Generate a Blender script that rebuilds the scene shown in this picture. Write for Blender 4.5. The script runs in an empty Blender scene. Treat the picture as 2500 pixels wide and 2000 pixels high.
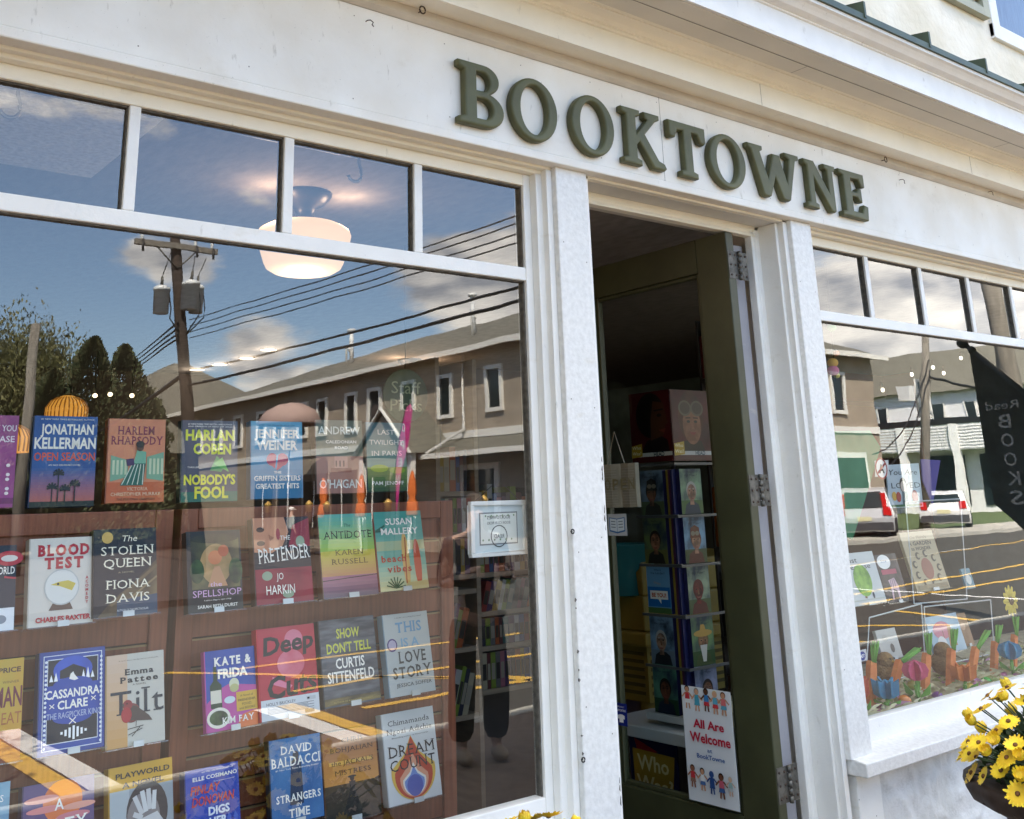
import bpy, bmesh, math, random
from mathutils import Vector, Matrix
rad = math.radians
S = bpy.context.scene
COL = S.collection
# ---------------------------------------------------------------- camera
CAM_D, CAM_H = 2.35, 1.55
YAW, PITCH, ROLL, FPX, CX, CY = rad(39.0901), rad(16.1508), rad(-1.9607), 2500.0, 1250.0, 500.0
FW = Vector((math.sin(YAW)*math.cos(PITCH), math.cos(YAW)*math.cos(PITCH), math.sin(PITCH)))
_r0 = Vector((math.cos(YAW), -math.sin(YAW), 0)); _u0 = _r0.cross(FW)
RT = _r0*math.cos(ROLL) + _u0*math.sin(ROLL); UP = _u0*math.cos(ROLL) - _r0*math.sin(ROLL)
cd = bpy.data.cameras.new('camera'); cam = bpy.data.objects.new('camera', cd); COL.objects.link(cam)
cd.sensor_fit = 'HORIZONTAL'; cd.sensor_width = 36; cd.lens = 36*FPX/2500; cd.shift_y = -0.2
cd.clip_start = 0.05; cd.clip_end = 3000
mw = Matrix((RT, UP, -FW)).transposed().to_4x4(); mw.translation = (0, -CAM_D, CAM_H); cam.matrix_world = mw
S.camera = cam
# ---------------------------------------------------------------- world, sun, exposure
SUN = Vector((-0.46, 0.63, 0.84)).normalized()      # towards the sun: behind the shop, up and to the left
SUN_EL = math.asin(SUN.z); SUN_AZ = math.atan2(SUN.x, SUN.y)
w = bpy.data.worlds.new('World'); S.world = w; w.use_nodes = True
N = w.node_tree.nodes; Lk = w.node_tree.links; N.clear()
wo = N.new('ShaderNodeOutputWorld'); sky = N.new('ShaderNodeTexSky'); sky.sky_type = 'NISHITA'; sky.sun_disc = False
sky.sun_elevation = SUN_EL; sky.sun_rotation = SUN_AZ; sky.altitude = 0; sky.air_density = 1.0; sky.dust_density = 0.8; sky.ozone_density = 2.2
bs = N.new('ShaderNodeBackground'); bs.inputs[1].default_value = 0.125; Lk.new(sky.outputs[0], bs.inputs[0])
bc = N.new('ShaderNodeBackground'); bc.inputs[1].default_value = 1.0
tc = N.new('ShaderNodeTexCoord'); mp = N.new('ShaderNodeMapping'); mp.inputs['Scale'].default_value = (1, 1, 2.4); mp.inputs['Location'].default_value = (3.1, 0.7, 0.2)
nz = N.new('ShaderNodeTexNoise'); nz.inputs['Scale'].default_value = 6.5; nz.inputs['Detail'].default_value = 9; nz.inputs['Roughness'].default_value = 0.56
Lk.new(tc.outputs['Generated'], mp.inputs[0]); Lk.new(mp.outputs[0], nz.inputs[0])
def wmath(op, a, b=None):
    m = N.new('ShaderNodeMath'); m.operation = op
    for i, v in enumerate((a, b)):
        if v is None: continue
        if isinstance(v, (int, float)): m.inputs[i].default_value = v
        else: Lk.new(v, m.inputs[i])
    return m.outputs[0]
def ray(x, y):
    d = FW + RT*((x-CX)/FPX) + UP*((CY-y)/FPX); return d
# cloud banks: direction (seen mirrored in the windows), radius (cosine), amount
banks = [((1240, 720), .9945, .22), ((1120, 745), .996, .17), ((410, 655), .9988, .13), ((330, 662), .9991, .15), ((480, 655), .999, .11), ((690, 860), .998, .16), ((600, 905), .9975, .18), ((100, 610), .9988, .11),
         ((2300, 890), .986, .27), ((2160, 935), .991, .24), ((2050, 690), .993, .12), ((1600, 820), .97, .16), ((2450, 850), .988, .16)]
acc = nz.outputs['Fac']
nrm = N.new('ShaderNodeVectorMath'); nrm.operation = 'NORMALIZE'; Lk.new(tc.outputs['Generated'], nrm.inputs[0])
for (px, py), cr, am in banks:
    d = ray(px, py); d.y = -d.y; d.normalize()
    dp = N.new('ShaderNodeVectorMath'); dp.operation = 'DOT_PRODUCT'; Lk.new(nrm.outputs[0], dp.inputs[0]); dp.inputs[1].default_value = d
    mr = N.new('ShaderNodeMapRange'); mr.interpolation_type = 'SMOOTHERSTEP'
    mr.inputs[1].default_value = cr; mr.inputs[2].default_value = 1.0; mr.inputs[3].default_value = 0; mr.inputs[4].default_value = am
    Lk.new(dp.outputs['Value'], mr.inputs[0]); acc = wmath('ADD', acc, mr.outputs[0])
sx = N.new('ShaderNodeSeparateXYZ'); Lk.new(nrm.outputs[0], sx.inputs[0])
hi = N.new('ShaderNodeMapRange'); hi.interpolation_type = 'SMOOTHSTEP'; hi.inputs[1].default_value = .64; hi.inputs[2].default_value = .80; hi.inputs[3].default_value = 0; hi.inputs[4].default_value = .30; Lk.new(sx.outputs['Z'], hi.inputs[0]); acc = wmath('ADD', acc, hi.outputs[0])   # extra cloud added overhead, out of view, to whiten the sky light
mk = N.new('ShaderNodeMapRange'); mk.interpolation_type = 'SMOOTHSTEP'; mk.inputs[1].default_value = .60; mk.inputs[2].default_value = .74; mk.inputs[4].default_value = .95; Lk.new(acc, mk.inputs[0])
n2 = N.new('ShaderNodeTexNoise'); n2.inputs['Scale'].default_value = 14; n2.inputs['Detail'].default_value = 7; Lk.new(mp.outputs[0], n2.inputs[0])
cr_ = N.new('ShaderNodeValToRGB'); cr_.color_ramp.elements[0].position = .34; cr_.color_ramp.elements[0].color = (.42, .43, .46, 1); cr_.color_ramp.elements[1].position = .64; cr_.color_ramp.elements[1].color = (1.25, 1.17, 1.05, 1)
Lk.new(n2.outputs['Fac'], cr_.inputs[0]); Lk.new(cr_.outputs[0], bc.inputs[0])
mx = N.new('ShaderNodeMixShader'); Lk.new(mk.outputs[0], mx.inputs[0]); Lk.new(bs.outputs[0], mx.inputs[1]); Lk.new(bc.outputs[0], mx.inputs[2]); Lk.new(mx.outputs[0], wo.inputs[0])
sl = bpy.data.lights.new('sun', 'SUN'); sl.energy = 5.0; sl.angle = rad(0.5); sl.color = (1, .92, .80)
so = bpy.data.objects.new('sun', sl); COL.objects.link(so); so.rotation_euler = SUN.to_track_quat('Z', 'Y').to_euler()
S.view_settings.view_transform = 'Standard'; S.view_settings.look = 'None'; S.view_settings.gamma = 1.0; S.view_settings.exposure = 2.5
try: S.view_settings.use_curve_mapping = False
except Exception: pass
S.render.engine = 'CYCLES'; S.cycles.use_denoising = True; S.cycles.max_bounces = 8; S.cycles.diffuse_bounces = 4; S.cycles.glossy_bounces = 3; S.cycles.transparent_max_bounces = 10; S.cycles.sample_clamp_indirect = 6; S.cycles.caustics_reflective = False; S.cycles.caustics_refractive = False
# ---------------------------------------------------------------- measuring helpers (photo point -> place on a known plane)
def atY(x, y, Y):
    d = ray(x, y); t = (Y+CAM_D)/d.y; return Vector((d.x*t, Y, CAM_H+d.z*t))
def atX(x, y, X):
    d = ray(x, y); t = X/d.x; return Vector((X, -CAM_D+d.y*t, CAM_H+d.z*t))
def atZ(x, y, Z=0):
    d = ray(x, y); t = (Z-CAM_H)/d.z; return Vector((d.x*t, -CAM_D+d.y*t, Z))
def mir(v): return Vector((v[0], .192-v[1], v[2]))     # the panes stand at y = .096
def proj(P):
    d = Vector(P)-Vector((0, -CAM_D, CAM_H)); z = d.dot(FW); return (CX+FPX*d.dot(RT)/z, CY-FPX*d.dot(UP)/z)
# ---------------------------------------------------------------- materials
def lin(h):
    h = h.lstrip('#'); o = []
    for i in (0, 2, 4):
        c = int(h[i:i+2], 16)/255; o.append(c/12.92 if c <= .04045 else ((c+.055)/1.055)**2.4)
    return tuple(o)
_mc = {}
def M(name, col, rough=.55, var=.0, scale=6., bump=0., bscale=40., metal=0., coat=0., emit=None, es=1., col2=None, spec=.5, detail=5., stretch=(1, 1, 1), dirt=None, bdist=.01):
    if name in _mc: return _mc[name]
    if isinstance(col, str): col = lin(col)
    m = bpy.data.materials.new(name); m.use_nodes = True; nt = m.node_tree; b = nt.nodes['Principled BSDF']
    b.inputs['Base Color'].default_value = (*col, 1); b.inputs['Roughness'].default_value = rough; b.inputs['Metallic'].default_value = metal
    b.inputs['Coat Weight'].default_value = coat; b.inputs['Specular IOR Level'].default_value = spec
    if emit:
        b.inputs['Emission Color'].default_value = (*emit, 1); b.inputs['Emission Strength'].default_value = es
    if var or col2 or bump:
        t = nt.nodes.new('ShaderNodeTexCoord'); mpn = nt.nodes.new('ShaderNodeMapping'); mpn.inputs['Scale'].default_value = stretch; nt.links.new(t.outputs['Object'], mpn.inputs[0])
    if var or col2:
        n = nt.nodes.new('ShaderNodeTexNoise'); n.inputs['Scale'].default_value = scale; n.inputs['Detail'].default_value = detail; nt.links.new(mpn.outputs[0], n.inputs[0])
        r = nt.nodes.new('ShaderNodeValToRGB'); nt.links.new(n.outputs['Fac'], r.inputs[0]); nt.links.new(r.outputs[0], b.inputs['Base Color'])
        if col2 is not None:
            c2 = lin(col2) if isinstance(col2, str) else col2
            a, z = col, c2
        else: a, z = tuple(c*(1-var) for c in col), tuple(min(1, c*(1+var)) for c in col)
        r.color_ramp.elements[0].color = (*a, 1); r.color_ramp.elements[1].color = (*z, 1); r.color_ramp.elements[0].position = .36; r.color_ramp.elements[1].position = .64
    if dirt:      # specks, scuffs and stains with a shape of their own
        src = b.inputs['Base Color'].links[0].from_socket if b.inputs['Base Color'].links else None
        t2 = nt.nodes.new('ShaderNodeTexCoord')
        for (dsc, dst, lo, hi, dcol, amt) in dirt:
            mq = nt.nodes.new('ShaderNodeMapping'); mq.inputs['Scale'].default_value = dst; mq.inputs['Rotation'].default_value = (0, .5, 0); nt.links.new(t2.outputs['Object'], mq.inputs[0])
            nq = nt.nodes.new('ShaderNodeTexNoise'); nq.inputs['Scale'].default_value = dsc; nq.inputs['Detail'].default_value = 6; nq.inputs['Roughness'].default_value = .6; nt.links.new(mq.outputs[0], nq.inputs[0])
            rq = nt.nodes.new('ShaderNodeMapRange'); rq.inputs[1].default_value = lo; rq.inputs[2].default_value = hi; rq.inputs[4].default_value = amt; nt.links.new(nq.outputs['Fac'], rq.inputs[0])
            mxc = nt.nodes.new('ShaderNodeMix'); mxc.data_type = 'RGBA'; nt.links.new(rq.outputs[0], mxc.inputs[0])
            if src: nt.links.new(src, mxc.inputs[6])
            else: mxc.inputs[6].default_value = (*col, 1)
            mxc.inputs[7].default_value = (*dcol, 1); src = mxc.outputs[2]
        nt.links.new(src, b.inputs['Base Color'])
    if bump:
        n3 = nt.nodes.new('ShaderNodeTexNoise'); n3.inputs['Scale'].default_value = bscale; n3.inputs['Detail'].default_value = 6; nt.links.new(mpn.outputs[0], n3.inputs[0])
        bp = nt.nodes.new('ShaderNodeBump'); bp.inputs['Strength'].default_value = min(1, bump); bp.inputs['Distance'].default_value = bdist; nt.links.new(n3.outputs['Fac'], bp.inputs['Height']); nt.links.new(bp.outputs[0], b.inputs['Normal'])
    _mc[name] = m; return m
def node_math(nt, op, a, b=None, clamp=False):
    m = nt.nodes.new('ShaderNodeMath'); m.operation = op; m.use_clamp = clamp
    for i, v in enumerate((a, b)):
        if v is None: continue
        if isinstance(v, (int, float)): m.inputs[i].default_value = v
        else: nt.links.new(v, m.inputs[i])
    return m.outputs[0]
def glass(name, f0=.09, tint=(.97, .98, .97), wav=.0):
    m = bpy.data.materials.new(name); m.use_nodes = True; nt = m.node_tree; nt.nodes.clear()
    o = nt.nodes.new('ShaderNodeOutputMaterial'); tr = nt.nodes.new('ShaderNodeBsdfTransparent'); gl = nt.nodes.new('ShaderNodeBsdfGlossy'); mxs = nt.nodes.new('ShaderNodeMixShader')
    gl.inputs['Roughness'].default_value = 0.0; gl.inputs['Color'].default_value = (1, 1, 1, 1); tr.inputs[0].default_value = (*tint, 1)
    g = nt.nodes.new('ShaderNodeNewGeometry'); dt = nt.nodes.new('ShaderNodeVectorMath'); dt.operation = 'DOT_PRODUCT'
    nt.links.new(g.outputs['True Normal'], dt.inputs[0]); nt.links.new(g.outputs['Incoming'], dt.inputs[1])
    c = node_math(nt, 'ABSOLUTE', dt.outputs['Value']); c = node_math(nt, 'SUBTRACT', 1.0, c, True); c = node_math(nt, 'POWER', c, 4.0); c = node_math(nt, 'MULTIPLY', c, 1-f0); c = node_math(nt, 'ADD', c, f0, True)
    nt.links.new(c, mxs.inputs[0]); nt.links.new(tr.outputs[0], mxs.inputs[1]); nt.links.new(gl.outputs[0], mxs.inputs[2]); nt.links.new(mxs.outputs[0], o.inputs[0])
    if wav:
        t = nt.nodes.new('ShaderNodeTexCoord'); n = nt.nodes.new('ShaderNodeTexNoise'); n.inputs['Scale'].default_value = 5; n.inputs['Detail'].default_value = 1; nt.links.new(t.outputs['Object'], n.inputs[0])
        bp = nt.nodes.new('ShaderNodeBump'); bp.inputs['Strength'].default_value = 1; bp.inputs['Distance'].default_value = wav; nt.links.new(n.outputs['Fac'], bp.inputs['Height']); nt.links.new(bp.outputs[0], gl.inputs['Normal'])
    return m
# ---------------------------------------------------------------- mesh builder
class MB:
    def __init__(s): s.v = []; s.f = []; s.fm = []; s.fs = []; s.ms = []
    def mi(s, m):
        if m not in s.ms: s.ms.append(m)
        return s.ms.index(m)
    def add(s, vs, fs, m, smooth=False, T=None):
        o = len(s.v); i = s.mi(m)
        s.v += [tuple(T @ Vector(p)) if T else tuple(p) for p in vs]
        for f in fs: s.f.append([o+k for k in f]); s.fm.append(i); s.fs.append(smooth)
        return s
    def box(s, x0, x1, y0, y1, z0, z1, m, T=None):
        vs = [(x, y, z) for x in (x0, x1) for y in (y0, y1) for z in (z0, z1)]
        return s.add(vs, [(0, 1, 3, 2), (4, 6, 7, 5), (0, 4, 5, 1), (2, 3, 7, 6), (0, 2, 6, 4), (1, 5, 7, 3)], m, False, T)
    def ext(s, prof, a, b, m, axis='x', smooth=False, cap=True, T=None, closed=True):
        # extrude a closed 2D profile along an axis; x: (y,z), y: (x,z), z: (x,y)
        f = {'x': lambda p, t: (t, p[0], p[1]), 'y': lambda p, t: (p[0], t, p[1]), 'z': lambda p, t: (p[0], p[1], t)}[axis]
        n = len(prof); vs = [f(p, a) for p in prof]+[f(p, b) for p in prof]
        fs = [(i, (i+1) % n, n+(i+1) % n, n+i) for i in range(n if closed else n-1)]
        s.add(vs, fs, m, smooth, T)
        if cap and closed: s.add(vs, [tuple(range(n))[::-1], tuple(range(n, 2*n))], m, False, T)
        return s
    def tube(s, pts, r, m, n=8, smooth=True, T=None, cap=True):
        pts = [Vector(p) for p in pts]; vs = []; fs = []
        rr = r if isinstance(r, (list, tuple)) else [r]*len(pts)
        for i, p in enumerate(pts):
            d = (pts[min(i+1, len(pts)-1)]-pts[max(i-1, 0)])
            d = d.normalized() if d.length > 1e-9 else Vector((0, 0, 1))
            a = d.cross(Vector((0, 0, 1)) if abs(d.z) < .95 else Vector((1, 0, 0))).normalized(); b = d.cross(a)
            for k in range(n):
                an = 2*math.pi*k/n; vs.append(p+(a*math.cos(an)+b*math.sin(an))*rr[i])
        for i in range(len(pts)-1):
            for k in range(n): fs.append((i*n+k, i*n+(k+1) % n, (i+1)*n+(k+1) % n, (i+1)*n+k))
        if cap: fs += [tuple(range(n))[::-1], tuple(range((len(pts)-1)*n, len(pts)*n))]
        return s.add(vs, fs, m, smooth, T)
    def lathe(s, prof, c, m, n=24, smooth=True, T=None, wob=None):
        vs = []; fs = []
        for (r, z) in prof:
            for k in range(n):
                an = 2*math.pi*k/n; q = r*(wob(k) if wob else 1); vs.append((c[0]+q*math.cos(an), c[1]+q*math.sin(an), c[2]+z))
        for i in range(len(prof)-1):
            for k in range(n): fs.append((i*n+k, i*n+(k+1) % n, (i+1)*n+(k+1) % n, (i+1)*n+k))
        return s.add(vs, fs, m, smooth, T)
    def ball(s, c, r, m, n=14, k=9, T=None):
        rx, ry, rz = r if isinstance(r, (tuple, list)) else (r, r, r); vs = []; fs = []
        for i in range(k+1):
            ph = math.pi*i/k
            for j in range(n):
                th = 2*math.pi*j/n; vs.append((c[0]+rx*math.sin(ph)*math.cos(th), c[1]+ry*math.sin(ph)*math.sin(th), c[2]+rz*math.cos(ph)))
        for i in range(k):
            for j in range(n): fs.append((i*n+j, (i+1)*n+j, (i+1)*n+(j+1) % n, i*n+(j+1) % n))
        return s.add(vs, fs, m, True, T)
    def quad(s, a, b, c, d, m): return s.add([a, b, c, d], [(0, 1, 2, 3)], m)
    def poly(s, pts, m): return s.add(pts, [tuple(range(len(pts)))], m)
    def mesh(s, name):
        me = bpy.data.meshes.new(name); me.from_pydata(s.v, [], s.f)
        for m in s.ms: me.materials.append(m)
        me.polygons.foreach_set('material_index', s.fm); me.polygons.foreach_set('use_smooth', s.fs); me.update(); return me
    def build(s, name, parent=None, loc=None, fixn=True, bevel=0):
        me = s.mesh(name)
        if fixn:
            bm = bmesh.new(); bm.from_mesh(me); bmesh.ops.remove_doubles(bm, verts=bm.verts, dist=1e-6) if bevel else None
            bmesh.ops.recalc_face_normals(bm, faces=bm.faces); bm.to_mesh(me); bm.free()
        o = bpy.data.objects.new(name, me); COL.objects.link(o)
        if parent: o.parent = parent
        if loc is not None: o.location = loc
        if bevel:
            md = o.modifiers.new('bevel', 'BEVEL'); md.width = bevel; md.segments = 2; md.limit_method = 'ANGLE'; md.angle_limit = rad(40); md.harden_normals = False
        return o
def tag(o, label=None, cat=None, group=None, kind=None):
    if label: o['label'] = label
    if cat: o['category'] = cat
    if group: o['group'] = group
    if kind: o['kind'] = kind
    return o
def thing(name, label, cat, loc=(0, 0, 0), rz=0., group=None, parent=None):
    o = bpy.data.objects.new(name, None); COL.objects.link(o); o.location = loc; o.rotation_euler = (0, 0, rz); o.empty_display_size = .1
    return tag(o, label, cat, group)
def struct(name, mb, **k): return tag(mb.build(name, **k), kind='structure')
def dup(root, loc, rz=None, label=None, scale=None):
    r = root.copy(); COL.objects.link(r); r.location = loc
    if rz is not None: r.rotation_euler = (0, 0, rz)
    if scale: r.scale = (scale,)*3 if isinstance(scale, (int, float)) else scale
    if label: r['label'] = label
    for ch in [c for c in root.children]:
        c = ch.copy(); COL.objects.link(c); c.parent = r
        for g in [q for q in ch.children]:
            d = g.copy(); COL.objects.link(d); d.parent = c
    return r
# ---------------------------------------------------------------- lettering
_tc = {}
def text_geo(txt, bold=0., shear=0., space=1.0):
    key = (txt, bold, shear, space)
    if key in _tc: return _tc[key]
    cu = bpy.data.curves.new('t', 'FONT'); cu.body = txt; cu.size = 1; cu.offset = bold; cu.shear = shear; cu.space_character = space; cu.resolution_u = 2; cu.fill_mode = 'FRONT'
    ob = bpy.data.objects.new('t', cu); COL.objects.link(ob); dg = bpy.context.evaluated_depsgraph_get(); dg.update()
    me = bpy.data.meshes.new_from_object(ob.evaluated_get(dg)); vs = [(v.co.x, v.co.y) for v in me.vertices]; fs = [tuple(p.vertices) for p in me.polygons]
    bpy.data.objects.remove(ob); bpy.data.curves.remove(cu); bpy.data.meshes.remove(me)
    if vs:
        x0 = min(v[0] for v in vs); x1 = max(v[0] for v in vs); cap = .729
        vs = [((x-x0)/cap, y/cap) for x, y in vs]; wdt = (x1-x0)/cap
    else: wdt = 0
    _tc[key] = (vs, fs, wdt); return _tc[key]
def put_text(mb, txt, T, cx, cy, h, m, w=None, bold=0., shear=0., z=0., rot=0., align='c', space=1.0):
    # letters of cap height h centred at (cx, cy) on the plane of T (x right, y up, z out); w: squeeze to this width
    vs, fs, wd = text_geo(txt, bold, shear, space)
    if not vs: return
    sx = h if w is None else w/wd
    x0 = -wd*sx/2 if align == 'c' else 0
    c, s = math.cos(rot), math.sin(rot); o = []
    for x, y in vs:
        a, b = x0+x*sx, (y-.5)*h; o.append((cx+a*c-b*s, cy+a*s+b*c, z))
    mb.add(o, fs, m, False, T)
SERIF = {'A': 'bl br', 'B': 'bl tl', 'D': 'bl tl', 'E': 'bl tl', 'F': 'bl tl', 'H': 'bl tl br tr', 'I': 'bm tm', 'J': 'tr', 'K': 'bl tl br tr', 'L': 'bl tl', 'M': 'bl tl br tr', 'N': 'bl tl tr', 'P': 'bl tl', 'R': 'bl tl br', 'T': 'bm', 'U': 'tl tr', 'V': 'tl tr', 'W': 'tl tr', 'X': 'bl tl br tr', 'Y': 'tl tr bm', 'l': 'bm tm', 'i': 'bm', 't': 'bm', 'm': 'bl br', 'n': 'bl br', 'h': 'bl br tl', 'r': 'bl', 'd': 'tr'}
def put_serif(mb, txt, T, cx, cy, h, m, w=None, bold=0., z=0., rot=0.):
    # capitals set one by one with short slab serifs
    adv = [(.38 if c == ' ' else text_geo(c, bold)[2]) for c in txt]; tot = sum(adv)+.17*(len(txt)-1); sx = h if w is None else w/tot; x = -tot*sx/2; c_, s_ = math.cos(rot), math.sin(rot)
    def P(a, b): return (cx+a*c_-b*s_, cy+a*s_+b*c_, z)
    for ch, ad in zip(txt, adv):
        if ch != ' ':
            vs, fs, _ = text_geo(ch, bold); mb.add([P(x+vx*sx, (vy-.5)*h) for vx, vy in vs], fs, m, False, T); st = (.07+bold*1.2)*sx; e = .13*sx; t = .055*h
            for q in SERIF.get(ch, '').split():
                xc = x+{'l': st, 'r': ad*sx-st, 'm': ad*sx/2}[q[1]]; y0 = -.5*h if q[0] == 'b' else .5*h-t; mb.add([P(xc-e-st*.5, y0), P(xc+e+st*.5, y0), P(xc+e+st*.5, y0+t), P(xc-e-st*.5, y0+t)], [(0, 1, 2, 3)], m, False, T)
        x += (ad+.17)*sx
def frame_T(o, ux, uy):
    ux = Vector(ux).normalized(); uy = Vector(uy); uy = (uy-ux*uy.dot(ux)).normalized(); uz = ux.cross(uy)
    t = Matrix((ux, uy, uz)).transposed().to_4x4(); t.translation = Vector(o); return t
# ================================================================ materials used all over
DIRT = [(38, (1, 1, .35), .66, .76, (.40, .37, .31), .5), (9, (1, 1, 2.5), .62, .78, (.62, .57, .47), .55), (150, (1, 1, 1), .70, .74, (.25, .22, .18), .5)]
WHITE = M('white_paint', (.80, .785, .745), .5, var=.03, scale=9, bump=.08, bscale=120, dirt=DIRT)
WHITE2 = M('white_paint_flaked', (.67, .66, .63), .5, col2=(.765, .755, .725), scale=55, detail=8, bump=.14, bscale=90, dirt=DIRT)
FRIEZE = M('frieze_paint_stained', (.76, .715, .63), .55, col2=(.84, .815, .755), scale=4, detail=9, bump=.05, bscale=60, dirt=[(60, (1, 1, .22), .67, .74, (.36, .33, .28), .55), (22, (1.6, 1, .5), .66, .74, (.46, .42, .35), .6), (5, (1, 1, 1.5), .60, .8, (.60, .54, .44), .6), (170, (1, 1, 1), .69, .73, (.2, .18, .15), .6)])
CREAM = M('cornice_paint', (.85, .80, .68), .5, var=.03, scale=5, bump=.05, dirt=DIRT)
STUCCO = M('stucco_cream', (.72, .64, .50), .85, col2=(.83, .755, .635), scale=3, bump=.9, bscale=16)
STUCCO2 = M('stucco_grey_white', (.60, .595, .56), .8, col2=(.72, .715, .69), scale=4, bump=.3, bscale=60, dirt=[(7, (1, 1, 1), .60, .72, (.45, .42, .34), .5)])
ROOFG = M('green_metal', (.040, .058, .030), .45, var=.2, scale=12)
OLIVE = M('olive_paint', (.042, .046, .020), .45, var=.12, scale=8, bump=.05, dirt=[(70, (1, 1, .3), .70, .75, (.10, .10, .07), .6)])
SIGNG = M('sign_olive', (.098, .100, .046), .5, var=.16, scale=11, spec=.35, bump=.08, bscale=40, dirt=[(90, (1, 1, 1), .70, .74, (.20, .20, .14), .7), (14, (1, 1, .5), .62, .75, (.05, .055, .03), .5)])
SHUT = M('shutter_sage', (.40, .39, .29), .6, var=.08, scale=6)
STEEL = M('hinge_steel', (.12, .115, .10), .55, metal=.6, var=.35, scale=45, dirt=[(60, (1, 1, 1), .58, .68, (.08, .05, .03), .7)])
RUST = M('rusty_iron', (.05, .03, .02), .7, var=.3, scale=60)
BLACK = M('black', (.012, .012, .013), .5)
GLASS = glass('window_glass', .095, (.95, .97, .96), .00018)
GLASS2 = glass('door_glass', .045, (.80, .84, .82))
GLASS3 = glass('plain_glass', .05); GLASS4 = glass('upper_glass', .02)
# ================================================================ ground
BRICK = M('sidewalk_pavers', (.17, .12, .09), .9, col2=(.25, .19, .145), scale=12, bump=.5, bscale=60)
ASPH = M('asphalt', (.050, .045, .038), .9, col2=(.075, .068, .056), scale=90, bump=.3, bscale=200)
CONC = M('kerb_concrete', (.42, .40, .35), .85, var=.12, scale=20, bump=.2)
YEL = M('yellow_paint', (.62, .36, .05), .6, col2=(.72, .46, .09), scale=30)
WLN = M('white_road_paint', (.72, .71, .68), .6, var=.1, scale=30)
LAWN = M('lawn', (.07, .10, .03), .95, col2=(.10, .14, .045), scale=6)
struct('ground', MB().quad((-400, -400, -.16), (400, -400, -.16), (400, 60, -.16), (-400, 60, -.16), LAWN))
struct('sidewalk', MB().box(-60, 80, -4.12, .3, -.3, 0, BRICK))
struct('kerb', MB().box(-60, 80, -4.30, -4.12, -.3, .006, CONC), bevel=.01)
struct('road', MB().box(-120, 160, -17.2, -4.30, -.5, -.13, ASPH))
PLZ = M('plaza_brick', (.055, .040, .032), .9, col2=(.085, .062, .048), scale=5, bump=.2)
struct('plaza', MB().box(-60, 20.9, -80, -17.2, -.4, -.01, PLZ))
struct('far_sidewalk', MB().box(20.9, 90, -20.4, -17.2, -.4, -.01, CONC))
def stripe(a, b, wd, m, z=-.126):
    a = Vector((a[0], -a[1], z)); b = Vector((b[0], -b[1], z)); d = (b-a).normalized(); n = Vector((-d.y, d.x, 0))*wd/2
    return MB().quad(a-n, b-n, b+n, a+n, m)
def road_line(a, b, wd, m): struct('road_marking', stripe(a, b, wd, m))
road_line((2.30, 7.4), (2.30, 4.31), .16, YEL); road_line((2.50, 7.4), (2.50, 4.31), .2, WLN)
road_line((4.62, 6.6), (4.52, 4.31), .16, YEL); road_line((4.42, 6.6), (4.32, 4.31), .2, WLN)
for a, b in (((5.2, 8.95), (9.2, 8.9)), ((4.6, 9.4), (6.9, 5.9)), ((5.4, 8.0), (7.6, 5.2)), ((5.0, 7.2), (9.5, 7.3)), ((5.0, 5.9), (9.5, 5.9))): road_line(a, b, .11, YEL)
for a, b in (((15, 11.2), (40, 14.6)), ((14, 8.05), (30, 9.6)), ((14.5, 7.2), (24, 7.5)), ((12.1, 5.94), (13.4, 4.32)), ((10.9, 5.1), (11.2, 4.32)), ((14.0, 6.3), (13.4, 4.32))): road_line(a, b, .13, YEL)
for a, b in (((16.7, 9.1), (16.2, 4.32)), ((21, 11.9), (29, 13.2))): road_line(a, b, .13, WLN)
# ================================================================ the shop building
shop = thing('bookshop_building', 'white painted shopfront with wide frieze, tall display windows and open green door', 'building')
Z0, Z1 = 2.585, 2.93                                  # frieze
XL, XR = -3.0, 9.0
fz = MB(); fz.box(XL, XR, -.020, .10, Z0+.028, Z1, FRIEZE); fz.box(XL, XR, -.026, .10, Z0, Z0+.028, FRIEZE)
fz.build('frieze_board', shop, bevel=.004)
fz = MB(); fz.ext([(-.022, Z1), (-.036, Z1+.012), (-.036, 3.03), (.1, 3.03), (.1, Z1)], XL, XR, M('frieze_top_shade_paint', (.52, .47, .40), .6, col2=(.62, .57, .49), scale=6, detail=8, dirt=DIRT)); fz.build('frieze_top_board', shop)  # cornice shadow put into this board's darker taupe, under the dirt specks
cn = MB()
cn.ext([(-.03, 2.972), (-.125, 2.966), (-.125, 3.055), (-.131, 3.058), (-.131, 3.066), (-.138, 3.069), (-.138, 3.074), (-.150, 3.084), (-.168, 3.090), (-.186, 3.093), (-.186, 3.097), (-.20, 3.097), (-.20, 3.12), (-.03, 3.12)], XL, XR, CREAM)
cn.build('bed_moulding', shop)
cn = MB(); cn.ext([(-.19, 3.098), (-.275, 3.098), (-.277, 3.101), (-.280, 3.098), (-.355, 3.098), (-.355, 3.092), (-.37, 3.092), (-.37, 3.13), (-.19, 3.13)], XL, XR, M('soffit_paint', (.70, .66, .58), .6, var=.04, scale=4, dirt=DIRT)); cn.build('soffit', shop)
cn = MB(); cn.ext([(-.372, 3.094), (-.384, 3.094), (-.384, 3.198), (-.390, 3.201), (-.390, 3.207), (-.398, 3.210), (-.418, 3.214), (-.428, 3.224), (-.440, 3.234), (-.452, 3.238), (-.452, 3.254), (-.372, 3.254)], XL, XR, WHITE); cn.build('cornice_crown', shop)
rf = MB(); rf.ext([(-.462, 3.252), (-.462, 3.278), (.26, 3.42), (.26, 3.39), (-.45, 3.252)], XL, XR, ROOFG)
for k in range(14): rf.ext([(-.466, 3.262), (-.466, 3.330), (.25, 3.46), (.25, 3.42)], 1.9+k*.46, 1.912+k*.46, ROOFG)
rf.build('metal_roof', shop)
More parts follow.
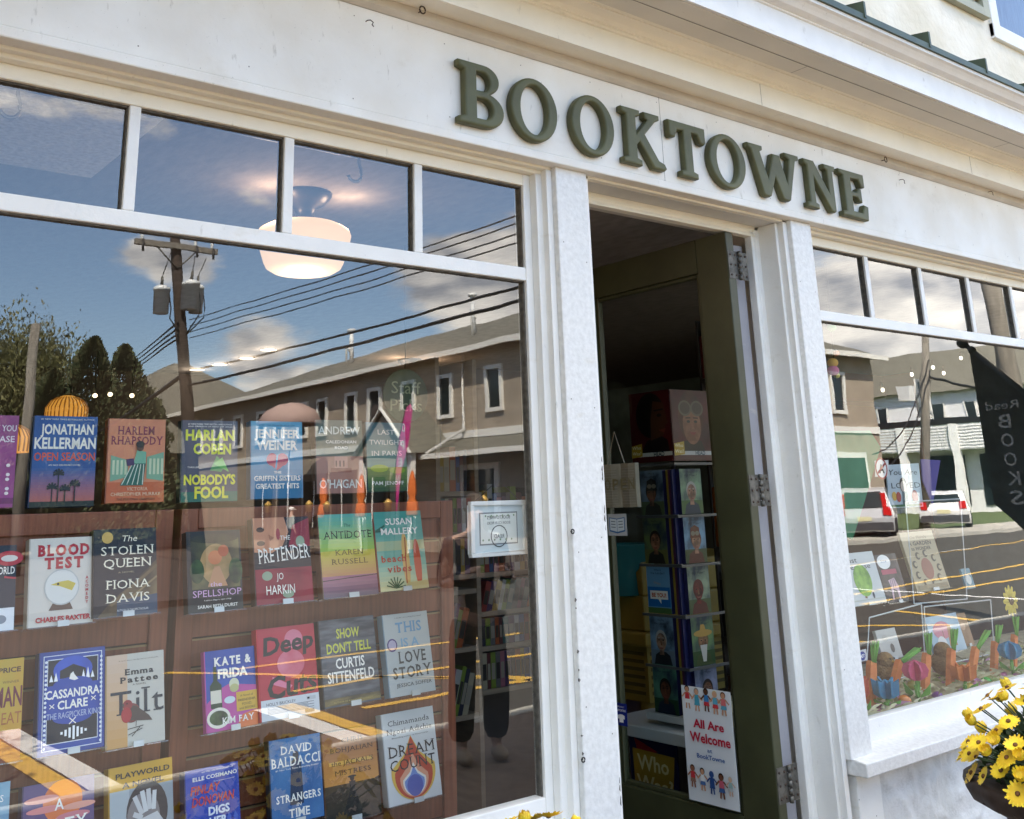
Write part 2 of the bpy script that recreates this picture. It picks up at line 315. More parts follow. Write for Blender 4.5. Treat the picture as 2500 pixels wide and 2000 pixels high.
MB().box(XL, XR, .25, .5, 3.25, 5.35, STUCCO).build('upper_wall', shop)
rr = MB(); rr.ext([(-.15, 5.30), (-.15, 5.42), (5.5, 7.6), (11.2, 5.42), (11.2, 5.30)], XL-3, XR+4, M('shingle_grey', (.07, .068, .062), .9, var=.2, scale=30, bump=.4)); rr.build('upper_roof', shop)
bw = MB(); bw.box(XL, XL+.2, .3, 11, 0, 5.35, STUCCO); bw.box(XR+.0, XR+.2, .3, 11, 0, 5.35, STUCCO); bw.box(XL, XR+.2, 10.8, 11, 0, 5.35, STUCCO); bw.box(XL, XR, .25, 10.8, 3.0, 3.2, STUCCO); bw.build('side_wall', shop)
# pilasters
for a, b, z in ((2.095, 2.230, 0), (3.325, 3.456, .655)):
    p = MB(); p.box(a, b, 0, .12, z, Z0, WHITE2); p.build('pilaster', shop, bevel=.004)
p = MB(); p.box(3.36, 3.50, .012, .12, 0, .60, WHITE); p.build('pilaster_base', shop, bevel=.004)
# display windows: nested casing steps, sash with transom lights, panes
def display_window(x0, x1, gx0, gx1, zb, muntins, sillz):
    c = MB()
    for k, (yy, ins, top) in enumerate(((.020, .024, 2.577), (.045, .048, 2.566))):
        c.box(x0, x0+ins, yy, .12, sillz, top, WHITE); c.box(x1-ins, x1, yy, .12, sillz, top, WHITE); c.box(x0, x1, yy+.001, .12, top, Z0+.01, CREAM)
    fr = c.build('display_window', shop, bevel=.0035)
    s = MB(); y0, y1 = .074, .118
    s.box(x0+.048, gx0, y0, y1, sillz, 2.566, WHITE); s.box(gx1, x1-.048, y0, y1, sillz, 2.566, WHITE)
    s.box(gx0, gx1, y0+.0005, y1, 2.527, 2.566, CREAM); s.box(gx0, gx1, y0+.0005, y1, sillz, zb, WHITE); s.box(gx0, gx1, y0+.002, y1, 2.214, 2.256, WHITE)
    for m in muntins: s.box(m, m+.029, y0+.003, y1, 2.256, 2.527, WHITE)
    s.build('sash', fr, bevel=.003)
    # dark putty lines round the panes
    pu = MB(); PUT = M('old_putty', (.10, .09, .075), .9, var=.3, scale=60)
    ed = [gx0]+[q for m in muntins for q in (m, m+.029)]+[gx1]
    for a, b in zip(ed[::2], ed[1::2]):
        pu.box(b-.0035, b, y0+.012, y1-.006, 2.257, 2.526, PUT); pu.box(a, b, y0+.012, y1-.006, 2.5215, 2.5265, PUT)
    pu.box(gx0, gx1, y0+.012, y1-.006, 2.2095, 2.2135, PUT); pu.box(gx1-.005, gx1, y0+.012, y1-.006, zb, 2.21, PUT)
    pu.build('putty_line', fr)
    yg = .096
    for a, b in zip(ed[::2], ed[1::2]): MB().quad((a, yg, 2.256), (b, yg, 2.256), (b, yg, 2.527), (a, yg, 2.527), GLASS).build('glass_pane', fr, fixn=False)
    MB().quad((gx0, yg, zb), (gx1, yg, zb), (gx1, yg, 2.214), (gx0, yg, 2.214), GLASS).build('glass_pane', fr, fixn=False)
    return fr
display_window(-.62, 2.095, -.55, 2.018, .767, (-.05+.002, .345, .762, 1.182, 1.602), .66)
display_window(3.456, 6.75, 3.53, 6.68, .742, (3.937, 4.371, 4.804, 5.237, 5.670, 6.1), .66)
# sills and walls below the windows
for a, b in ((3.335, 6.9), (-.75, 2.10)):
    s = MB(); s.ext([(-.052, .607), (-.052, .652), (.10, .672), (.10, .607)], a, b, WHITE2); s.build('window_sill', shop, bevel=.004)
from mathutils import noise as NZ
def knock(x, z):      # trowelled knock-down relief
    a = NZ.fractal(Vector((x*5, z*5, 1.3)), .8, 2.1, 4); b_ = abs(NZ.noise(Vector((x*7+.6*a, z*6, 4.1)))); c_ = NZ.noise(Vector((x*11, z*17+a, 9)))
    return .012*max(-.2, min(.45, a))+.016*max(0, .16-b_)*3.2+.005*c_
def stucco(x0, x1):
    lw = MB(); nx, nz_ = int((x1-x0)/.014), 43; lw.add([(x0+(x1-x0)*i/nx, .030-knock(x0+(x1-x0)*i/nx, .607*j/nz_), .607*j/nz_) for i in range(nx+1) for j in range(nz_+1)], [(i*(nz_+1)+j, (i+1)*(nz_+1)+j, (i+1)*(nz_+1)+j+1, i*(nz_+1)+j+1) for i in range(nx) for j in range(nz_)], STUCCO2, True); lw.box(x0, x1, .05, .2, 0, .607, STUCCO2); lw.build('stucco_wall', shop)
stucco(3.50, 5.6); MB().box(5.6, 9, .03, .2, 0, .607, STUCCO2).build('stucco_wall', shop)
MB().box(-3, 2.095, .03, .2, 0, .607, STUCCO2).build('stucco_wall', shop); MB().box(-3, -.62, .02, .2, .607, 2.6, WHITE).build('wall_panel', shop); MB().box(6.75, 9, .02, .2, .607, 2.6, WHITE).build('wall_panel', shop)
# doorway casing
d = MB()
d.box(3.300, 3.325, .020, .30, .02, 2.578, WHITE); d.box(2.230, 2.255, .020, .30, .02, 2.578, WHITE)
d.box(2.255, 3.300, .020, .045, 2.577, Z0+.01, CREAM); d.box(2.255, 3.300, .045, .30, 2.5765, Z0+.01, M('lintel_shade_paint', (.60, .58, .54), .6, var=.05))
d.box(3.284, 3.300, .046, .30, .02, 2.5765, WHITE); d.box(2.255, 2.271, .046, .30, .02, 2.5765, WHITE)
d.ext([(.130, 2.5765), (.130, 2.560), (.136, 2.556), (.136, 2.546), (.130, 2.542), (.130, 2.534), (.165, 2.534), (.165, 2.5765)], 2.271, 3.284, CREAM)
d.ext([(3.284, .130), (3.262, .130), (3.258, .136), (3.246, .136), (3.242, .130), (3.236, .130), (3.236, .165), (3.284, .165)], .02, 2.5765, WHITE, axis='z')
d.build('door_casing', shop, bevel=.003)
d = MB(); d.box(3.155, 3.228, .175, .20, .02, 2.5, M('frame_shade_grey', (.34, .33, .35), .5, var=.06, dirt=DIRT)); d.build('door_stop', shop, bevel=.003)  # stop's shade put into its grey colour; the dirt specks are wear
MB().box(2.23, 3.325, -.05, .35, -.0, .02, CONC).build('threshold', shop)
# the open door (leaf lies along the depth of the shop)
dm = MB(); XD, XE = 3.070, 3.114
dm.box(XD, XE, .124, .280, .06, 2.53, OLIVE); dm.box(XD, XE, .880, 1.03, .06, 2.53, OLIVE)
dm.box(XD+.0005, XE, .280, .880, 2.392, 2.53, OLIVE); dm.box(XD+.0005, XE, .280, .880, .06, .485, OLIVE)
for a, b, c_, e in ((.280, .296, .485, 2.392), (.864, .880, .485, 2.392)): dm.box(XD+.008, XE-.008, a, b, c_, e, OLIVE)
for c_, e in ((.485, .501), (2.376, 2.392)): dm.box(XD+.009, XE-.009, .296, .864, c_, e, OLIVE)
door = dm.build('door', shop, bevel=.004)
MB().quad((3.09, .296, .50), (3.09, .864, .50), (3.09, .864, 2.377), (3.09, .296, 2.377), GLASS2).build('glass_pane', door, fixn=False)
for hz in (2.40, 1.56, .60):
    h = MB(); h.box(3.072, 3.128, .1215, .1238, hz-.055, hz+.055, STEEL); h.box(3.138, 3.186, .1225, .1262, hz-.055, hz+.055, STEEL)
    for q in range(5): h.tube([(3.133, .117, hz-.058+q*.0235), (3.133, .117, hz-.038+q*.0235)], .0075, STEEL, 10)
    for sx in (3.085, 3.112, 3.150, 3.174):
        for sz in (-.04, 0, .04): h.tube([(sx, .1195, hz+sz), (sx, .1225, hz+sz)], .0045, RUST, 8)
    h.build('hinge', door)
# upper window and shutter
uw = MB(); uw.box(5.93, 6.02, .225, .27, 4.18, 5.2, WHITE); uw.box(5.93, 7.1, .222, .27, 4.17, 4.27, WHITE); uw.box(6.02, 6.05, .235, .27, 4.27, 5.2, WHITE)
uwo = uw.build('upper_window', shop, bevel=.004)
MB().box(6.05, 7.1, .2455, .2490, 4.27, 5.2, M('dark_room_curtain', (.03, .035, .07), .6, col2=(.10, .105, .15), scale=20, stretch=(8, 1, .3))).build('curtain', uwo)
MB().quad((6.05, .240, 4.27), (7.1, .240, 4.27), (7.1, .240, 5.2), (6.05, .240, 5.2), GLASS4).build('glass_pane', uwo, fixn=False)
sh = MB(); sh.box(5.36, 5.43, .205, .247, 4.27, 5.2, SHUT); sh.box(5.80, 5.87, .205, .247, 4.27, 5.2, SHUT); sh.box(5.43, 5.80, .2055, .247, 4.27, 4.325, SHUT)
for k in range(15): sh.ext([(.210, 4.332+k*.05), (.240, 4.372+k*.05), (.245, 4.372+k*.05), (.215, 4.332+k*.05)], 5.43, 5.80, SHUT)
sh.build('shutter', shop)
# interior shell
CEIL = M('ceiling_plaster', (.20, .185, .18), .9, col2=(.25, .235, .225), scale=26, detail=8, stretch=(1, .5, 1), bump=.25, bscale=30)
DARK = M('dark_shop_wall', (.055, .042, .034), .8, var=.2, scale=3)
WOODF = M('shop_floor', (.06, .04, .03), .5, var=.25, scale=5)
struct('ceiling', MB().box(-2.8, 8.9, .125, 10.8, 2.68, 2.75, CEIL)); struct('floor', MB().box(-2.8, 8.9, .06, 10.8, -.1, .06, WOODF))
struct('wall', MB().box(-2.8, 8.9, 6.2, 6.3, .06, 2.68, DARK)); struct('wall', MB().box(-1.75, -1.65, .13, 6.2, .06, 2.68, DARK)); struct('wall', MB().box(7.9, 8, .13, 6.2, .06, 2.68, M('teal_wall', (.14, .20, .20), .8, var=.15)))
# sign letters
def arc(cx, cy, rx, ry, a0, a1, n=14): return [(cx+rx*math.cos(rad(a0+(a1-a0)*i/n)), cy+ry*math.sin(rad(a0+(a1-a0)*i/n))) for i in range(n+1)]
GL = {
 'B': [[(0, 0)]+arc(.44, .275, .30, .275, -90, 78)+arc(.42, .77, .25, .23, -60, 90)+[(0, 1), (0, .91), (.10, .87), (.10, .13), (0, .09)],
       [(.29, .12), (.29, .45)]+arc(.40, .285, .155, .165, 90, -90), [(.29, .57), (.29, .88)]+arc(.385, .725, .125, .155, 90, -90)],
 'O': [arc(.5, .5, .5, .5, 0, 360, 40)[:-1], arc(.5, .5, .295, .40, 360, 0, 36)[:-1]],
 'K': [[(0, 0), (0, .09), (.09, .12), (.09, .88), (0, .91), (0, 1), (.38, 1), (.38, .91), (.29, .88), (.29, .55), (.54, .86), (.48, .90), (.48, 1), (.80, 1), (.80, .92), (.72, .88), (.47, .58), (.74, .16), (.86, .12), (.90, .04), (.86, 0), (.62, 0), (.35, .43), (.29, .36), (.29, .12), (.38, .09), (.38, 0)]],
 'T': [[(.24, 0), (.24, .09), (.34, .12), (.34, .86), (.20, .85), (.14, .70), (.04, .68), (0, .72), (0, 1), (.88, 1), (.88, .72), (.84, .68), (.74, .70), (.68, .85), (.54, .86), (.54, .12), (.64, .09), (.64, 0)]],
 'W': [[(0, 1), (.32, 1), (.32, .92), (.26, .88), (.40, .36), (.55, .90), (.70, .90), (.84, .36), (.93, .88), (.85, .92), (.85, 1), (1.16, 1), (1.16, .92), (1.08, .88), (.88, .03), (.84, 0), (.74, 0), (.70, .03), (.57, .44), (.44, .03), (.40, 0), (.30, 0), (.26, .03), (.06, .88), (0, .92)]],
 'N': [[(0, 1), (.28, 1), (.66, .40), (.66, .88), (.58, .91), (.58, 1), (.90, 1), (.90, .91), (.82, .88), (.82, .03), (.78, 0), (.68, 0), (.24, .66), (.24, .12), (.32, .09), (.32, 0), (0, 0), (0, .09), (.08, .12), (.08, .88), (0, .91)]],
 'E': [[(0, 0), (0, .09), (.10, .12), (.10, .88), (0, .91), (0, 1), (.68, 1), (.68, .72), (.58, .70), (.52, .86), (.30, .86), (.30, .57), (.44, .57), (.48, .66), (.57, .66), (.57, .37), (.48, .37), (.44, .46), (.30, .46), (.30, .14), (.54, .14), (.61, .32), (.72, .30), (.69, 0)]]}
sign = thing('shop_sign', 'olive green raised serif capitals spelling BOOKTOWNE on the white frieze', 'sign', (1.68, -.02, 2.64))
for ch, x0, x1 in (('B', 1.683, 1.853), ('O', 1.882, 2.074), ('O', 2.134, 2.328), ('K', 2.368, 2.577), ('T', 2.602, 2.795), ('O', 2.811, 3.018), ('W', 3.042, 3.357), ('N', 3.394, 3.603), ('E', 3.634, 3.822)):
    cu = bpy.data.curves.new('l', 'CURVE'); cu.dimensions = '2D'; cu.fill_mode = 'BOTH'; off = .0085; cu.extrude = .007; cu.bevel_depth = off; cu.bevel_resolution = 4; cu.offset = -off*.85
    wmax = max(p[0] for p in GL[ch][0]); h = .202 if ch != 'O' else .212
    for ring in GL[ch]:
        sp = cu.splines.new('POLY'); sp.points.add(len(ring)-1); sp.use_cyclic_u = True
        for pt, (gx, gy) in zip(sp.points, ring): pt.co = (gx/wmax*(x1-x0), gy*h, 0, 1)
    ob = bpy.data.objects.new('l', cu); COL.objects.link(ob); dg = bpy.context.evaluated_depsgraph_get(); dg.update()
    me = bpy.data.meshes.new_from_object(ob.evaluated_get(dg)); bpy.data.objects.remove(ob)
    me.transform(Matrix.Rotation(rad(90), 4, 'X')); me.materials.clear(); me.materials.append(SIGNG)
    me.polygons.foreach_set('use_smooth', [True]*len(me.polygons)); 
    o = bpy.data.objects.new('letter', me); COL.objects.link(o); o.parent = sign; o.location = (x0-1.68, -.013, (2.640 if ch != 'O' else 2.634)-2.64)
    md = o.modifiers.new('e', 'EDGE_SPLIT'); md.split_angle = rad(50)
# screw eyes and hooks on the frieze
for (px, py, ring, lab) in ((1022, 31, 1, 'small rusty screw eye on the frieze board above the letter B'), (2152, 393, 1, 'small rusty screw eye right of the sign letters'), (2412, 471, 0, 'bent black cup hook at the right end of the frieze'), (893, 56, 0, 'thin wire hook left of the sign letters'), (2195, 442, 0, 'thin wire hook below the right screw eye')):
    p = atY(px, py, -.037); e = MB(); t = thing('screw_eye' if ring else 'cup_hook', lab, 'hook', p)
    if ring: e.tube([(0, .0, 0), (0, -.012, 0)], .002, RUST, 6); e.tube([(0.010*math.cos(a), -.021, .012*math.sin(a)) for a in [i*math.pi/8 for i in range(17)]], .0022, RUST, 6)
    else: e.tube([(0, 0, .004), (0, -.010, .004), (.006, -.016, .004), (.014, -.018, -.002), (.010, -.018, -.010), (.016, -.017, -.014)], .0016, RUST, 6)
    e.build('wire', t)
for z in (1.46, .86):
    e = MB(); t = thing('screw_eye', 'small black screw eye on the white pilaster left of the door, '+('upper one' if z > 1 else 'lower one'), 'hook', (2.09, -.0, z)); e.tube([(.006*math.cos(a), -.006, .006*math.sin(a)) for a in [i*math.pi/6 for i in range(13)]], .002, BLACK, 6); e.tube([(0, .003, 0), (0, -.004, 0)], .0015, BLACK, 6); e.build('ring', t)

# flaked chips along the edge of the near pilaster, board joints and nail heads
R = random.Random(4); BARE = M('bare_weathered_wood', (.14, .125, .11), .9, var=.4, scale=90)
ch = MB()
for z0, n in ((1.28, 2), (1.08, 3), (.92, 2)):
    for k in range(n):
        z = z0+R.uniform(-.06, .06); h = R.uniform(.003, .009); wd = R.uniform(.002, .005); ch.add([(2.0945, -.0006, z), (2.0945+wd*.7, -.0006, z+h*.2), (2.0945+wd, -.0006, z+h*.6), (2.0945, -.0006, z+h)], [(0, 1, 2, 3)], BARE); ch.add([(2.0944, -.0006, z-h*.3), (2.0944, .004*R.random()+.002, z), (2.0944, .004*R.random()+.002, z+h), (2.0944, -.0006, z+h*1.2)], [(0, 1, 2, 3)], BARE)
for z0 in (1.62, 1.5, .75):
    for k in range(5): z = z0+R.uniform(-.05, .05); wd = R.uniform(.002, .006); ch.add([(2.2295, -.0006, z), (2.2295-wd, -.0006, z+.006), (2.2295-wd*.5, -.0006, z+.016), (2.2295, -.0006, z+.02)], [(0, 1, 2, 3)], BARE)
tag(ch.build('flaked_paint', shop, fixn=False), kind='stuff')
jn = MB(); JT_ = M('board_joint', (.22, .20, .17), .9)
for x in (.05, 2.589, 5.35): jn.box(x, x+.0016, -.0206, -.0198, 2.613, 2.93, JT_)
for x in (1.36, 3.05, 4.62): jn.box(x, x+.0014, -.1256, -.1248, 2.967, 3.055, JT_); jn.box(x+.1, x+.1014, -.28, -.19, 3.0972, 3.0979, JT_)
jn.box(XL, XR, -.2785, -.2765, 3.0968, 3.0979, JT_)
jn.build('board_joint', shop)
nl = MB()
for x in [XL+.31*k for k in range(38)]:
    for z in (2.65, 2.90): nl.lathe([(0, 0), (.0022, 0)], (0, 0, 0), JT_, 6, T=Matrix.Translation((x+R.uniform(-.02, .02), -.0204, z+R.uniform(-.01, .01))) @ Matrix.Rotation(rad(90), 4, 'X'))
for x in (2.115, 2.21, 3.345, 3.435):
    for k in range(5): nl.lathe([(0, 0), (.0024, 0)], (0, 0, 0), JT_, 6, T=Matrix.Translation((x, -.0004, .5+.45*k+R.uniform(-.05, .05))) @ Matrix.Rotation(rad(90), 4, 'X'))
tag(nl.build('nail_head', shop, fixn=False), kind='stuff')
# ================================================================ across the street (seen in the window panes)
TAN = M('tan_stucco', (.36, .30, .23), .9, var=.10, scale=1.5, bump=.2)
TRIM = M('white_trim', (.80, .78, .72), .6)
SHING = M('brown_grey_shingle', (.115, .108, .085), .95, col2=(.185, .175, .14), scale=9, detail=8, stretch=(1, 1, 3), bump=.3, bscale=12)
WINDK = M('dark_window', (.012, .02, .024), .08, spec=.6)
WOODP = M('pole_wood', (.034, .023, .017), .9, var=.3, scale=12, stretch=(1, 1, .2))
WOODG = M('grey_pole_wood', (.20, .18, .15), .9, var=.2, scale=12, stretch=(1, 1, .2))
GREYM = M('transformer_grey', (.72, .73, .72), .5, var=.05)
ob = thing('commercial_building', 'long tan two storey building with grey shingle hip roof across the street', 'building', (20.8, -20.4, 0))
BY = lambda s: -(23.56+s)+20.4       # local y of facade station s
b = MB(); b.box(0, 15.8, -31, 0, -.2, 6.55, TAN); b.build('wall', ob)
rz = 9.6
r = MB(); r.add([(-.5, .5, 6.55), (16.3, .5, 6.55), (16.3, -31.5, 6.55), (-.5, -31.5, 6.55), (7.9, -6.4, rz), (7.9, -20.4, rz)], [(0, 1, 4), (1, 2, 5, 4), (2, 3, 5), (3, 0, 4, 5), (0, 3, 2, 1)], SHING); r.build('roof', ob)
g = MB(); g.box(-.60, -.48, -31.6, .6, 6.42, 6.60, TRIM); g.box(-.5, 16.3, .48, .6, 6.42, 6.60, TRIM); g.build('gutter', ob)
b = MB(); b.box(-.06, 0, -31, 0, 3.62, 3.86, TRIM); b.box(-.06, 15.8, .0, .06, 3.62, 3.86, TRIM); b.build('belt_course', ob)
def bwin(x, y, z, wd, h, along='y'):
    f = MB(); t = .13
    if along == 'y':
        for a, c, e, q in ((y-wd/2, y+wd/2, z, z+t), (y-wd/2, y+wd/2, z+h-t, z+h), (y-wd/2, y-wd/2+t, z+t, z+h-t), (y+wd/2-t, y+wd/2, z+t, z+h-t)): f.box(-.10, .02, a, c, e, q, TRIM)
    else:
        for a, c, e, q in ((x-wd/2, x+wd/2, z, z+t), (x-wd/2, x+wd/2, z+h-t, z+h), (x-wd/2, x-wd/2+t, z+t, z+h-t), (x+wd/2-t, x+wd/2, z+t, z+h-t)): f.box(a, c, -.02, .10, e, q, TRIM)
    o = f.build('window', ob)
    if along == 'y': MB().box(-.03, .0, y-wd/2+t, y+wd/2-t, z+t, z+h-t, WINDK).build('pane', o)
    else: MB().box(x-wd/2+t, x+wd/2-t, .0, .03, z+t, z+h-t, WINDK).build('pane', o)
for s in (.72, 3.5, 5.85, 8.22, 9.96, 12.3, 14.0, 16.3, 18.1, 20.6, 22.8, 25.2): bwin(0, BY(s), 4.38, .92, 1.52)
ex = atY(2056, 968, 20.4).x-20.8
bwin(ex, 0, 4.3, .95, 1.6, 'x'); bwin(ex+6, 0, 4.3, .95, 1.6, 'x')
d = MB(); d.tube([(-.14, BY(2.3), 6.45), (-.14, BY(2.3), 3.9), (-1.25, BY(2.9), 3.16)], .06, TRIM, 8); d.build('downspout', ob)
s = MB(); s.ext([(-.0, 3.62), (-1.3, 3.10), (-1.3, 3.0), (0, 3.0)], BY(3.2), 0, SHING, axis='y'); s.box(-1.38, -1.3, BY(3.2), 0, 2.98, 3.14, TRIM); s.build('shed_roof', ob)
# gabled porch
ya, yb, ym = BY(6.6), BY(2.9), BY(4.75)
p = MB(); p.add([(-1.9, ya, 3.2), (-1.9, yb, 3.2), (-1.9, ym, 4.75), (0, ya, 3.2), (0, yb, 3.2), (0, ym, 4.75)], [(0, 2, 5, 3), (1, 4, 5, 2)], SHING); p.add([(-1.8, ya+.1, 3.2), (-1.8, yb-.1, 3.2), (-1.8, ym, 4.62)], [(0, 1, 2)], TAN)
p.tube([(-1.92, ya, 3.18), (-1.92, ym, 4.74), (-1.92, yb, 3.18)], .07, TRIM, 6); p.build('porch_roof', ob)
for yy in (ya+.3, yb-.3): MB().box(-1.75, -1.55, yy-.1, yy+.1, -.1, 3.2, TRIM).build('porch_post', ob)
a = MB(); yc = BY(5.8)-.2
a.tube([(-.08, yc-.5, .9)]+[(-.08, yc+.5*math.cos(t), 2.75+.55*math.sin(t)) for t in [math.pi*(1-i/10) for i in range(11)]]+[(-.08, yc+.5, .9), (-.08, yc-.5, .9)], .09, TRIM, 6); a.box(-.05, 0, yc-.45, yc+.45, .9, 2.9, WINDK); a.build('arched_window', ob)
for k in range(5):
    y = BY(8.2+k*2.3); f = MB(); f.box(-.09, .0, y-1.0, y+1.0, .5, 2.9, M('shop_front_panel', (.10, .07, .05), .7)); f.box(-.11, -.09, y-.85, y+.85, .8, 2.6, WINDK); f.box(-.12, -.11, y-.04, y+.04, .8, 2.6, TRIM); f.build('shop_window', ob)
f = MB(); f.box(-.09, 0, BY(2.6), BY(.6), .4, 2.8, TRIM); f.box(-.11, -.09, BY(2.4), BY(.8), .7, 2.6, WINDK); f.build('shop_window', ob)
for k in range(4):
    f = MB(); f.box(1.2+k*3.6, 3.9+k*3.6, 0, .09, .5, 2.9, TRIM); f.box(1.35+k*3.6, 3.75+k*3.6, .09, .11, .7, 2.7, WINDK); f.build('shop_window', ob)
for (px, py, h) in ((863, 877, 2.4), (1163, 822, 2.4)):
    q = atX(px, py, 24.6); v = MB(); x, y = 3.8, -q.y+20.4; z0 = 6.55+(3.8+.5)/8.4*(rz-6.55); v.tube([(x, y, z0), (x, y, z0+1.5)], .10, GREYM, 8); v.tube([(x, y, z0+1.5), (x, y, z0+1.62)], .2, GREYM, 8); v.build('roof_vent', ob)
    v = MB(); y -= -1.1; x = 2.9; z0 = 6.55+(x+.5)/8.4*(rz-6.55); v.tube([(x, y, z0), (x, y, z0+.75)]+[(x, y+.12-.12*math.cos(t), z0+.75+.14*math.sin(t)) for t in (.5, 1, 1.57, 2.1, 2.6, 3.14)]+[(x, y+.24, z0+.62)], .045, TRIM, 6); v.build('vent_pipe', ob)
# grey roofed house behind the pole
hb = thing('gabled_house', 'house with broad grey hip roof and a small white trimmed gable behind the transformer pole', 'house', (21.5, -56, 0))
MB().box(-8.5, 9, -7, 6, -.2, 4.6, TAN).build('wall', hb)
h = MB(); h.add([(-9.6, 7, 4.4), (9.8, 7, 4.4), (9.8, -8, 4.4), (-9.6, -8, 4.4), (.7, -.5, 9.9), (1.5, -.5, 9.9)], [(0, 1, 5, 4), (1, 2, 5), (2, 3, 4, 5), (3, 0, 4)], SHING); h.build('roof', hb)
h = MB(); h.add([(4.4, 6.9, 5.6), (8.0, 6.9, 5.6), (6.2, 6.9, 7.2), (4.4, 2, 6), (8.0, 2, 6), (6.2, 2, 7.2)], [(0, 2, 5, 3), (1, 4, 5, 2), (0, 1, 2)], SHING); h.tube([(4.3, 7.0, 5.5), (6.2, 7.0, 7.2), (8.1, 7.0, 5.5)], .14, TRIM, 6); h.build('gable', hb)
# white building down the street
wb = thing('white_shop_building', 'white clapboard shop building with dark shingle roof and porch posts down the street', 'building', (67.6, -42.7, 0), math.atan2(.99, .15))
CLAP = M('white_clapboard', (.86, .86, .84), .7, var=.04, scale=2)
MB().box(-14, 20, -.0, -12, -.5, 8.0, M('pale_grey_siding', (.82, .82, .81), .8, var=.05)).build('wall', wb)
h = MB(); h.add([(-14.5, .6, 7.9), (20.5, .6, 7.9), (20.5, -13, 7.9), (-14.5, -13, 7.9), (-8, -6, 11.5), (14, -6, 11.5)], [(0, 1, 5, 4), (1, 2, 5), (2, 3, 4, 5), (3, 0, 4)], SHING); h.build('roof', wb)
h = MB(); h.box(-14, 20, 0, 1.8, 5.6, 6.0, BLACK); h.build('porch_cornice', wb)
h = MB(); h.box(-14, 20, 1.5, 1.75, 3.9, 5.6, CLAP)
for k in range(8): h.box(-14, 20, 1.75, 1.775, 3.95+k*.2, 4.0+k*.2, M('clapboard_line', (.35, .35, .35), .8))
h.build('porch_frieze', wb)
for x in (1.2, 5, 8.6, 13, -4): MB().box(x-.25, x+.25, 1.3, 1.9, -.5, 5.6, CLAP).build('porch_post', wb)
for x in (3.2, 7.2, 9.4, 12.5): 
    h = MB(); h.box(x-.45, x+.45, 0, .08, 5.95, 7.2, TRIM); h.box(x-.33, x+.33, .08, .10, 6.05, 7.1, WINDK); h.build('window', wb)
for x in (-1.5, 3, 7, 11): h = MB(); h.box(x-1.5, x+1.5, 0, .1, .3, 3.6, WINDK); h.build('shop_window', wb)
# ---------------------------------------------------------------- poles and wires
pole = thing('utility_pole', 'leaning dark wooden utility pole carrying three grey transformers and a crossarm', 'utility pole', (11.36, -25, 0))
ptop = atY(432, 560, 25); pb = Vector((11.36, 25, 0))
pt = lambda z: Vector(((ptop.x-11.36)*z/ptop.z, 0, z))
MB().tube([pt(0), pt(ptop.z)], [.19, .13], WOODP, 12).build('shaft', pole)
c0, c1 = atY(329.5, 589, 25), atY(531, 586, 25)
c = MB(); c.box(c0.x-11.36, c1.x-11.36, .13, .25, c0.z-.07, c0.z+.08, WOODG); 
for q in ((.30, .2), (.62, .2)): c.tube([(pt(9).x+(-.55 if q[0] < .5 else .55), .2, c0.z-.05), (pt(8.4).x, .15, c0.z-.6)], .02, STEEL, 6)
c.build('crossarm', pole)
for x in (.08, .72, .93):
    xx = c0.x-11.36+(c1.x-c0.x)*x; i = MB(); i.lathe([(.02, 0), (.06, .03), (.03, .07), (.06, .11), (.03, .15), (.05, .19), (.0, .22)], (xx, .19, c0.z+.08), GREYM, 10); i.tube([(xx, .3, c0.z+.05), (xx, .32, c0.z-.25)], .035, BLACK, 8); i.build('insulator', pole)
for (u0, u1, v0, v1, dy) in ((1185, 1290, 605, 812, .0), (1360, 1465, 582, 800, .35), (1462, 1547, 598, 805, -.1)):
    a, e = atY(u0/3.08, 500+v0/3.08, 25), atY(u1/3.08, 500+v1/3.08, 25); rr_ = (e.x-a.x)/2; t = MB(); cx = (a.x+e.x)/2-11.36
    t.lathe([(0, e.z), (rr_, e.z), (rr_, a.z-.12), (rr_*1.07, a.z-.12), (rr_*1.07, a.z-.04), (rr_*.6, a.z+.03), (0, a.z+.05)], (cx, dy, 0), GREYM, 18)
    t.tube([(cx, dy, a.z+.02), (cx, dy, a.z+.3)], [.05, .03], STEEL, 8); t.tube([(cx+rr_, dy, a.z-.2), (cx+rr_+.08, dy, a.z-.6), (cx+rr_+.06, dy, e.z-.1), (pt(6).x, .1, e.z-.7)], .018, BLACK, 6); t.tube([(cx, dy, a.z+.3), (cx+.1, .2, c0.z-.2)], .012, BLACK, 6); t.build('transformer', pole)
def wire(a, b, r, lab, sag=.0, grp=None, over=1.0):
    a = Vector(a); b = Vector(b); b = a+(b-a)*over; n = 12; pts = [a+(b-a)*(i/n)-Vector((0, 0, sag*4*(i/n)*(1-i/n))) for i in range(n+1)]
    o = MB().tube(pts, r, M('cable_black', (.012, .012, .014), .6), 5).build('overhead_cable'); tag(o, lab, 'cable', grp)
for k, (y0, y1) in enumerate(((780, 509), (795, 528), (809, 553), (824, 573))):
    wire(mir(atY(463, y0, 25)), mir(atY(1266, y1, 9)), .013, 'one of four thin dark service wires running right from the transformer pole', .12, 'service wires right of the transformer pole', 1.5)
for k, (y0, y1) in enumerate(((786, 852), (800, 863), (814, 874), (826, 884))):
    wire(mir(atY(437, y0, 25)), mir(atY(357, y1, 44)), .03, 'one of four thin dark service wires running left behind the evergreens', .0, 'service wires left of the transformer pole', 1.6)
wire(mir(atY(455, 909, 25)), mir(atY(1217, 702, 10)), .026, 'thick black telephone cable, upper of two crossing the long roof', .1, None, 1.4)
wire(mir(atY(458, 940, 25)), mir(atY(1269, 721, 10)), .034, 'thick black telephone cable, lower of two crossing the long roof', .1, None, 1.4)
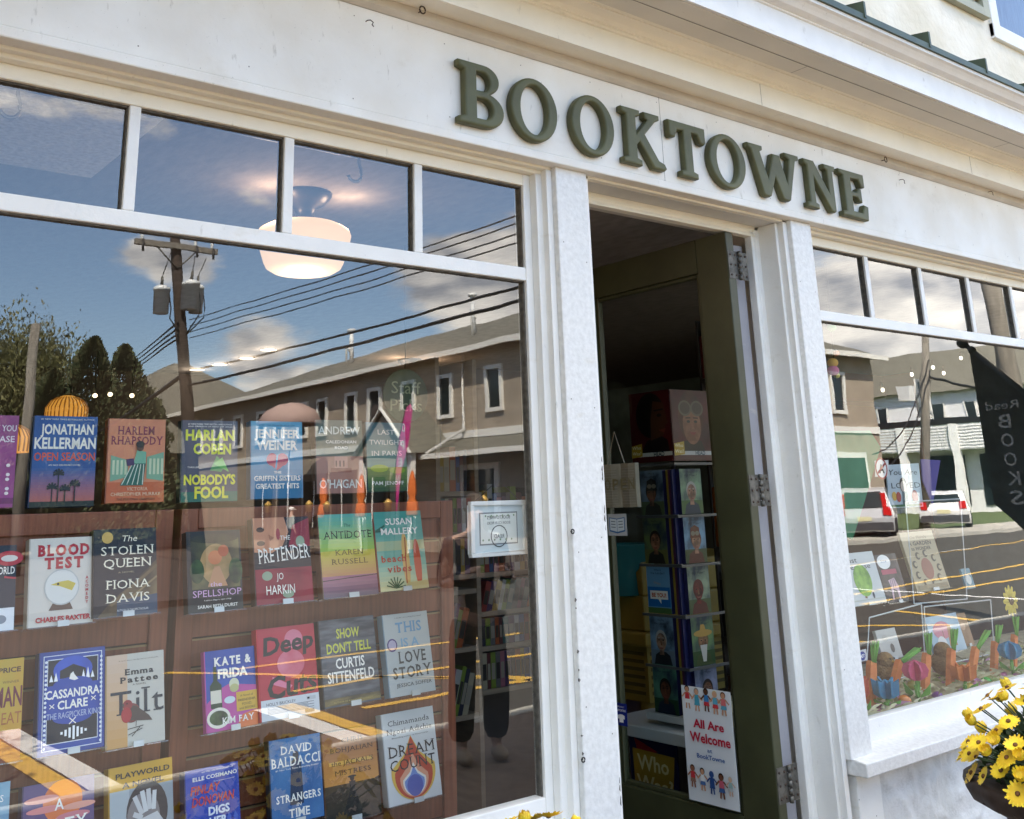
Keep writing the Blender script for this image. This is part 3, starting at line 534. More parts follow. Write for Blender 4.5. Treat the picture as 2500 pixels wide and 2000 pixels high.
wire(mir(atY(458, 909, 25)), mir(atY(227, 1062, 45)), .06, 'black cable sagging left from the pole past the grey hip roof', .1, None, 1.2)
op = MB().tube([Vector((8.0, -30, -.1)), mir(atY(88, 790, 30))], [.17, .13], WOODG, 10).build('utility_pole'); tag(op, 'weathered grey wooden pole in front of the willow', 'utility pole')
rp = thing('utility_pole', 'brown wooden pole with a grey meter box standing beside the white building', 'utility pole', (39.4, -20.65, 0))
q = atX(2270, 815, 39.4); MB().tube([(0, 0, -.1), (0, -q.y+20.65, q.z)], [.2, .16], WOODG, 10).build('shaft', rp); MB().box(-.22, .22, -.30, .30, atX(2257, 976, 39.4).z, atX(2257, 938, 39.4).z, GREYM).build('meter_box', rp)
q = atY(2487, 845, 3.7); q2 = atY(2530, 1050, 3.7); o = MB().tube([(q2.x, -3.7, 0), (q2.x, -3.7, q2.z), (q.x, -3.7, q.z), (q.x-.3, -3.7, 7.5)], [.14, .13, .12, .10], WOODG, 10).build('utility_pole'); tag(o, 'thick pale wooden pole at the near kerb beyond the shop flag', 'utility pole')
for k, (a, bq) in enumerate((((2268, 880), (2130, 1110)), ((2270, 905), (2145, 1150)))): wire(mir(atX(*a, 39.3)), mir(atX(*bq, 33)), .025, ('slack black wire hanging beside the brown pole, '+('outer loop' if k == 0 else 'inner loop')), .8)
wire(mir(atX(2270, 920, 39.3)), mir(atX(2420, 950, 43)), .06, 'heavy black cable bundle running right from the brown pole', .1, None, 2)
# ---------------------------------------------------------------- trees
def leaf_mat(n, a, b): return M(n, a, .7, col2=b, scale=1.2, detail=4)
def tree(name, lab, base, h, cr, lean, mats, n, leaf, kind, grp=None, seed=1):
    R = random.Random(seed); t = thing(name, lab, 'tree', base, R.random()*6, grp); BK = M('bark', (.06, .045, .032), .95, var=.3, scale=8)
    tr = MB(); tr.tube([(0, 0, -.1), (.05, 0, h*.3), (.0, .1, h*.7)], [.28, .2, .06], BK, 8)
    lumps = []
    if kind == 'loose':
        for k in range(26):
            an = R.random()*6.28; rr = cr*(.25+.7*R.random()); z = h*(.45+.5*R.random()*(1-.35*(rr/cr)))
            p = Vector((rr*math.cos(an), rr*math.sin(an), z)); m = p*.45; m.z = h*(.25+.2*R.random())
            tr.tube([(0, 0, h*.12), m*.6+Vector((0, 0, .1*h)), p], [.09, .06, .015], BK, 5); lumps.append((p, cr*.34))
        for k in range(24 if name == 'willow_tree' else 0):
            an = R.random()*6.28; rr = cr*R.random(); tr.tube([(.1*math.cos(an), .1*math.sin(an), 0), (rr*.4*math.cos(an), rr*.4*math.sin(an), h*.35), (rr*math.cos(an), rr*math.sin(an), h*.75)], [.07, .05, .02], BK, 5)
    tr.build('trunk', t); cw = MB()
    for i in range(n):
        if kind == 'loose':
            c, r = R.choice(lumps); p = c+Vector((R.gauss(0, r*.5), R.gauss(0, r*.5), R.gauss(0, r*.55))); sz = leaf*(.5+R.random()); dr = Vector((R.gauss(0, .4), R.gauss(0, .4), -1+R.random()*.4))
        else:
            f = R.random()**1.4; z = h*(.06+.94*f); an = R.random()*6.28; lob = .72+.2*math.sin(an*3+z*1.3+seed)+.1*math.sin(an*7+z*3)+.34*(random.Random(int(z*2.1)*131+int(an*3.2)*17+seed).random()-.35); rmax = cr*min(1, (1-f)*1.5)**.62*lob; rr = rmax*(.55+.45*R.random()**.5)*(1 if R.random() > .06 else 1.15)
            p = Vector((rr*math.cos(an), rr*math.sin(an), z)); sz = leaf*(.6+.8*R.random()); dr = Vector((math.cos(an), math.sin(an), .55+.7*R.random()))
        dr.normalize(); sd = dr.cross(Vector((R.gauss(0, 1), R.gauss(0, 1), R.gauss(0, 1)))).normalized()*sz*(.2 if kind == 'loose' else .34); e = dr*sz
        m = mats[0] if R.random() < .6 else mats[1]
        cw.add([p-e*.5, p+sd, p+e*.6, p-sd], [(0, 1, 2, 3)], m)
    cw.build('crown', t, fixn=False); return t
WL = [leaf_mat('willow_leaf', (.10, .10, .03), (.16, .15, .05)), leaf_mat('willow_leaf_dark', (.06, .065, .02), (.10, .10, .03))]
EG = [leaf_mat('conifer_leaf', (.034, .050, .018), (.065, .085, .030)), leaf_mat('conifer_leaf_brown', (.07, .072, .028), (.10, .095, .038))]
tree('willow_tree', 'tall loose yellow green willow just coming into leaf left of the evergreens', (11.0, -53, 0), 10.9, 4.6, 0, WL, 40000, .18, 'loose', 'trees behind the plaza', 3)
tree('willow_tree', 'smaller thin yellow green willow between the tall willow and the evergreens', (14.9, -56, 0), 10.4, 2.8, 0, WL, 20000, .18, 'loose', 'trees behind the plaza', 5)
for (x, y, h, r, lab, sd) in ((14.1, -45, 9.3, 2.5, 'dark evergreen with the tallest pointed top, left of its twin', 1), (15.9, -46, 9.2, 2.3, 'dark evergreen twin with a pointed top beside the hip roof', 2), (12.3, -44, 7.6, 2.3, 'broad dark evergreen under the willow branches', 4), (17.6, -47.5, 7.4, 2.0, 'low dark evergreen closest to the hip roof', 6), (9.6, -44, 5.2, 2.6, 'low dark evergreen shrub at the foot of the willow', 7), (6.6, -44, 4.6, 2.6, 'low dark evergreen shrub behind the grey pole', 8)):
    tree('evergreen_tree', lab, (x, y, 0), h, r, 0, EG, 15000, .19, 'cone', 'trees behind the plaza', sd)
for k, (x, y, h, r) in enumerate(((-4, -60, 11, 4.5), (1.5, -62, 12, 4.5), (48, -75, 9, 4), (90, -66, 12, 6), (30, -82, 10, 5))):
    tree('street_tree', ('round green tree far behind the plaza, first from the left', 'round green tree far behind the plaza beside the willow', 'round green tree behind the white building', 'large round green tree at the far end of the street', 'round green tree beyond the grey hip roof')[k], (x, y, 0), h, r, 0, WL, 2200, .7, 'loose', 'trees far across the street', 20+k)
for k, (x, y, h, r) in enumerate(((-2.2, -3.85, 6.2, 2.3), (-7.0, -3.9, 6.8, 2.6))):
    tree('street_tree', 'added unseen tree left of the shop that blocks sky light, '+('nearest the window' if k == 0 else 'farther along the kerb'), (x, y, 0), h, r, 0, WL, 14000, .15, 'loose', 'added sky-blocking trees along the shop pavement', 40+k)  # unseen trees added to keep sky light off the left-facing reveals
# ---------------------------------------------------------------- plaza furniture
ORG = M('orange_canvas', (.62, .14, .02), .8, var=.12, scale=9, stretch=(4, 4, .6))
umb = None
for k, (px, pt_, pb_, lab) in enumerate(((1007, 1141, 1240, 'closed orange umbrella in front of the arched window'), (884, 1147, 1240, 'closed orange umbrella, middle one of the three on the plaza'), (790, 1190, 1240, 'closed orange umbrella beside the grey service window, farthest of the three'))):
    X = 18.4; a = mir(atX(px, pt_, X))
    if umb is None:
        umb = thing('patio_umbrella', lab, 'umbrella', (a.x, a.y, 0), 0, 'closed orange umbrellas on the plaza')
        MB().tube([(0, 0, 0), (0, 0, 2.6)], .025, WOODP, 8).build('pole', umb)
        wb_ = lambda kk: 1+.22*math.cos(kk*math.pi/2)
        MB().lathe([(.0, 2.62), (.05, 2.55), (.13, 2.2), (.15, 1.9), (.10, 1.75), (.17, 1.6), (.20, 1.25), (.14, 1.2), (.03, 1.3)], (0, 0, 0), ORG, 16, wob=wb_).build('canopy', umb)
        MB().lathe([(0, .0), (.28, 0), (.28, .06), (.05, .12), (0, .12)], (0, 0, 0), BLACK, 14).build('base', umb)
    else: dup(umb, (a.x, a.y, 0), 0, lab)
PINKC = M('pale_pink_canvas', (.42, .29, .25), .8)
pu = atX(715, 980, 18.8); t = thing('patio_umbrella', 'open pale pink umbrella over a table on the plaza', 'umbrella', (18.8, -pu.y, 0))
MB().tube([(0, 0, 0), (0, 0, pu.z)], .03, TRIM, 8).build('pole', t); MB().lathe([(0, pu.z), (.5, pu.z-.08), (1.0, pu.z-.35), (1.35, pu.z-.85), (1.3, pu.z-.88)], (0, 0, 0), PINKC, 16).build('canopy', t)
MAG = M('magenta_fabric', (.55, .03, .22), .7, col2=(.70, .06, .30), scale=3)
fa, fb = atX(995, 985, 17.8), atX(972, 1242, 17.8)
t = thing('feather_flag', 'tall curved magenta feather flag on a pole on the plaza', 'flag', (17.8, -fb.y, 0))
yy = -fa.y+fb.y
pl = MB(); pts = [(0, 0, 0), (0, .05, 1.4), (0, .0, 2.6), (0, .25, 3.6), (0, .7, fa.z-.1), (0, .95, fa.z)]; pl.tube(pts, .02, BLACK, 6); pl.build('pole', t)
fl = MB(); fl.poly([(0.0, .06, 1.35), (0, .12, 1.35), (0, .38, 2.6), (0, .80, 3.5), (0, 1.05, fa.z-.25), (0, .95, fa.z-.03), (0, .68, fa.z-.12), (0, .24, 3.55), (0, .0, 2.6)], MAG)
T = frame_T((-.004, .10, 0), (0, 1, 0), (0, 0, 1)); 
for k, ch in enumerate('OPEN'): put_text(fl, ch, frame_T((-.006, 0, 0), (0, -1, 0), (0, 0, 1)), -(.5-.1*k) if k < 3 else -.16, fa.z-.75-.5*k, .26, WHITE, .22, bold=.02)
fl.build('fabric', t, fixn=False)
GOLD = M('gold_lantern', (.62, .38, .10), .4, metal=.3)
for k, (px, py) in enumerate(((662, 1232), (760, 1230), (803, 1232), (955, 1227), (1193, 1217))):
    q = atX(px, py, 17.6); t = thing('post_lantern', ('gold capped post lantern, farthest along the plaza fence', 'gold capped post lantern, second from the far end', 'gold capped post lantern, third from the far end', 'gold capped post lantern near the feather flag', 'gold capped post lantern nearest the street corner')[k], 'lantern', (17.6, -q.y, 0), 0, 'post lanterns along the plaza')
    MB().box(-.07, .07, -.07, .07, 0, q.z-.25, WOODP).build('post', t); MB().lathe([(.02, .12), (.06, .08), (.15, .0), (.12, -.03), (.10, -.25), (0, -.25)], (0, 0, q.z-.0), GOLD, 12).build('cap', t)
# ---------------------------------------------------------------- people
SKIN = M('skin', (.52, .32, .24), .55)
def skinned(name, joints, edges, parent, m, sub=1):
    me = bpy.data.meshes.new(name); me.from_pydata([j[:3] for j in joints], edges, []); o = bpy.data.objects.new(name, me); COL.objects.link(o)
    md = o.modifiers.new('s', 'SKIN'); md.use_smooth_shade = True
    for i, j in enumerate(joints): me.skin_vertices[0].data[i].radius = (j[3], j[4] if len(j) > 4 else j[3])
    me.skin_vertices[0].data[0].use_root = True
    o.modifiers.new('u', 'SUBSURF').levels = sub; o.modifiers['u'].render_levels = sub
    dg = bpy.context.evaluated_depsgraph_get(); dg.update(); m2 = bpy.data.meshes.new_from_object(o.evaluated_get(dg)); bpy.data.objects.remove(o)
    m2.materials.clear(); m2.materials.append(m); o = bpy.data.objects.new(name, m2); COL.objects.link(o); o.parent = parent; return o
def person(lab, loc, rz, H, top, trou, hair, arms='down', cap=None, grp=None):
    k = H/1.72; t = thing('person', lab, 'person', loc, rz, grp)
    J = [(0, 0, .95, .13, .10), (0, .01, 1.15, .12, .09), (0, .0, 1.38, .15, .09), (0, -.005, 1.48, .055), (0, .015, 1.60, .075, .09), (0, .01, 1.69, .06, .07)]
    E_ = [(0, 1), (1, 2), (2, 3), (3, 4), (4, 5)]
    for s_ in (-1, 1):
        n = len(J); J += [(.10*s_, 0, .88, .085), (.11*s_, .02, .48, .058), (.12*s_, -.01, .09, .04), (.125*s_, .10, .035, .035)]; E_ += [(0, n), (n, n+1), (n+1, n+2), (n+2, n+3)]
        n = len(J)
        if arms == 'down': J += [(.19*s_, 0, 1.40, .055), (.24*s_, -.02, 1.12, .042), (.25*s_, .06, .88, .032), (.25*s_, .09, .80, .03)]
        else: J += [(.19*s_, 0, 1.40, .055), (.26*s_, .02, 1.12, .042), (.14*s_, .24, 1.20, .032), (.08*s_, .30, 1.25, .03)]
        E_ += [(2, n), (n, n+1), (n+1, n+2), (n+2, n+3)]
        for f in range(4): q = len(J); J += [tuple(a+b for a, b in zip(J[n+3][:3], ((f-1.5)*.014, .02, -.035)))+(.009,), tuple(a+b for a, b in zip(J[n+3][:3], ((f-1.5)*.016, .035, -.07)))+(.008,)]; E_ += [(n+3, q), (q, q+1)]
        q = len(J); J += [tuple(a+b for a, b in zip(J[n+3][:3], (-.03*s_, .03, -.02)))+(.009,)]; E_ += [(n+3, q)]
    sc = lambda JJ: [(a*k, b*k, c*k)+tuple(r*k for r in rest) for a, b, c, *rest in JJ]
    skinned('body', sc(J), E_, t, SKIN)
    JT = [(0, 0, .90, .165, .13), (0, 0, 1.0, .155, .125), (0, 0, 1.2, .135, .11), (0, 0, 1.38, .165, .105), (0, 0, 1.45, .07)]; ET = [(0, 1), (1, 2), (2, 3), (3, 4)]
    for s_ in (-1, 1):
        n = len(JT); JT += [(.19*s_, 0, 1.39, .07), (.245*s_, -.01, 1.13, .055)]; ET += [(3, n), (n, n+1)]
        JT += [(.15*s_, .22, 1.19, .045)] if arms != 'down' else [(.25*s_, .05, .90, .042)]; ET += [(n+1, n+2)]
    skinned('top', sc(JT), ET, t, top)
    JL = [(0, 0, .95, .15, .12)]; EL = []
    for s_ in (-1, 1): n = len(JL); JL += [(.105*s_, 0, .84, .118), (.12*s_, .02, .48, .108), (.125*s_, -.01, .10, .098)]; EL += [(0, n), (n, n+1), (n+1, n+2)]
    skinned('trousers', sc(JL), EL, t, trou)
    for s_ in (-1, 1): MB().ball((.123*s_*k, .05*k, .045*k), (.048*k, .13*k, .048*k), M('tan_shoe', (.35, .27, .2), .6)).build('shoe', t)
    hh = MB(); hh.ball((0, -.005*k, 1.655*k), (.085*k, .10*k, .085*k), hair); hh.build('hair', t)
    fc = MB(); 
    for s_ in (-1, 1): fc.ball((.032*s_*k, .098*k, 1.615*k), .010*k, BLACK, 8, 6)
    fc.ball((0, .108*k, 1.585*k), (.014*k, .02*k, .02*k), SKIN, 8, 6); fc.box(-.025*k, .025*k, .092*k, .100*k, 1.545*k, 1.553*k, M('lip', (.35, .12, .1), .5)); fc.build('face', t)
    if cap: c = MB(); c.ball((0, .0, 1.665*k), (.095*k, .11*k, .08*k), cap); c.box(-.07*k, .07*k, .05*k, .19*k, 1.645*k, 1.66*k, cap); c.build('cap', t)
    return t
DKJ = M('dark_trousers', (.012, .012, .015), .8, var=.3, scale=20); DKT = M('dark_top', (.014, .014, .018), .8, var=.2, scale=14)
person('companion in dark top and dark trousers standing on the pavement facing the window', (4.25, -3.2, 0), rad(18), 1.60, DKT, DKJ, M('brown_hair', (.05, .03, .02), .6), 'up')
q = atX(717, 1245, 18.2); person('distant person in a white cap and pale shirt on the plaza', (18.2, -q.y, 0), rad(-80), 1.62, M('pale_shirt', (.45, .47, .42), .8), DKJ, M('dark_hair', (.02, .015, .01), .6), 'down', WHITE)
q = atX(757, 1240, 18.4); person('distant person with short dark hair and navy jacket on the plaza', (18.4, -q.y, 0), rad(-60), 1.72, M('navy_jacket', (.02, .025, .05), .8), DKJ, M('dark_hair', (.02, .015, .01), .6), 'down')
# ---------------------------------------------------------------- parked cars
def car(lab, loc, rz, paint, tall):
    t = thing('parked_car', lab, 'car', loc, rz, 'cars parked across the street'); L, W, H = 4.6, 1.84, (1.75 if tall else 1.52)
    P = M(paint[0], paint[1], .25, metal=.2, coat=.6); TY = M('tyre', (.012, .012, .012), .8); RED = M('tail_lamp_red', (.45, .01, .01), .2, emit=(.5, .01, .01), es=.25)
    prof = [(-2.3, .45), (-2.32, .75), (-2.22, 1.02), (-2.12, 1.08), (-1.85, H-.12), (-1.6, H-.02), (-.4, H), (.35, H-.08), (1.05, 1.10), (1.95, .98), (2.25, .80), (2.3, .45), (2.2, .28), (-2.2, .28)]
    b = MB(); n = len(prof); vs = []
    for s_, ww in ((-1, .42), (-1, .5), (1, .5), (1, .42)):
        for (x, z) in prof: ins = 1-max(0, z-.95)*.24; vs.append((x*(.985 if ww < .5 else 1), s_*W*ww*ins*(1.09 if ww < .5 else 1.0), z))
    fs = [tuple(range(n))[::-1], tuple(range(3*n, 4*n))]
    for j in range(3):
        for i in range(n): fs.append((j*n+i, j*n+(i+1) % n, (j+1)*n+(i+1) % n, (j+1)*n+i))
    b.add(vs, fs, P); b.build('body', t, bevel=.04)
    MB().add([(-2.17, -.66, 1.06), (-2.17, .66, 1.06), (-1.90, .58, H-.16), (-1.90, -.58, H-.16)], [(0, 1, 2, 3)], WINDK).build('rear_window', t)
    for s_ in (-1, 1):
        MB().add([(-1.75, s_*.845, 1.06), (.9, s_*.845, 1.06), (.3, s_*.765, H-.17), (-1.5, s_*.765, H-.15)], [(0, 1, 2, 3)], WINDK).build('side_window', t)
        l = MB(); l.box(-2.35, -2.16, s_*.72-.12, s_*.72+.12, .82, 1.10, RED)
        if tall: l.box(-2.16, -1.93, s_*.66-.08, s_*.66+.08, 1.08, H-.2, RED)
        l.build('tail_lamp', t)
        for x in (-1.4, 1.4):
            q = MB(); q.lathe([(.0, -.1), (.22, -.1), (.33, -.08), (.33, .08), (.22, .1), (0, .1)], (0, 0, 0), TY, 20); o = q.build('wheel', t); o.rotation_euler = (rad(90), 0, 0); o.location = (x, s_*.82, .33)
    MB().box(-2.40, -2.2, -.85, .85, .34, .60, M('bumper_dark', (.04, .04, .045), .5)).build('bumper', t)
    MB().box(-2.345, -2.30, -.26, .26, .66, .80, M('licence_plate', (.62, .58, .35), .5)).build('licence_plate', t)
    return t
car('silver tall wagon parked with vertical red tail lamps facing the shop', (34.0, -19.6, -.13), rad(-30), ('silver_paint', (.50, .50, .52)), True)
car('white low car parked behind the silver wagon down the street', (41.6, -20.9, -.13), rad(-28), ('white_car_paint', (.78, .78, .78)), False)
# shop flag hanging from its bracket beyond the right window
FX = 5.95
fg = thing('shop_flag', 'black vertical shop flag lettered Read BOOKS hanging from an angled pole on the facade', 'flag', (FX, 0, 0))
tp = atX(2350, 837, FX); lp_ = atX(2367, 862, FX)
m = MB(); ty = .192-tp.y; m.tube([(0, .03, tp.z+ty-.05), (0, ty+.02, tp.z-.02)], .015, BLACK, 8); m.ball((0, ty, tp.z), .035, BLACK); m.ball((0, ty+.05, tp.z-.05), .024, BLACK); m.build('pole', fg)
FB = M('flag_black', (.020, .010, .007), .75); y0 = .192-lp_.y; y1 = y0+.30
cl = MB(); zt = lambda y: tp.z-(y-.192+tp.y)-.02
nu, nv = 22, 14; gv = []
for i in range(nu+1):
    for j in range(nv+1):
        y = y0+(y1-y0)*i/nu; yc_ = (y0+y1)/2; zb = 1.30+abs(y-yc_)/((y1-y0)/2)*.15; z = zt(y)+(zb-zt(y))*j/nv; fl_ = j/nv
        gv.append((.018*fl_*math.sin(9*(y-y0)/.6+1.2*fl_)+.010*fl_*math.sin(23*(y-y0)+3*z), y, z))
cl.add(gv, [(i*(nv+1)+j, (i+1)*(nv+1)+j, (i+1)*(nv+1)+j+1, i*(nv+1)+j+1) for i in range(nu) for j in range(nv)], FB, True)
cl.add([(v[0]+.004, v[1], v[2]) for v in gv], [(i*(nv+1)+j, i*(nv+1)+j+1, (i+1)*(nv+1)+j+1, (i+1)*(nv+1)+j) for i in range(nu) for j in range(nv)], FB, True)
T = frame_T((-.028, 0, 0), (0, -1, 0), (0, 0, 1)); LT = M('flag_lettering', (.50, .48, .46), .6)
yc = -(y0+.155)
put_text(cl, 'Read', T, yc, 1.99, .05, LT, .19)
for k, ch in enumerate('BOOKS'): put_text(cl, ch, T, yc, 1.90-.105*k, .078, LT, .075, bold=.01)
cl.build('fabric', fg, fixn=False)
# ================================================================ inside the left window
WALN = M('walnut_slatwall', (.19, .050, .022), .45, col2=(.26, .076, .033), scale=7, stretch=(14, 14, .5), coat=.2)
BRASS = M('slat_edge', (.30, .20, .10), .4, metal=.3)
SY = .60
def slat(x0, x1, lab):
    t = thing('slatwall_stand', lab, 'display stand', ((x0+x1)/2, SY, .06), 0, 'slatwall stands behind the left window'); o = (x0+x1)/2
    b = MB(); z = .10
    while z < 1.46: b.box(x0-o+.05, x1-o-.05, 0, .02, z-.06, z+.068-.06, WALN); z += .0745
    b.build('slat_panel', t)
    b = MB(); b.box(x0-o+.05, x1-o-.05, .012, .03, .03, 1.46, M('slat_groove', (.03, .014, .01), .7)); 
    z = .10
    while z < 1.46: b.box(x0-o+.05, x1-o-.05, -.001, .002, z+.065-.06, z+.070-.06, BRASS); z += .0745
    b.build('groove_rail', t)
    b = MB(); b.box(x0-o, x0-o+.05, -.012, .14, 0, 1.50, WALN); b.box(x1-o-.05, x1-o, -.012, .14, 0, 1.50, WALN); b.box(x0-o+.0505, x1-o-.0505, -.0115, .14, 1.445, 1.50, WALN); b.box(x0-o+.0505, x1-o-.0505, .03, .1395, 0, .04, WALN); b.build('frame', t, bevel=.003)
slat(-.75, 1.128, 'wide walnut slatwall stand with rows of face-out books, left of the dark gap'); slat(1.150, 2.085, 'narrower walnut slatwall stand with rows of face-out books, right of the dark gap')
PAGES = M('page_block', (.62, .57, .46), .9, var=.12, scale=3, stretch=(1, 60, 1))
def cmat(h, r=.32):
    return M('print_'+h.strip('#'), lin(h), r, coat=.06, spec=.3)
def nmat(a, b, sc=18, st=(1, 1, 1)):
    return M('print_mix_%s_%s_%d_%s' % (a.strip('#'), b.strip('#'), sc, st[0]), lin(a), .35, col2=lin(b), scale=sc, detail=7, stretch=st, coat=.06, spec=.3)
def art(mb, T, W, H, els, z0=.0006, dz=.00012):
    # printed art: els in cover units 0..1 (x right, y up); each layer a hair prouder than the one below
    z = z0
    for e in els:
        k = e[0]; z += dz
        if k == 'r': m = e[5] if not isinstance(e[5], str) else cmat(e[5]); mb.add([(e[1]*W, e[2]*H, z), (e[3]*W, e[2]*H, z), (e[3]*W, e[4]*H, z), (e[1]*W, e[4]*H, z)], [(0, 1, 2, 3)], m, False, T)
        elif k == 'p': m = e[2] if not isinstance(e[2], str) else cmat(e[2]); mb.add([(x*W, y*H, z) for x, y in e[1]], [tuple(range(len(e[1])))], m, False, T)
        elif k == 'c':
            n = 24; m = e[5] if not isinstance(e[5], str) else cmat(e[5]); mb.add([(e[1]*W+e[3]*W*math.cos(i*2*math.pi/n), e[2]*H+e[4]*W*math.sin(i*2*math.pi/n), z) for i in range(n)], [tuple(range(n))], m, False, T)
        elif k == 'g':
            n = e[7] if len(e) > 7 else 10; a, b = lin(e[5]), lin(e[6])
            for i in range(n):
                f = (i+.5)/n; q = tuple(x+(y-x)*f for x, y in zip(a, b)); y0 = e[2]+(e[4]-e[2])*i/n; y1 = e[2]+(e[4]-e[2])*(i+1)/n
                m = M('print_grad_%02x%02x%02x' % tuple(int(v*255) for v in q), q, .35, coat=.06, spec=.3); mb.add([(e[1]*W, y0*H, z), (e[3]*W, y0*H, z), (e[3]*W, y1*H, z), (e[1]*W, y1*H, z)], [(0, 1, 2, 3)], m, False, T)
        elif k == 'l':
            (x0, y0), (x1, y1) = e[1], e[2]; a = Vector((x0*W, y0*H, z)); b = Vector((x1*W, y1*H, z)); d = (b-a).normalized(); nn = Vector((-d.y, d.x, 0))*e[3]*W/2; mb.add([a-nn, b-nn, b+nn, a+nn], [(0, 1, 2, 3)], cmat(e[4]), False, T)
        elif k == 't':
            o = e[6] if len(e) > 6 else {}
            if o.get('sf'): put_serif(mb, e[1], T, e[2]*W, e[3]*H, e[4]*H, cmat(e[5]), (o['w']*W if 'w' in o else None), o.get('b', 0), z, o.get('rot', 0)); continue
            put_text(mb, e[1], T, e[2]*W, e[3]*H, e[4]*H, cmat(e[5]), (o['w']*W if 'w' in o else None), o.get('b', 0), o.get('s', 0), z, o.get('rot', 0))
def palm(x, y, h, c='#141820'):
    o = [('l', (x, y), (x, y+h), .02, c)]
    for a in (15, 50, 90, 130, 165, -15, 195): o.append(('l', (x, y+h), (x+.085*math.cos(rad(a)), y+h+.055*math.sin(rad(a))), .03, c))
    return o
def book(lab, bl, br, tl, b, els, bg='#333333', spine=None, lean=0., yaw=0., thick=.028, W=None, H=None, grp='books on the slatwall stands', soft=False, cut=None, holder=True):
    # lower left, lower right and upper left corner of the cover as seen from the pavement; b: depth behind the facade at the foot
    P = atY(bl[0], bl[1], b); ux = Vector((math.cos(yaw), math.sin(yaw), 0)); nb = Vector((-math.sin(yaw), math.cos(yaw), 0)); up = nb*math.sin(lean)+Vector((0, 0, math.cos(lean)))
    if W is None:
        lo, hi = .08, .3
        for _ in range(40):
            W = (lo+hi)/2
            if proj(P+ux*W)[0] < br[0]: lo = W
            else: hi = W
    if H is None:
        lo, hi = .1, .4
        for _ in range(40):
            H = (lo+hi)/2
            if proj(P+up*H)[1] > tl[1]: lo = H
            else: hi = H
    roll = 0
    t = thing('book', lab, 'book', P, 0, grp); T = frame_T((0, 0, 0), ux, up); sp = cmat(spine) if spine else (cmat(bg) if isinstance(bg, str) else bg)
    c = MB(); bgm = cmat(bg) if isinstance(bg, str) else bg
    c.add([(0, 0, 0), (W, 0, 0), (W, H, 0), (0, H, 0)], [(0, 1, 2, 3)], bgm, False, T)
    c.box(0, W, 0, H, -.0025, -.0002, sp, T=T); c.box(-.003, .0, 0, H, -thick, -.0002, sp, T=T); c.box(0, W, 0, H, -thick-.0025, -thick, sp, T=T)
    art(c, T, W, H, els); c.build('cover', t, fixn=False)
    if b < .6:
        hd = MB(); hd.box(-.004, W+.004, -.004, -.001, -thick-.012, .012, GLASS3, T=T); hd.box(-.004, W+.004, -.004, .016, .011, .013, M('acrylic_edge', (.55, .58, .58), .15, spec=.8), T=T) if False else hd.box(W*.42, W*.60, -.004, .010, .010, .0125, M('acrylic_edge', (.55, .58, .58), .15, spec=.8), T=T)
        tag(hd.build('acrylic_ledge', loc=P), 'clear acrylic ledge clipped to the slatwall under a book', 'ledge', 'acrylic ledges under the books')
    p = MB(); i = .0 if soft else .003; p.box(0, W-i-.0005, i, H-i, -thick, -.0026, PAGES, T=T); p.build('page_block', t)
    return t
def holder(bl, br, b, yaw=0.):
    pass
L_ = rad(11)
Rw1 = dict(b=.625, lean=rad(5)); Rw = dict(b=.475, lean=L_)
WH, BK_ = '#f2f0ea', '#14161c'
# ---- top row
book('magenta hardcover with pale blossom print at the left end of the top row', (-118, 1243), (30, 1236), (-120, 1012), els=[('r', 0, .04, 1, .1, '#7a2a68'), ('t', 'THANK YOU', .62, .86, .07, '#e8d8e8', {'w': .7, 'b': .02}), ('t', 'PLEASE', .7, .74, .07, '#e8d8e8', {'w': .5, 'b': .02})]+[('c', .62+.3*math.sin(i*2.1), .15+.05*(i % 7), .035, .03, '#f4e8ee') for i in range(16)], bg=nmat('#8e3a7e', '#a94a94', 8), spine='#7a2a68', **Rw1)
book('blue hardcover with big white capitals over palm trees at sunset on the top row', (70, 1240), (228, 1236), (65, 1015), els=[('g', 0, .0, 1, .42, '#c46a4e', '#2e5c9c', 14), ('r', 0, .42, 1, 1, nmat('#1f4488', '#2f62a8', 5)), ('r', 0, 0, 1, .06, '#1a2418'), ('t', '#1 NEW YORK TIMES BESTSELLING AUTHOR', .52, .965, .018, WH, {'w': .85}), ('t', 'JONATHAN', .52, .855, .115, WH, {'w': .84, 'b': .03}), ('t', 'KELLERMAN', .5, .70, .125, WH, {'w': .97, 'b': .03}), ('t', 'OPEN SEASON', .5, .55, .092, '#d2543c', {'w': .96, 'b': .02}), ('t', 'AN ALEX DELAWARE NOVEL', .5, .455, .018, WH, {'w': .5})]+palm(.33, .04, .17)+palm(.42, .04, .32)+palm(.53, .04, .15)+palm(.68, .04, .2), bg='#1f4488', spine='#10254e', **Rw1)
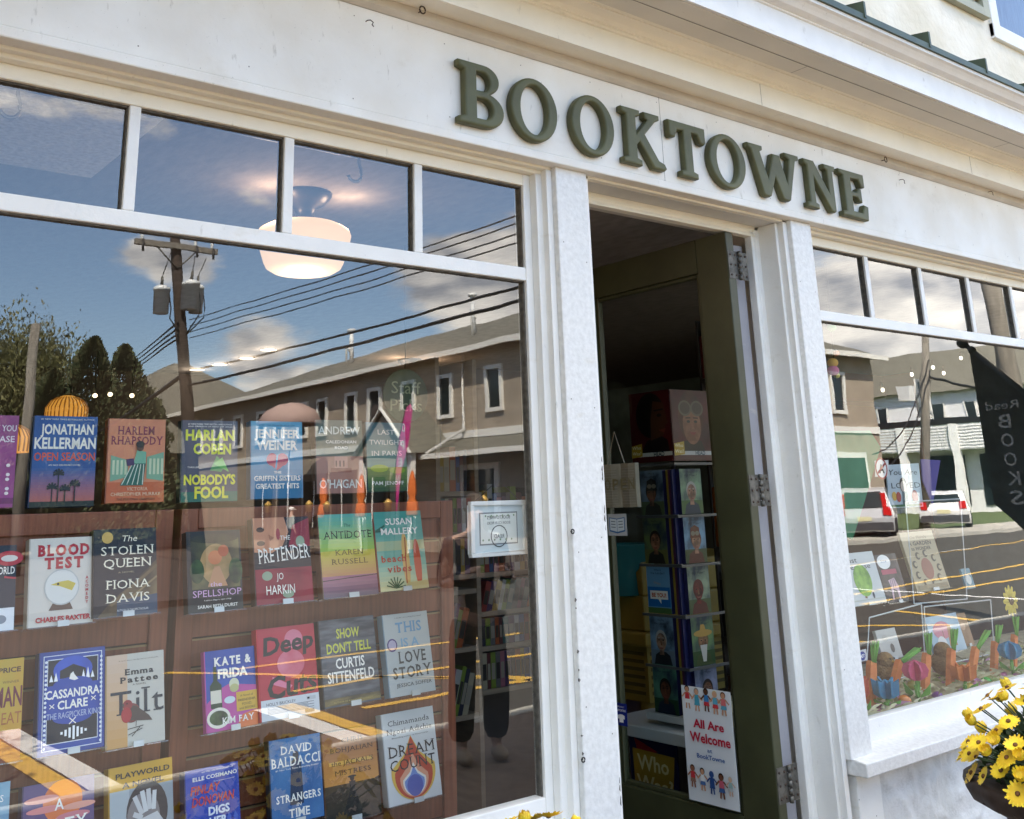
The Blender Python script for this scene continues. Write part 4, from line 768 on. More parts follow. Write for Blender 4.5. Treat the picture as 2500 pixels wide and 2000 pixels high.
book('salmon hardcover with burgundy serif capitals and a seated reader in a green dress', (258, 1229), (399, 1221), (244, 1022), els=[('r', 0, 0, 1, .24, '#c8663a'), ('t', 'HARLEM', .48, .86, .10, '#7c2448', {'sf': 1, 'w': .64, 'b': .012}), ('t', 'RHAPSODY', .5, .74, .10, '#7c2448', {'sf': 1, 'w': .9, 'b': .012}), ('p', [(.05, .25), (.35, .3), (.35, .5), (.05, .56)], '#7fae92'), ('p', [(.68, .28), (.98, .25), (.98, .6), (.68, .54)], '#7fae92')]+[('r', .08+.07*i, .33, .12+.07*i, .5, '#c9d8b8') for i in range(4)]+[('r', .72+.07*i, .33, .76+.07*i, .52, '#c9d8b8') for i in range(4)]+[('p', [(.22, .2), (.62, .2), (.66, .46), (.44, .47)], '#2f6a5c'), ('p', [(.44, .46), (.66, .46), (.66, .60), (.5, .62)], '#77b59a')]+[('l', (.25+.09*i, .21), (.42+.05*i, .45), .014, '#dbe8d8') for i in range(5)]+[('c', .55, .655, .065, .07, '#5c3a2c'), ('c', .55, .69, .075, .06, '#241c1c'), ('p', [(.33, .43), (.46, .44), (.44, .52), (.31, .51)], '#4a3560'), ('t', 'VICTORIA', .52, .16, .04, '#f0d8b8', {'sf': 1, 'w': .36}), ('t', 'CHRISTOPHER MURRAY', .5, .10, .042, '#f0d8b8', {'w': .86}), ('t', 'THE PERSONAL LIBRARIAN', .5, .04, .028, '#3a1e18', {'w': .66})], bg='#d68a66', spine='#8c4a30', **Rw1)
book('dark blue hardcover with huge yellow capitals and a green folded paper figure', (441, 1227), (579, 1216), (427, 1026), els=[('r', 0, 0, 1, 1, nmat('#2a3550', '#5a6070', 3)), ('r', 0, 0, 1, .12, '#1e6a58'), ('t', '#1 NEW YORK TIMES BESTSELLING AUTHOR', .5, .955, .02, WH, {'w': .8}), ('t', 'AND CREATOR OF MANY HIT SERIES', .5, .925, .016, WH, {'w': .8}), ('t', 'HARLAN', .5, .82, .13, '#dce23c', {'w': .88, 'b': .04}), ('t', 'COBEN', .54, .65, .13, '#dce23c', {'w': .68, 'b': .04}), ('p', [(.5, .38), (.62, .56), (.78, .44), (.7, .36)], '#4a9a5a'), ('p', [(.56, .46), (.72, .54), (.84, .36)], '#6abf5e'), ('t', 'THRILLER', .2, .42, .02, WH, {'w': .2}), ('t', "NOBODY'S", .5, .27, .12, '#e8e43c', {'w': .92, 'b': .04}), ('t', 'FOOL', .53, .115, .14, '#e8e43c', {'w': .6, 'b': .04})], bg='#2a3550', spine='#2c3a3a', **Rw1)
book('bright blue hardcover with white block capitals and a broken heart', (613, 1219), (740, 1206), (600, 1028), els=[('g', 0, 0, 1, 1, '#1f6f9e', '#5aa9cf', 8), ('t', '#1 NEW YORK TIMES BESTSELLING AUTHOR', .5, .95, .016, '#12405e', {'w': .7}), ('t', 'JENNIFER', .5, .84, .11, WH, {'w': .88, 'b': .04}), ('t', 'WEINER', .5, .69, .12, WH, {'w': .8, 'b': .04}), ('c', .40, .50, .11, .11, '#b83a5e'), ('c', .60, .50, .11, .11, '#b83a5e'), ('p', [(.29, .47), (.71, .47), (.5, .36)], '#b83a5e'), ('l', (.5, .56), (.47, .38), .03, '#4a9fc9'), ('t', 'THE', .5, .335, .03, WH, {'w': .14, 'b': .02}), ('t', 'GRIFFIN SISTERS', .5, .26, .065, WH, {'w': .9, 'b': .03}), ('t', 'GREATEST HITS', .5, .16, .065, WH, {'w': .84, 'b': .03})], bg='#3a8ab8', spine='#1c5a80', **Rw1)
book('grey and rose hardcover with white capitals above a pink building', (774, 1206), (889, 1197), (748, 1025), els=[('r', 0, .55, 1, 1, nmat('#56685a', '#6a7468', 4)), ('r', 0, 0, 1, .5, nmat('#9a6a60', '#b88878', 6)), ('r', .38, .32, .66, .50, '#c8968a'), ('r', .3, .28, .74, .34, '#8c5048')]+[('r', .4+.08*i, .36, .43+.08*i, .44, '#5a3a3a') for i in range(3)]+[('t', 'ANDREW', .5, .86, .11, '#e6ebe4', {'w': .9, 'b': .015}), ('t', 'CALEDONIAN', .53, .70, .042, WH, {'w': .66, 'b': .02}), ('t', 'ROAD', .53, .62, .042, WH, {'w': .28, 'b': .02}), ('t', "O'HAGAN", .5, .13, .12, '#e6e4de', {'w': .9, 'b': .015})], bg='#6a7468', spine='#584438', **Rw1)
book('teal hardcover with widely spaced thin white capitals over a green park', (899, 1201), (996, 1193), (882, 1031), els=[('g', 0, 0, 1, .35, '#3a5a44', '#7a9a54', 6), ('g', 0, .35, 1, 1, '#7fa39a', '#3e6676', 8), ('c', .3, .33, .22, .08, '#a8bf4a'), ('c', .75, .3, .2, .07, '#8fae46'), ('t', 'LAST', .5, .86, .075, WH, {'w': .42}), ('t', 'TWILIGHT', .5, .71, .075, WH, {'w': .86}), ('t', 'IN PARIS', .5, .55, .075, WH, {'w': .76}), ('t', 'PAM JENOFF', .5, .12, .055, WH, {'w': .8, 'b': .01})], bg='#4a7278', spine='#2f4a50', **Rw1)
# ---- second row
book('dark navy hardcover with glossy red shapes at the left end of the second row', (-85, 1550), (35, 1531), (-90, 1336), els=[('c', .85, .84, .3, .16, '#b02434'), ('c', .85, .84, .18, .07, '#d8d4d0'), ('t', 'WORLD', .72, .70, .09, WH, {'w': .5, 'b': .01}), ('l', (.75, .62), (1, .6), .04, '#b02434'), ('r', .35, 0, .98, .26, '#dfe6ee'), ('c', .7, .13, .12, .09, '#8a93a0')], bg='#141d2c', spine='#0c121c', yaw=.1, **Rw)
book('light grey hardcover with red slab capitals and a snow globe', (68.5, 1534.5), (226, 1510.6), (62, 1316.6), els=[('t', 'BLOOD', .53, .86, .125, '#b0202e', {'sf': 1, 'w': .82, 'b': .05}), ('t', 'TEST', .53, .71, .125, '#b0202e', {'sf': 1, 'w': .62, 'b': .05}), ('p', [(.3, .17), (.68, .17), (.62, .27), (.38, .27)], '#5a4638'), ('c', .5, .43, .28, .28, '#b9bdbc'), ('c', .5, .43, .26, .26, '#d9dcd9'), ('p', [(.32, .46), (.46, .44), (.66, .38), (.72, .46), (.6, .5), (.46, .49)], '#c9b84a'), ('c', .44, .465, .02, .02, '#2a2a20')]+[('t', c, .9, .52-.047*i, .034, '#b0202e', {'b': .03}) for i, c in enumerate('ACOMEDY')]+[('t', 'CHARLES BAXTER', .53, .075, .055, '#b0202e', {'w': .86, 'b': .04})], bg=nmat('#cfccc4', '#dad8d2', 2), spine='#b9b5ad', yaw=.06, **Rw)
book('black hardcover with elegant white capitals and gilded museum arch', (229.5, 1510), (384, 1491), (213, 1294), els=[('p', [(.05, 0), (1, 0), (1, .62), (.6, .35), (.3, .2)], nmat('#3a2f1e', '#7a6844', 10)), ('l', (.25, .12), (1, .55), .05, '#6a5836'), ('l', (.4, .1), (1, .42), .03, '#8a7650'), ('p', [(.35, 0), (1, 0), (1, .22), (.35, .17)], '#39495e'), ('c', .2, .9, .09, .09, '#c8a858'), ('t', 'The', .56, .885, .075, '#f0ecd8', {'w': .24, 's': .2}), ('t', 'STOLEN', .52, .745, .105, '#f0ecd8', {'sf': 1, 'w': .84}), ('t', 'QUEEN', .52, .60, .105, '#f0ecd8', {'sf': 1, 'w': .76}), ('t', 'A NOVEL', .5, .49, .02, '#a89f80', {'w': .26}), ('t', 'FIONA', .53, .355, .10, '#f0ecd8', {'sf': 1, 'w': .68}), ('t', 'DAVIS', .53, .20, .10, '#f0ecd8', {'sf': 1, 'w': .68}), ('t', 'AUTHOR OF THE SPECTACULAR', .6, .06, .025, '#d8dce0', {'w': .5})], bg='#15171b', spine='#0a0b0d', yaw=.05, **Rw)
book('dark green hardcover with a lit forest garden path and lilac title', (462, 1499), (594.5, 1481), (449, 1299), els=[('r', .06, .28, .96, .9, nmat('#2c2a18', '#6a6a3c', 12)), ('c', .52, .58, .30, .34, nmat('#7a6a3c', '#c9a06a', 9)), ('p', [(.35, .3), (.72, .3), (.58, .55), (.48, .55)], '#b98a62'), ('c', .5, .66, .13, .12, '#c77a4a'), ('c', .66, .74, .1, .1, '#b0562e'), ('c', .16, .5, .13, .2, nmat('#1e2c14', '#4a6430', 20)), ('c', .88, .48, .13, .22, nmat('#1e2c14', '#4a6430', 20)), ('c', .5, .9, .45, .08, nmat('#101408', '#2c3018', 20)), ('t', 'the', .5, .33, .06, '#d9b8d6', {'w': .22}), ('t', 'SPELLSHOP', .52, .225, .085, '#c9a3cf', {'w': .9}), ('t', 'It takes a village to open a shop', .52, .14, .018, WH, {'w': .5}), ('t', 'SARAH BETH DURST', .52, .065, .04, WH, {'w': .74, 'b': .01})], bg='#101611', spine='#0c0f0d', yaw=.05, **Rw)
book('crimson and black hardcover with a painted face and scratchy white lettering', (627, 1479), (766, 1462), (609, 1266), els=[('r', 0, 0, 1, .45, nmat('#7a1628', '#a02338', 5)), ('r', 0, .4, 1, .66, '#16171a'), ('p', [(0, .6), (.0, 1), (.55, 1), (.62, .82), (.5, .66), (.3, .58)], '#c48a68'), ('c', .12, .86, .07, .04, '#4a3426'), ('c', .12, .70, .07, .04, '#4a3426'), ('p', [(.26, .80), (.36, .76), (.28, .72)], '#a06a4e'), ('c', .43, .80, .035, .09, '#9c3844'), ('p', [(.6, .64), (1, .64), (1, .98), (.7, .9)], '#8e1c30'), ('c', .2, .32, .09, .07, '#8fa38a'), ('c', .82, .7, .08, .09, '#8fa38a'), ('c', .55, .1, .1, .06, '#8fa38a'), ('t', 'THE', .55, .755, .055, WH, {'w': .18}), ('t', 'PRETENDER', .52, .57, .17, WH, {'sf': 1, 'w': .9, 'rot': .06}), ('t', 'JO', .42, .31, .08, WH, {'w': .12}), ('t', 'HARKIN', .42, .16, .11, WH, {'w': .5})], bg='#2a1a1c', spine='#3c2a1e', yaw=.03, **Rw)
book('rainbow gradient hardcover with black title and tan author lettering', (790.8, 1462.5), (924.7, 1444), (772.6, 1257.7), els=[('g', 0, 0, 1, .25, '#6a5a6a', '#b07a8a', 6), ('g', 0, .25, 1, .55, '#c9946a', '#c9c04a', 8), ('g', 0, .55, 1, 1, '#9abf4a', '#5aa9a0', 10), ('t', 'The', .52, .86, .04, '#2c3a34', {'w': .12, 's': .2}), ('t', 'ANTIDOTE', .52, .745, .095, '#1c2420', {'sf': 1, 'w': .88}), ('t', 'KAREN', .52, .53, .065, '#6a5a34', {'sf': 1, 'w': .5}), ('t', 'RUSSELL', .52, .42, .065, '#6a5a34', {'sf': 1, 'w': .66}), ('l', (.0, .2), (1, .24), .012, '#5a4a4a')], bg='#9abf4a', spine='#6a4a3a', yaw=.03, **Rw)
book('sea green paperback with two surfboards stuck in beach sand', (929.6, 1446), (1047, 1429), (911, 1251), els=[('g', 0, 0, 1, .3, '#d9cf9a', '#8fc0ae', 5), ('g', 0, .3, 1, 1, '#7fb8a8', '#4a9c92', 8), ('r', 0, .5, 1, .62, nmat('#c9c08a', '#8fb8a0', 5)), ('c', .58, .38, .075, .46, '#d8b06a'), ('c', .82, .33, .075, .40, '#c8583e'), ('l', (.55, .08), (.6, .66), .02, '#a8402e'), ('p', [(.4, 0), (1, 0), (1, .1), (.6, .09)], '#cbb77e')]+[('l', (.32, .03), (.32+.2*math.cos(rad(a)), .03+.14*math.sin(rad(a))), .02, '#3a5a3a') for a in range(10, 180, 22)]+[('l', (0, .75), (.2, .75+.08*math.sin(i)), .03, '#3a6a5a') for i in range(4)]+[('t', 'SUSAN', .5, .87, .085, WH, {'w': .56, 'b': .02}), ('t', 'MALLERY', .5, .745, .085, WH, {'w': .78, 'b': .02}), ('t', 'beach', .32, .40, .085, '#b8402e', {'sf': 1, 'w': .5, 'b': .02}), ('t', 'vibes', .42, .27, .085, '#b8402e', {'sf': 1, 'w': .5, 'b': .02})], bg='#7fb8a8', spine='#8a4a3a', yaw=.03, soft=True, **Rw)
# ---- third row
book('yellow and orange painterly hardcover with maroon letters at the left end of the third row', (-95, 1880), (48, 1859), (-100, 1620), els=[('g', 0, 0, 1, .35, '#7a3a2a', '#c9742e', 5), ('r', 0, .3, 1, 1, nmat('#c9942e', '#b8a83a', 6)), ('t', 'PRICE', .75, .89, .05, '#4a2a1e', {'w': .4, 'b': .03}), ('t', 'WINNER', .78, .77, .025, '#6a4a2a', {'w': .3}), ('t', 'MAN', .74, .63, .2, '#6a1e2e', {'w': .5, 'b': .02}), ('t', 'HEAT', .74, .42, .12, '#a8642e', {'w': .5})], bg='#c9942e', spine='#8a4a1e', **Rw)
book('royal blue hardcover with white ornamental border, castle skyline and bold white capitals', (91, 1851), (255, 1821), (86, 1595), els=[('r', .05, .04, .95, .96, '#dfe6f2'), ('r', .062, .048, .938, .952, '#2c4aa0'), ('r', .11, .1, .89, .92, '#dfe6f2'), ('r', .12, .108, .88, .912, '#0e1526'), ('c', .5, .8, .3, .2, nmat('#1c3a9c', '#3a64d8', 6)), ('p', [(.3, .72), (.7, .72), (.7, .80), (.5, .855), (.3, .80)], '#0a0f1c')]+[('p', [(.14+.07*i, .7), (.2+.07*i, .7), (.17+.07*i, .77+.02*(i % 3))], '#eef2f8') for i in (0, 1, 7, 8, 9)]+[('r', .07, .34, .93, .66, '#2646a4'), ('c', .5, .66, .3, .1, '#2646a4'), ('c', .5, .34, .3, .1, '#2646a4'), ('p', [(.44, .71), (.52, .69), (.58, .70), (.52, .75), (.5, .78), (.46, .76)], WH), ('t', 'CASSANDRA', .5, .575, .085, WH, {'w': .82, 'b': .025}), ('t', 'CLARE', .5, .465, .085, WH, {'w': .46, 'b': .025}), ('t', 'THE RAGPICKER KING', .52, .365, .06, '#a9b6d8', {'w': .82, 'b': .01}), ('l', (.45, .27), (.55, .33), .014, WH), ('l', (.55, .27), (.45, .33), .014, WH), ('l', (.15, .44), (.22, .48), .012, WH), ('l', (.22, .44), (.15, .48), .012, WH), ('l', (.78, .47), (.85, .51), .012, WH), ('l', (.85, .47), (.78, .51), .012, WH)]+[('r', .32+.06*i, .12+.02*abs(i-3), .355+.06*i, .25-.015*abs(i-3), '#eef2f8') for i in range(7)]+[('c', .08, .07+.0435*i, .02, .02, '#dfe6f2') for i in range(20)]+[('c', .92, .07+.0435*i, .02, .02, '#dfe6f2') for i in range(20)], bg='#2c4496', spine='#1c2c60', yaw=.04, **Rw)
book('pale hardcover with tall thin black serif title and a small red breasted bird', (260, 1832.5), (403, 1803), (252, 1603), els=[('g', 0, 0, .35, 1, '#c99a5a', '#d0b8a4', 10), ('t', 'A novel about one day and one earthquake', .55, .93, .014, '#6a5a50', {'w': .7}), ('t', 'Emma', .56, .80, .065, '#1c1e22', {'sf': 1, 'w': .5, 'b': .03}), ('t', 'Pattee', .56, .715, .065, '#1c1e22', {'sf': 1, 'w': .66, 'b': .03}), ('t', 'A NOVEL', .56, .655, .018, '#3a3430', {'w': .24}), ('t', 'Tilt', .52, .475, .27, '#1f2936', {'sf': 1, 'w': .92}), ('c', .42, .35, .15, .15, '#7a3a34'), ('p', [(.34, .28), (.52, .26), (.78, .24), (.72, .3), (.5, .42), (.4, .43)], '#4a3a34'), ('c', .35, .44, .085, .08, '#8e2c2e'), ('c', .33, .335, .09, .12, '#a8262c'), ('p', [(.24, .44), (.29, .46), (.29, .43)], '#4a4440'), ('c', .34, .455, .012, .012, '#0a0a0a'), ('l', (.5, .26), (.49, .2), .01, '#3a3430'), ('l', (.35, .18), (.62, .2), .012, '#3a3430'), ('l', (.36, .12), (.6, .17), .012, '#3a3430'), ('l', (.42, .1), (.56, .19), .012, '#3a3430')], bg=nmat('#c9c4ba', '#b8beb8', 1), spine='#b89a6a', yaw=.05, **Rw)
book('blue and pink paperback with hand painted white title and a wine bottle', (507, 1791), (630.5, 1765), (495.7, 1592), els=[('p', [(0, .0), (1, 0), (1, .5), (.45, .56), (.3, .52), (0, .35)], '#b84a9a'), ('p', [(.55, 0), (1, 0), (1, .2), (.7, .16)], '#d8743e'), ('p', [(.08, .28), (.3, .28), (.3, .56), (.22, .62), (.21, .8), (.15, .8), (.14, .62), (.07, .56)], '#1e3a24'), ('r', .08, .34, .29, .5, '#d8d4c4'), ('c', .55, .55, .1, .1, '#cfd4b8'), ('c', .55, .50, .09, .07, '#b8b880'), ('c', .45, .36, .11, .06, '#c9d8e2'), ('c', .22, .16, .23, .17, '#e4e0d4'), ('c', .22, .16, .18, .12, nmat('#1e2c1a', '#4a6a38', 30)), ('r', .58, .2, 1, .44, '#cfa83a'), ('t', 'A Novel of', .79, .39, .028, '#2a2418', {'w': .26}), ('t', 'FRIENDSHIP,', .79, .335, .03, '#2a2418', {'w': .36, 'b': .01}), ('t', 'FOOD,', .79, .285, .03, '#2a2418', {'w': .2}), ('t', 'and BOOKS', .79, .235, .03, '#2a2418', {'w': .32}), ('t', 'KATE &', .54, .855, .105, WH, {'sf': 1, 'w': .74, 'b': .045}), ('t', 'FRIDA', .53, .70, .115, WH, {'w': .6, 'b': .045}), ('t', 'KIM FAY', .6, .115, .08, WH, {'sf': 1, 'w': .62, 'b': .015})], bg=nmat('#24459c', '#2f55b0', 8), spine='#b84a9a', yaw=.07, soft=True, thick=.018, **Rw)
book('red and pink hardcover with loose brushed black title and white lower band', (639, 1764), (781, 1736), (621.7, 1537.7), els=[('r', 0, .22, 1, 1, nmat('#a81c30', '#c83a50', 3)), ('c', .55, .58, .24, .2, nmat('#c84a60', '#e08aa0', 7)), ('c', .62, .85, .16, .14, '#d87a92'), ('p', [(.22, .46), (.55, .34), (.5, .3), (.2, .38)], '#dc7a98'), ('t', 'Deep', .52, .82, .2, '#15161c', {'w': .9, 'b': .03, 's': .12, 'rot': .06}), ('t', 'Cuts', .55, .36, .24, '#15161c', {'w': .86, 'b': .03, 's': .15, 'rot': .06}), ('r', 0, 0, 1, .22, '#cfd5dc'), ('t', 'HOLLY BRICKLEY', .34, .17, .034, '#2a2e36', {'w': .5}), ('r', .78, .155, .94, .195, '#b8bec6'), ('r', .79, .165, .83, .185, '#14161a')]+[('l', (.1, .135-.014*i), (.9-.1*(i % 2), .135-.014*i), .009, '#7a828c') for i in range(6)]+[('r', .74+.016*i, .02, .748+.016*i, .06, '#1a1c20') for i in range(10)], bg='#a81c30', spine='#c8283a', yaw=.05, **Rw)
book('dark sea wave hardcover with yellow and white condensed capitals', (794, 1732), (930.4, 1709), (779.7, 1517), els=[('r', 0, 0, 1, 1, nmat('#3c4048', '#6a6e76', 14, (1, 1, 5))), ('r', 0, .02, 1, .1, nmat('#4a4434', '#8a7a4a', 14, (1, 1, 5))), ('t', 'SHOW', .5, .83, .115, '#cfd04a', {'w': .42, 'b': .02}), ('t', "DON'T TELL", .5, .665, .115, '#cfd04a', {'w': .8, 'b': .02}), ('t', 'CURTIS', .5, .485, .12, WH, {'w': .52, 'b': .02}), ('t', 'SITTENFELD', .5, .335, .125, WH, {'w': .84, 'b': .02}), ('t', 'AUTHOR OF ROMANTIC COMEDY', .5, .05, .018, '#b8a860', {'w': .7})], bg='#4a4e56', spine='#2c2e34', yaw=.05, **Rw)
book('pale grey hardcover with light blue and charcoal slab serif title', (954, 1705), (1064, 1685), (929, 1503), els=[('t', 'a tender and aching first novel', .55, .95, .016, '#4a4e52', {'w': .6}), ('t', 'THIS', .54, .83, .13, '#6f9cc0', {'sf': 1, 'w': .58, 'b': .02}), ('t', 'IS A', .54, .64, .11, '#86acc8', {'w': .4, 'b': .02}), ('t', 'LOVE', .56, .46, .14, '#4a4e50', {'sf': 1, 'w': .6, 'b': .02}), ('t', 'STORY', .52, .28, .14, '#4a4e50', {'sf': 1, 'w': .84, 'b': .02}), ('t', 'JESSICA SOFFER', .54, .13, .045, '#4a4e50', {'w': .78}), ('c', .14, .62, .11, .11, '#5a4a80'), ('c', .14, .62, .085, .085, '#b8b0c8')], bg='#b9bfbf', spine='#7d96a8', yaw=.05, **Rw)
# ---- bottom row
book('small light blue paperback at the left end of the bottom row', (-90, 2130), (16, 2112), (-95, 1925), els=[('g', 0, 0, 1, 1, '#4a7aa0', '#8ab4cc', 5), ('t', 'TIDES', .6, .8, .09, WH, {'w': .5})], bg='#6a9aba', soft=True, **Rw)
book('purple hardcover with orange sun, pink clouds and thin white serif capitals', (50, 2150), (228, 2124), (41, 1922), els=[('g', 0, 0, 1, 1, '#4a3a6a', '#5c4a7c', 4), ('c', .55, .76, .28, .28, '#d8743a'), ('c', .25, .82, .24, .05, '#e09a92'), ('c', .3, .70, .26, .045, '#d88a88'), ('c', .78, .68, .24, .045, '#e0a08e'), ('c', .7, .58, .24, .05, '#c87a86'), ('t', 'A', .5, .735, .13, WH, {'w': .13, 'b': .015}), ('t', 'FORTY', .5, .50, .15, WH, {'sf': 1, 'w': .78, 'b': .012}), ('t', 'YEAR', .5, .3, .15, WH, {'sf': 1, 'w': .6, 'b': .012}), ('t', 'KISS', .5, .12, .15, WH, {'w': .5, 'b': .012})], bg='#4a3a6a', spine='#362a52', yaw=.04, **Rw)
book('yellow hardcover with a grey photograph of a man covering his face with a hand', (268, 2095), (425, 2066), (260, 1878), els=[('r', 0, 0, 1, .72, '#8f9ba3'), ('r', 0, .0, .3, .72, '#a9b4ba'), ('c', .58, .42, .33, .42, '#2c2a2c'), ('c', .52, .36, .26, .34, '#7a7678'), ('p', [(.42, .34), (.74, .40), (.98, .1), (1, 0), (.72, 0), (.5, .2)], '#c4c6c8'), ('l', (.5, .4), (.38, .62), .07, '#c4c6c8'), ('l', (.56, .42), (.5, .67), .07, '#cdd0d2'), ('l', (.62, .44), (.6, .68), .07, '#c4c6c8'), ('l', (.68, .43), (.70, .65), .065, '#cdd0d2'), ('l', (.5, .36), (.36, .42), .07, '#c4c6c8'), ('t', 'PLAYWORLD', .52, .89, .065, '#1c1a14', {'w': .86, 'b': .02}), ('t', 'A NOVEL', .52, .775, .065, '#1c1a14', {'w': .66, 'b': .02}), ('t', 'ADAM ROSS', .5, .08, .07, WH, {'w': .8})], bg='#cf9f24', spine='#b48a1c', yaw=.08, **Rw)
book('cobalt blue hardcover with red slanted title, white capitals and a picket fence', (458, 2090), (590, 2062), (446, 1885), els=[('t', 'NEW YORK TIMES BESTSELLING AUTHOR', .6, .95, .016, WH, {'w': .6}), ('t', 'ELLE COSIMANO', .55, .88, .05, WH, {'w': .84, 'b': .02}), ('t', '"Finlay Donovan is irresistible"', .72, .81, .016, WH, {'w': .4}), ('t', 'FINLAY', .36, .745, .11, '#c8443e', {'w': .56, 's': .2, 'b': .02}), ('t', 'DONOVAN', .5, .605, .115, '#c8443e', {'w': .8, 's': .2, 'b': .02}), ('t', 'DIGS', .6, .46, .10, '#dfe6f4', {'w': .4, 'b': .04}), ('t', 'HER', .58, .33, .10, '#dfe6f4', {'w': .34, 'b': .04}), ('t', 'OWN', .58, .2, .10, '#dfe6f4', {'w': .4, 'b': .04})]+[('p', [(.02+.12*i, 0), (.1+.12*i, 0), (.1+.12*i, .34), (.06+.12*i, .4), (.02+.12*i, .34)], '#4a68c0') for i in (0, 1, 6, 7)], bg=nmat('#1f3fa0', '#2a4cb4', 6), spine='#16285e', yaw=.08, **Rw)
book('blue misty hardcover with white serif capitals and a shadowy figure', (665, 2020), (792, 1994), (650.7, 1810), els=[('r', 0, 0, 1, 1, nmat('#2a5690', '#5a90c4', 3)), ('p', [(.35, .2), (.62, .2), (.6, .7), (.5, .78), (.4, .7)], '#1c3050'), ('c', .5, .78, .06, .07, '#1c3050'), ('t', 'DAVID', .52, .86, .10, WH, {'sf': 1, 'w': .6, 'b': .015}), ('t', 'BALDACCI', .5, .72, .115, WH, {'sf': 1, 'w': .94, 'b': .015}), ('t', '#1 New York Times Bestselling Author', .52, .63, .02, WH, {'w': .84}), ('t', 'STRANGERS', .52, .29, .09, WH, {'sf': 1, 'w': .86, 's': .15, 'b': .02}), ('t', 'IN', .52, .2, .04, WH, {'w': .1, 's': .15}), ('t', 'TIME', .52, .11, .1, WH, {'sf': 1, 'w': .4, 's': .15, 'b': .02})], bg='#2a5690', spine='#16263a', yaw=-.04, **Rw)
book('sepia sunset hardcover with brown capitals and a woman in a long dress', (798, 2015), (932, 1996), (781, 1793), els=[('g', 0, .38, 1, 1, '#c98a3e', '#8a5434', 12), ('g', 0, 0, 1, .4, '#1c1a14', '#4a3a22', 8), ('p', [(0, .3), (.3, .37), (.6, .33), (1, .42), (1, .2), (0, .2)], '#33281a'), ('r', .1, .62, .9, .66, '#d8a850'), ('p', [(.3, .06), (.66, .06), (.54, .34), (.56, .42), (.44, .42), (.46, .34)], '#151210'), ('c', .5, .45, .04, .045, '#151210'), ('c', .5, .47, .08, .018, '#151210'), ('t', 'CHRIS', .55, .89, .05, '#3a2416', {'sf': 1, 'w': .4}), ('t', 'BOHJALIAN', .53, .785, .055, '#3a2416', {'sf': 1, 'w': .78}), ('t', "the JACKAL'S", .53, .64, .055, '#3a2416', {'w': .78}), ('t', 'MISTRESS', .53, .53, .055, '#3a2416', {'sf': 1, 'w': .66})], bg='#8a5434', spine='#5a3418', yaw=-.03, **Rw)
DC = [('t', 'Chimamanda', .5, .885, .06, '#3a3e44', {'sf': 1, 'w': .8}), ('t', 'Ngozi Adichie', .5, .79, .06, '#3a3e44', {'sf': 1, 'w': .86}), ('t', 'Bestselling author of Americanah', .5, .72, .016, '#3a3e44', {'w': .7})]
def drop(w, h, y, c): return ('p', [(.5, y+h), (.5+w*.35, y+h*.72)]+[(.5+w*math.sin(a), y+w*.72-w*.72*math.cos(a)) for a in [1.75-i*.175 for i in range(21)]]+[(.5-w*.35, y+h*.72)], c)
DC += [drop(.42, .70, .02, '#d8b04a'), drop(.36, .68, .03, '#b8432c'), drop(.27, .48, .05, '#d8987a'), drop(.22, .36, .06, '#e4ded6'), drop(.19, .31, .07, '#6a8ac8'), ('c', .5, .17, .15, .15, '#4258a8'), ('t', 'DREAM', .5, .57, .125, '#23262c', {'sf': 1, 'w': .86}), ('t', 'COUNT', .5, .42, .125, '#23262c', {'sf': 1, 'w': .86})]
book('white hardcover with a large red and blue flame drop and thin black capitals', (952, 1972), (1080, 1938), (929, 1746), els=DC, bg='#d4d6d6', spine='#b8babc', yaw=.03, **Rw)
# ---------------------------------------------------------------- bookcase behind, with spines
CASE = M('bookcase_wood', (.15, .115, .075), .6, var=.15, scale=6, stretch=(1, 1, 8))
bk = thing('bookcase', 'dim wooden bookcase with two bays of packed shelves beyond the slatwall', 'bookcase', (0, 0, 0))
bY = 1.55
xs = [atY(1078, 1500, bY).x, atY(1166, 1500, bY).x, atY(1300, 1500, bY).x+.25]
sh1 = [atY(1120, y, bY).z for y in (1200, 1300, 1404, 1441, 1583, 1750)]; sh2 = [atY(1220, y, bY).z for y in (1300, 1396, 1490, 1574, 1680)]
for x in (xs[0]-.02, xs[1], xs[2]): MB().box(x, x+.022, bY, bY+.26, .06, 2.2, CASE).build('upright', bk)
for z in sh1: MB().box(xs[0]+.002, xs[1], bY+.003, bY+.255, z-.02, z, CASE).build('shelf', bk)
for z in sh2: MB().box(xs[1]+.022, xs[2], bY+.003, bY+.255, z-.02, z, CASE).build('shelf', bk)
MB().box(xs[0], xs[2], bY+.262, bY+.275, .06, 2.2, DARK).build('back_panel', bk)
R = random.Random(11)
PAL = [('orange', '#b8541c'), ('blue', '#22508c'), ('lime green', '#7f9a2e'), ('red', '#9a2420'), ('navy', '#1c2440'), ('cream', '#c4b898'), ('teal', '#1f6a68'), ('black', '#16161a'), ('white', '#c8c8c4'), ('maroon', '#5a1c24'), ('yellow', '#b8982c'), ('grey', '#6a6a6c'), ('purple', '#4a2c5e'), ('pink', '#b06a7c')]
first = None; ordw = ['top', 'second', 'third', 'fourth', 'fifth', 'bottom']
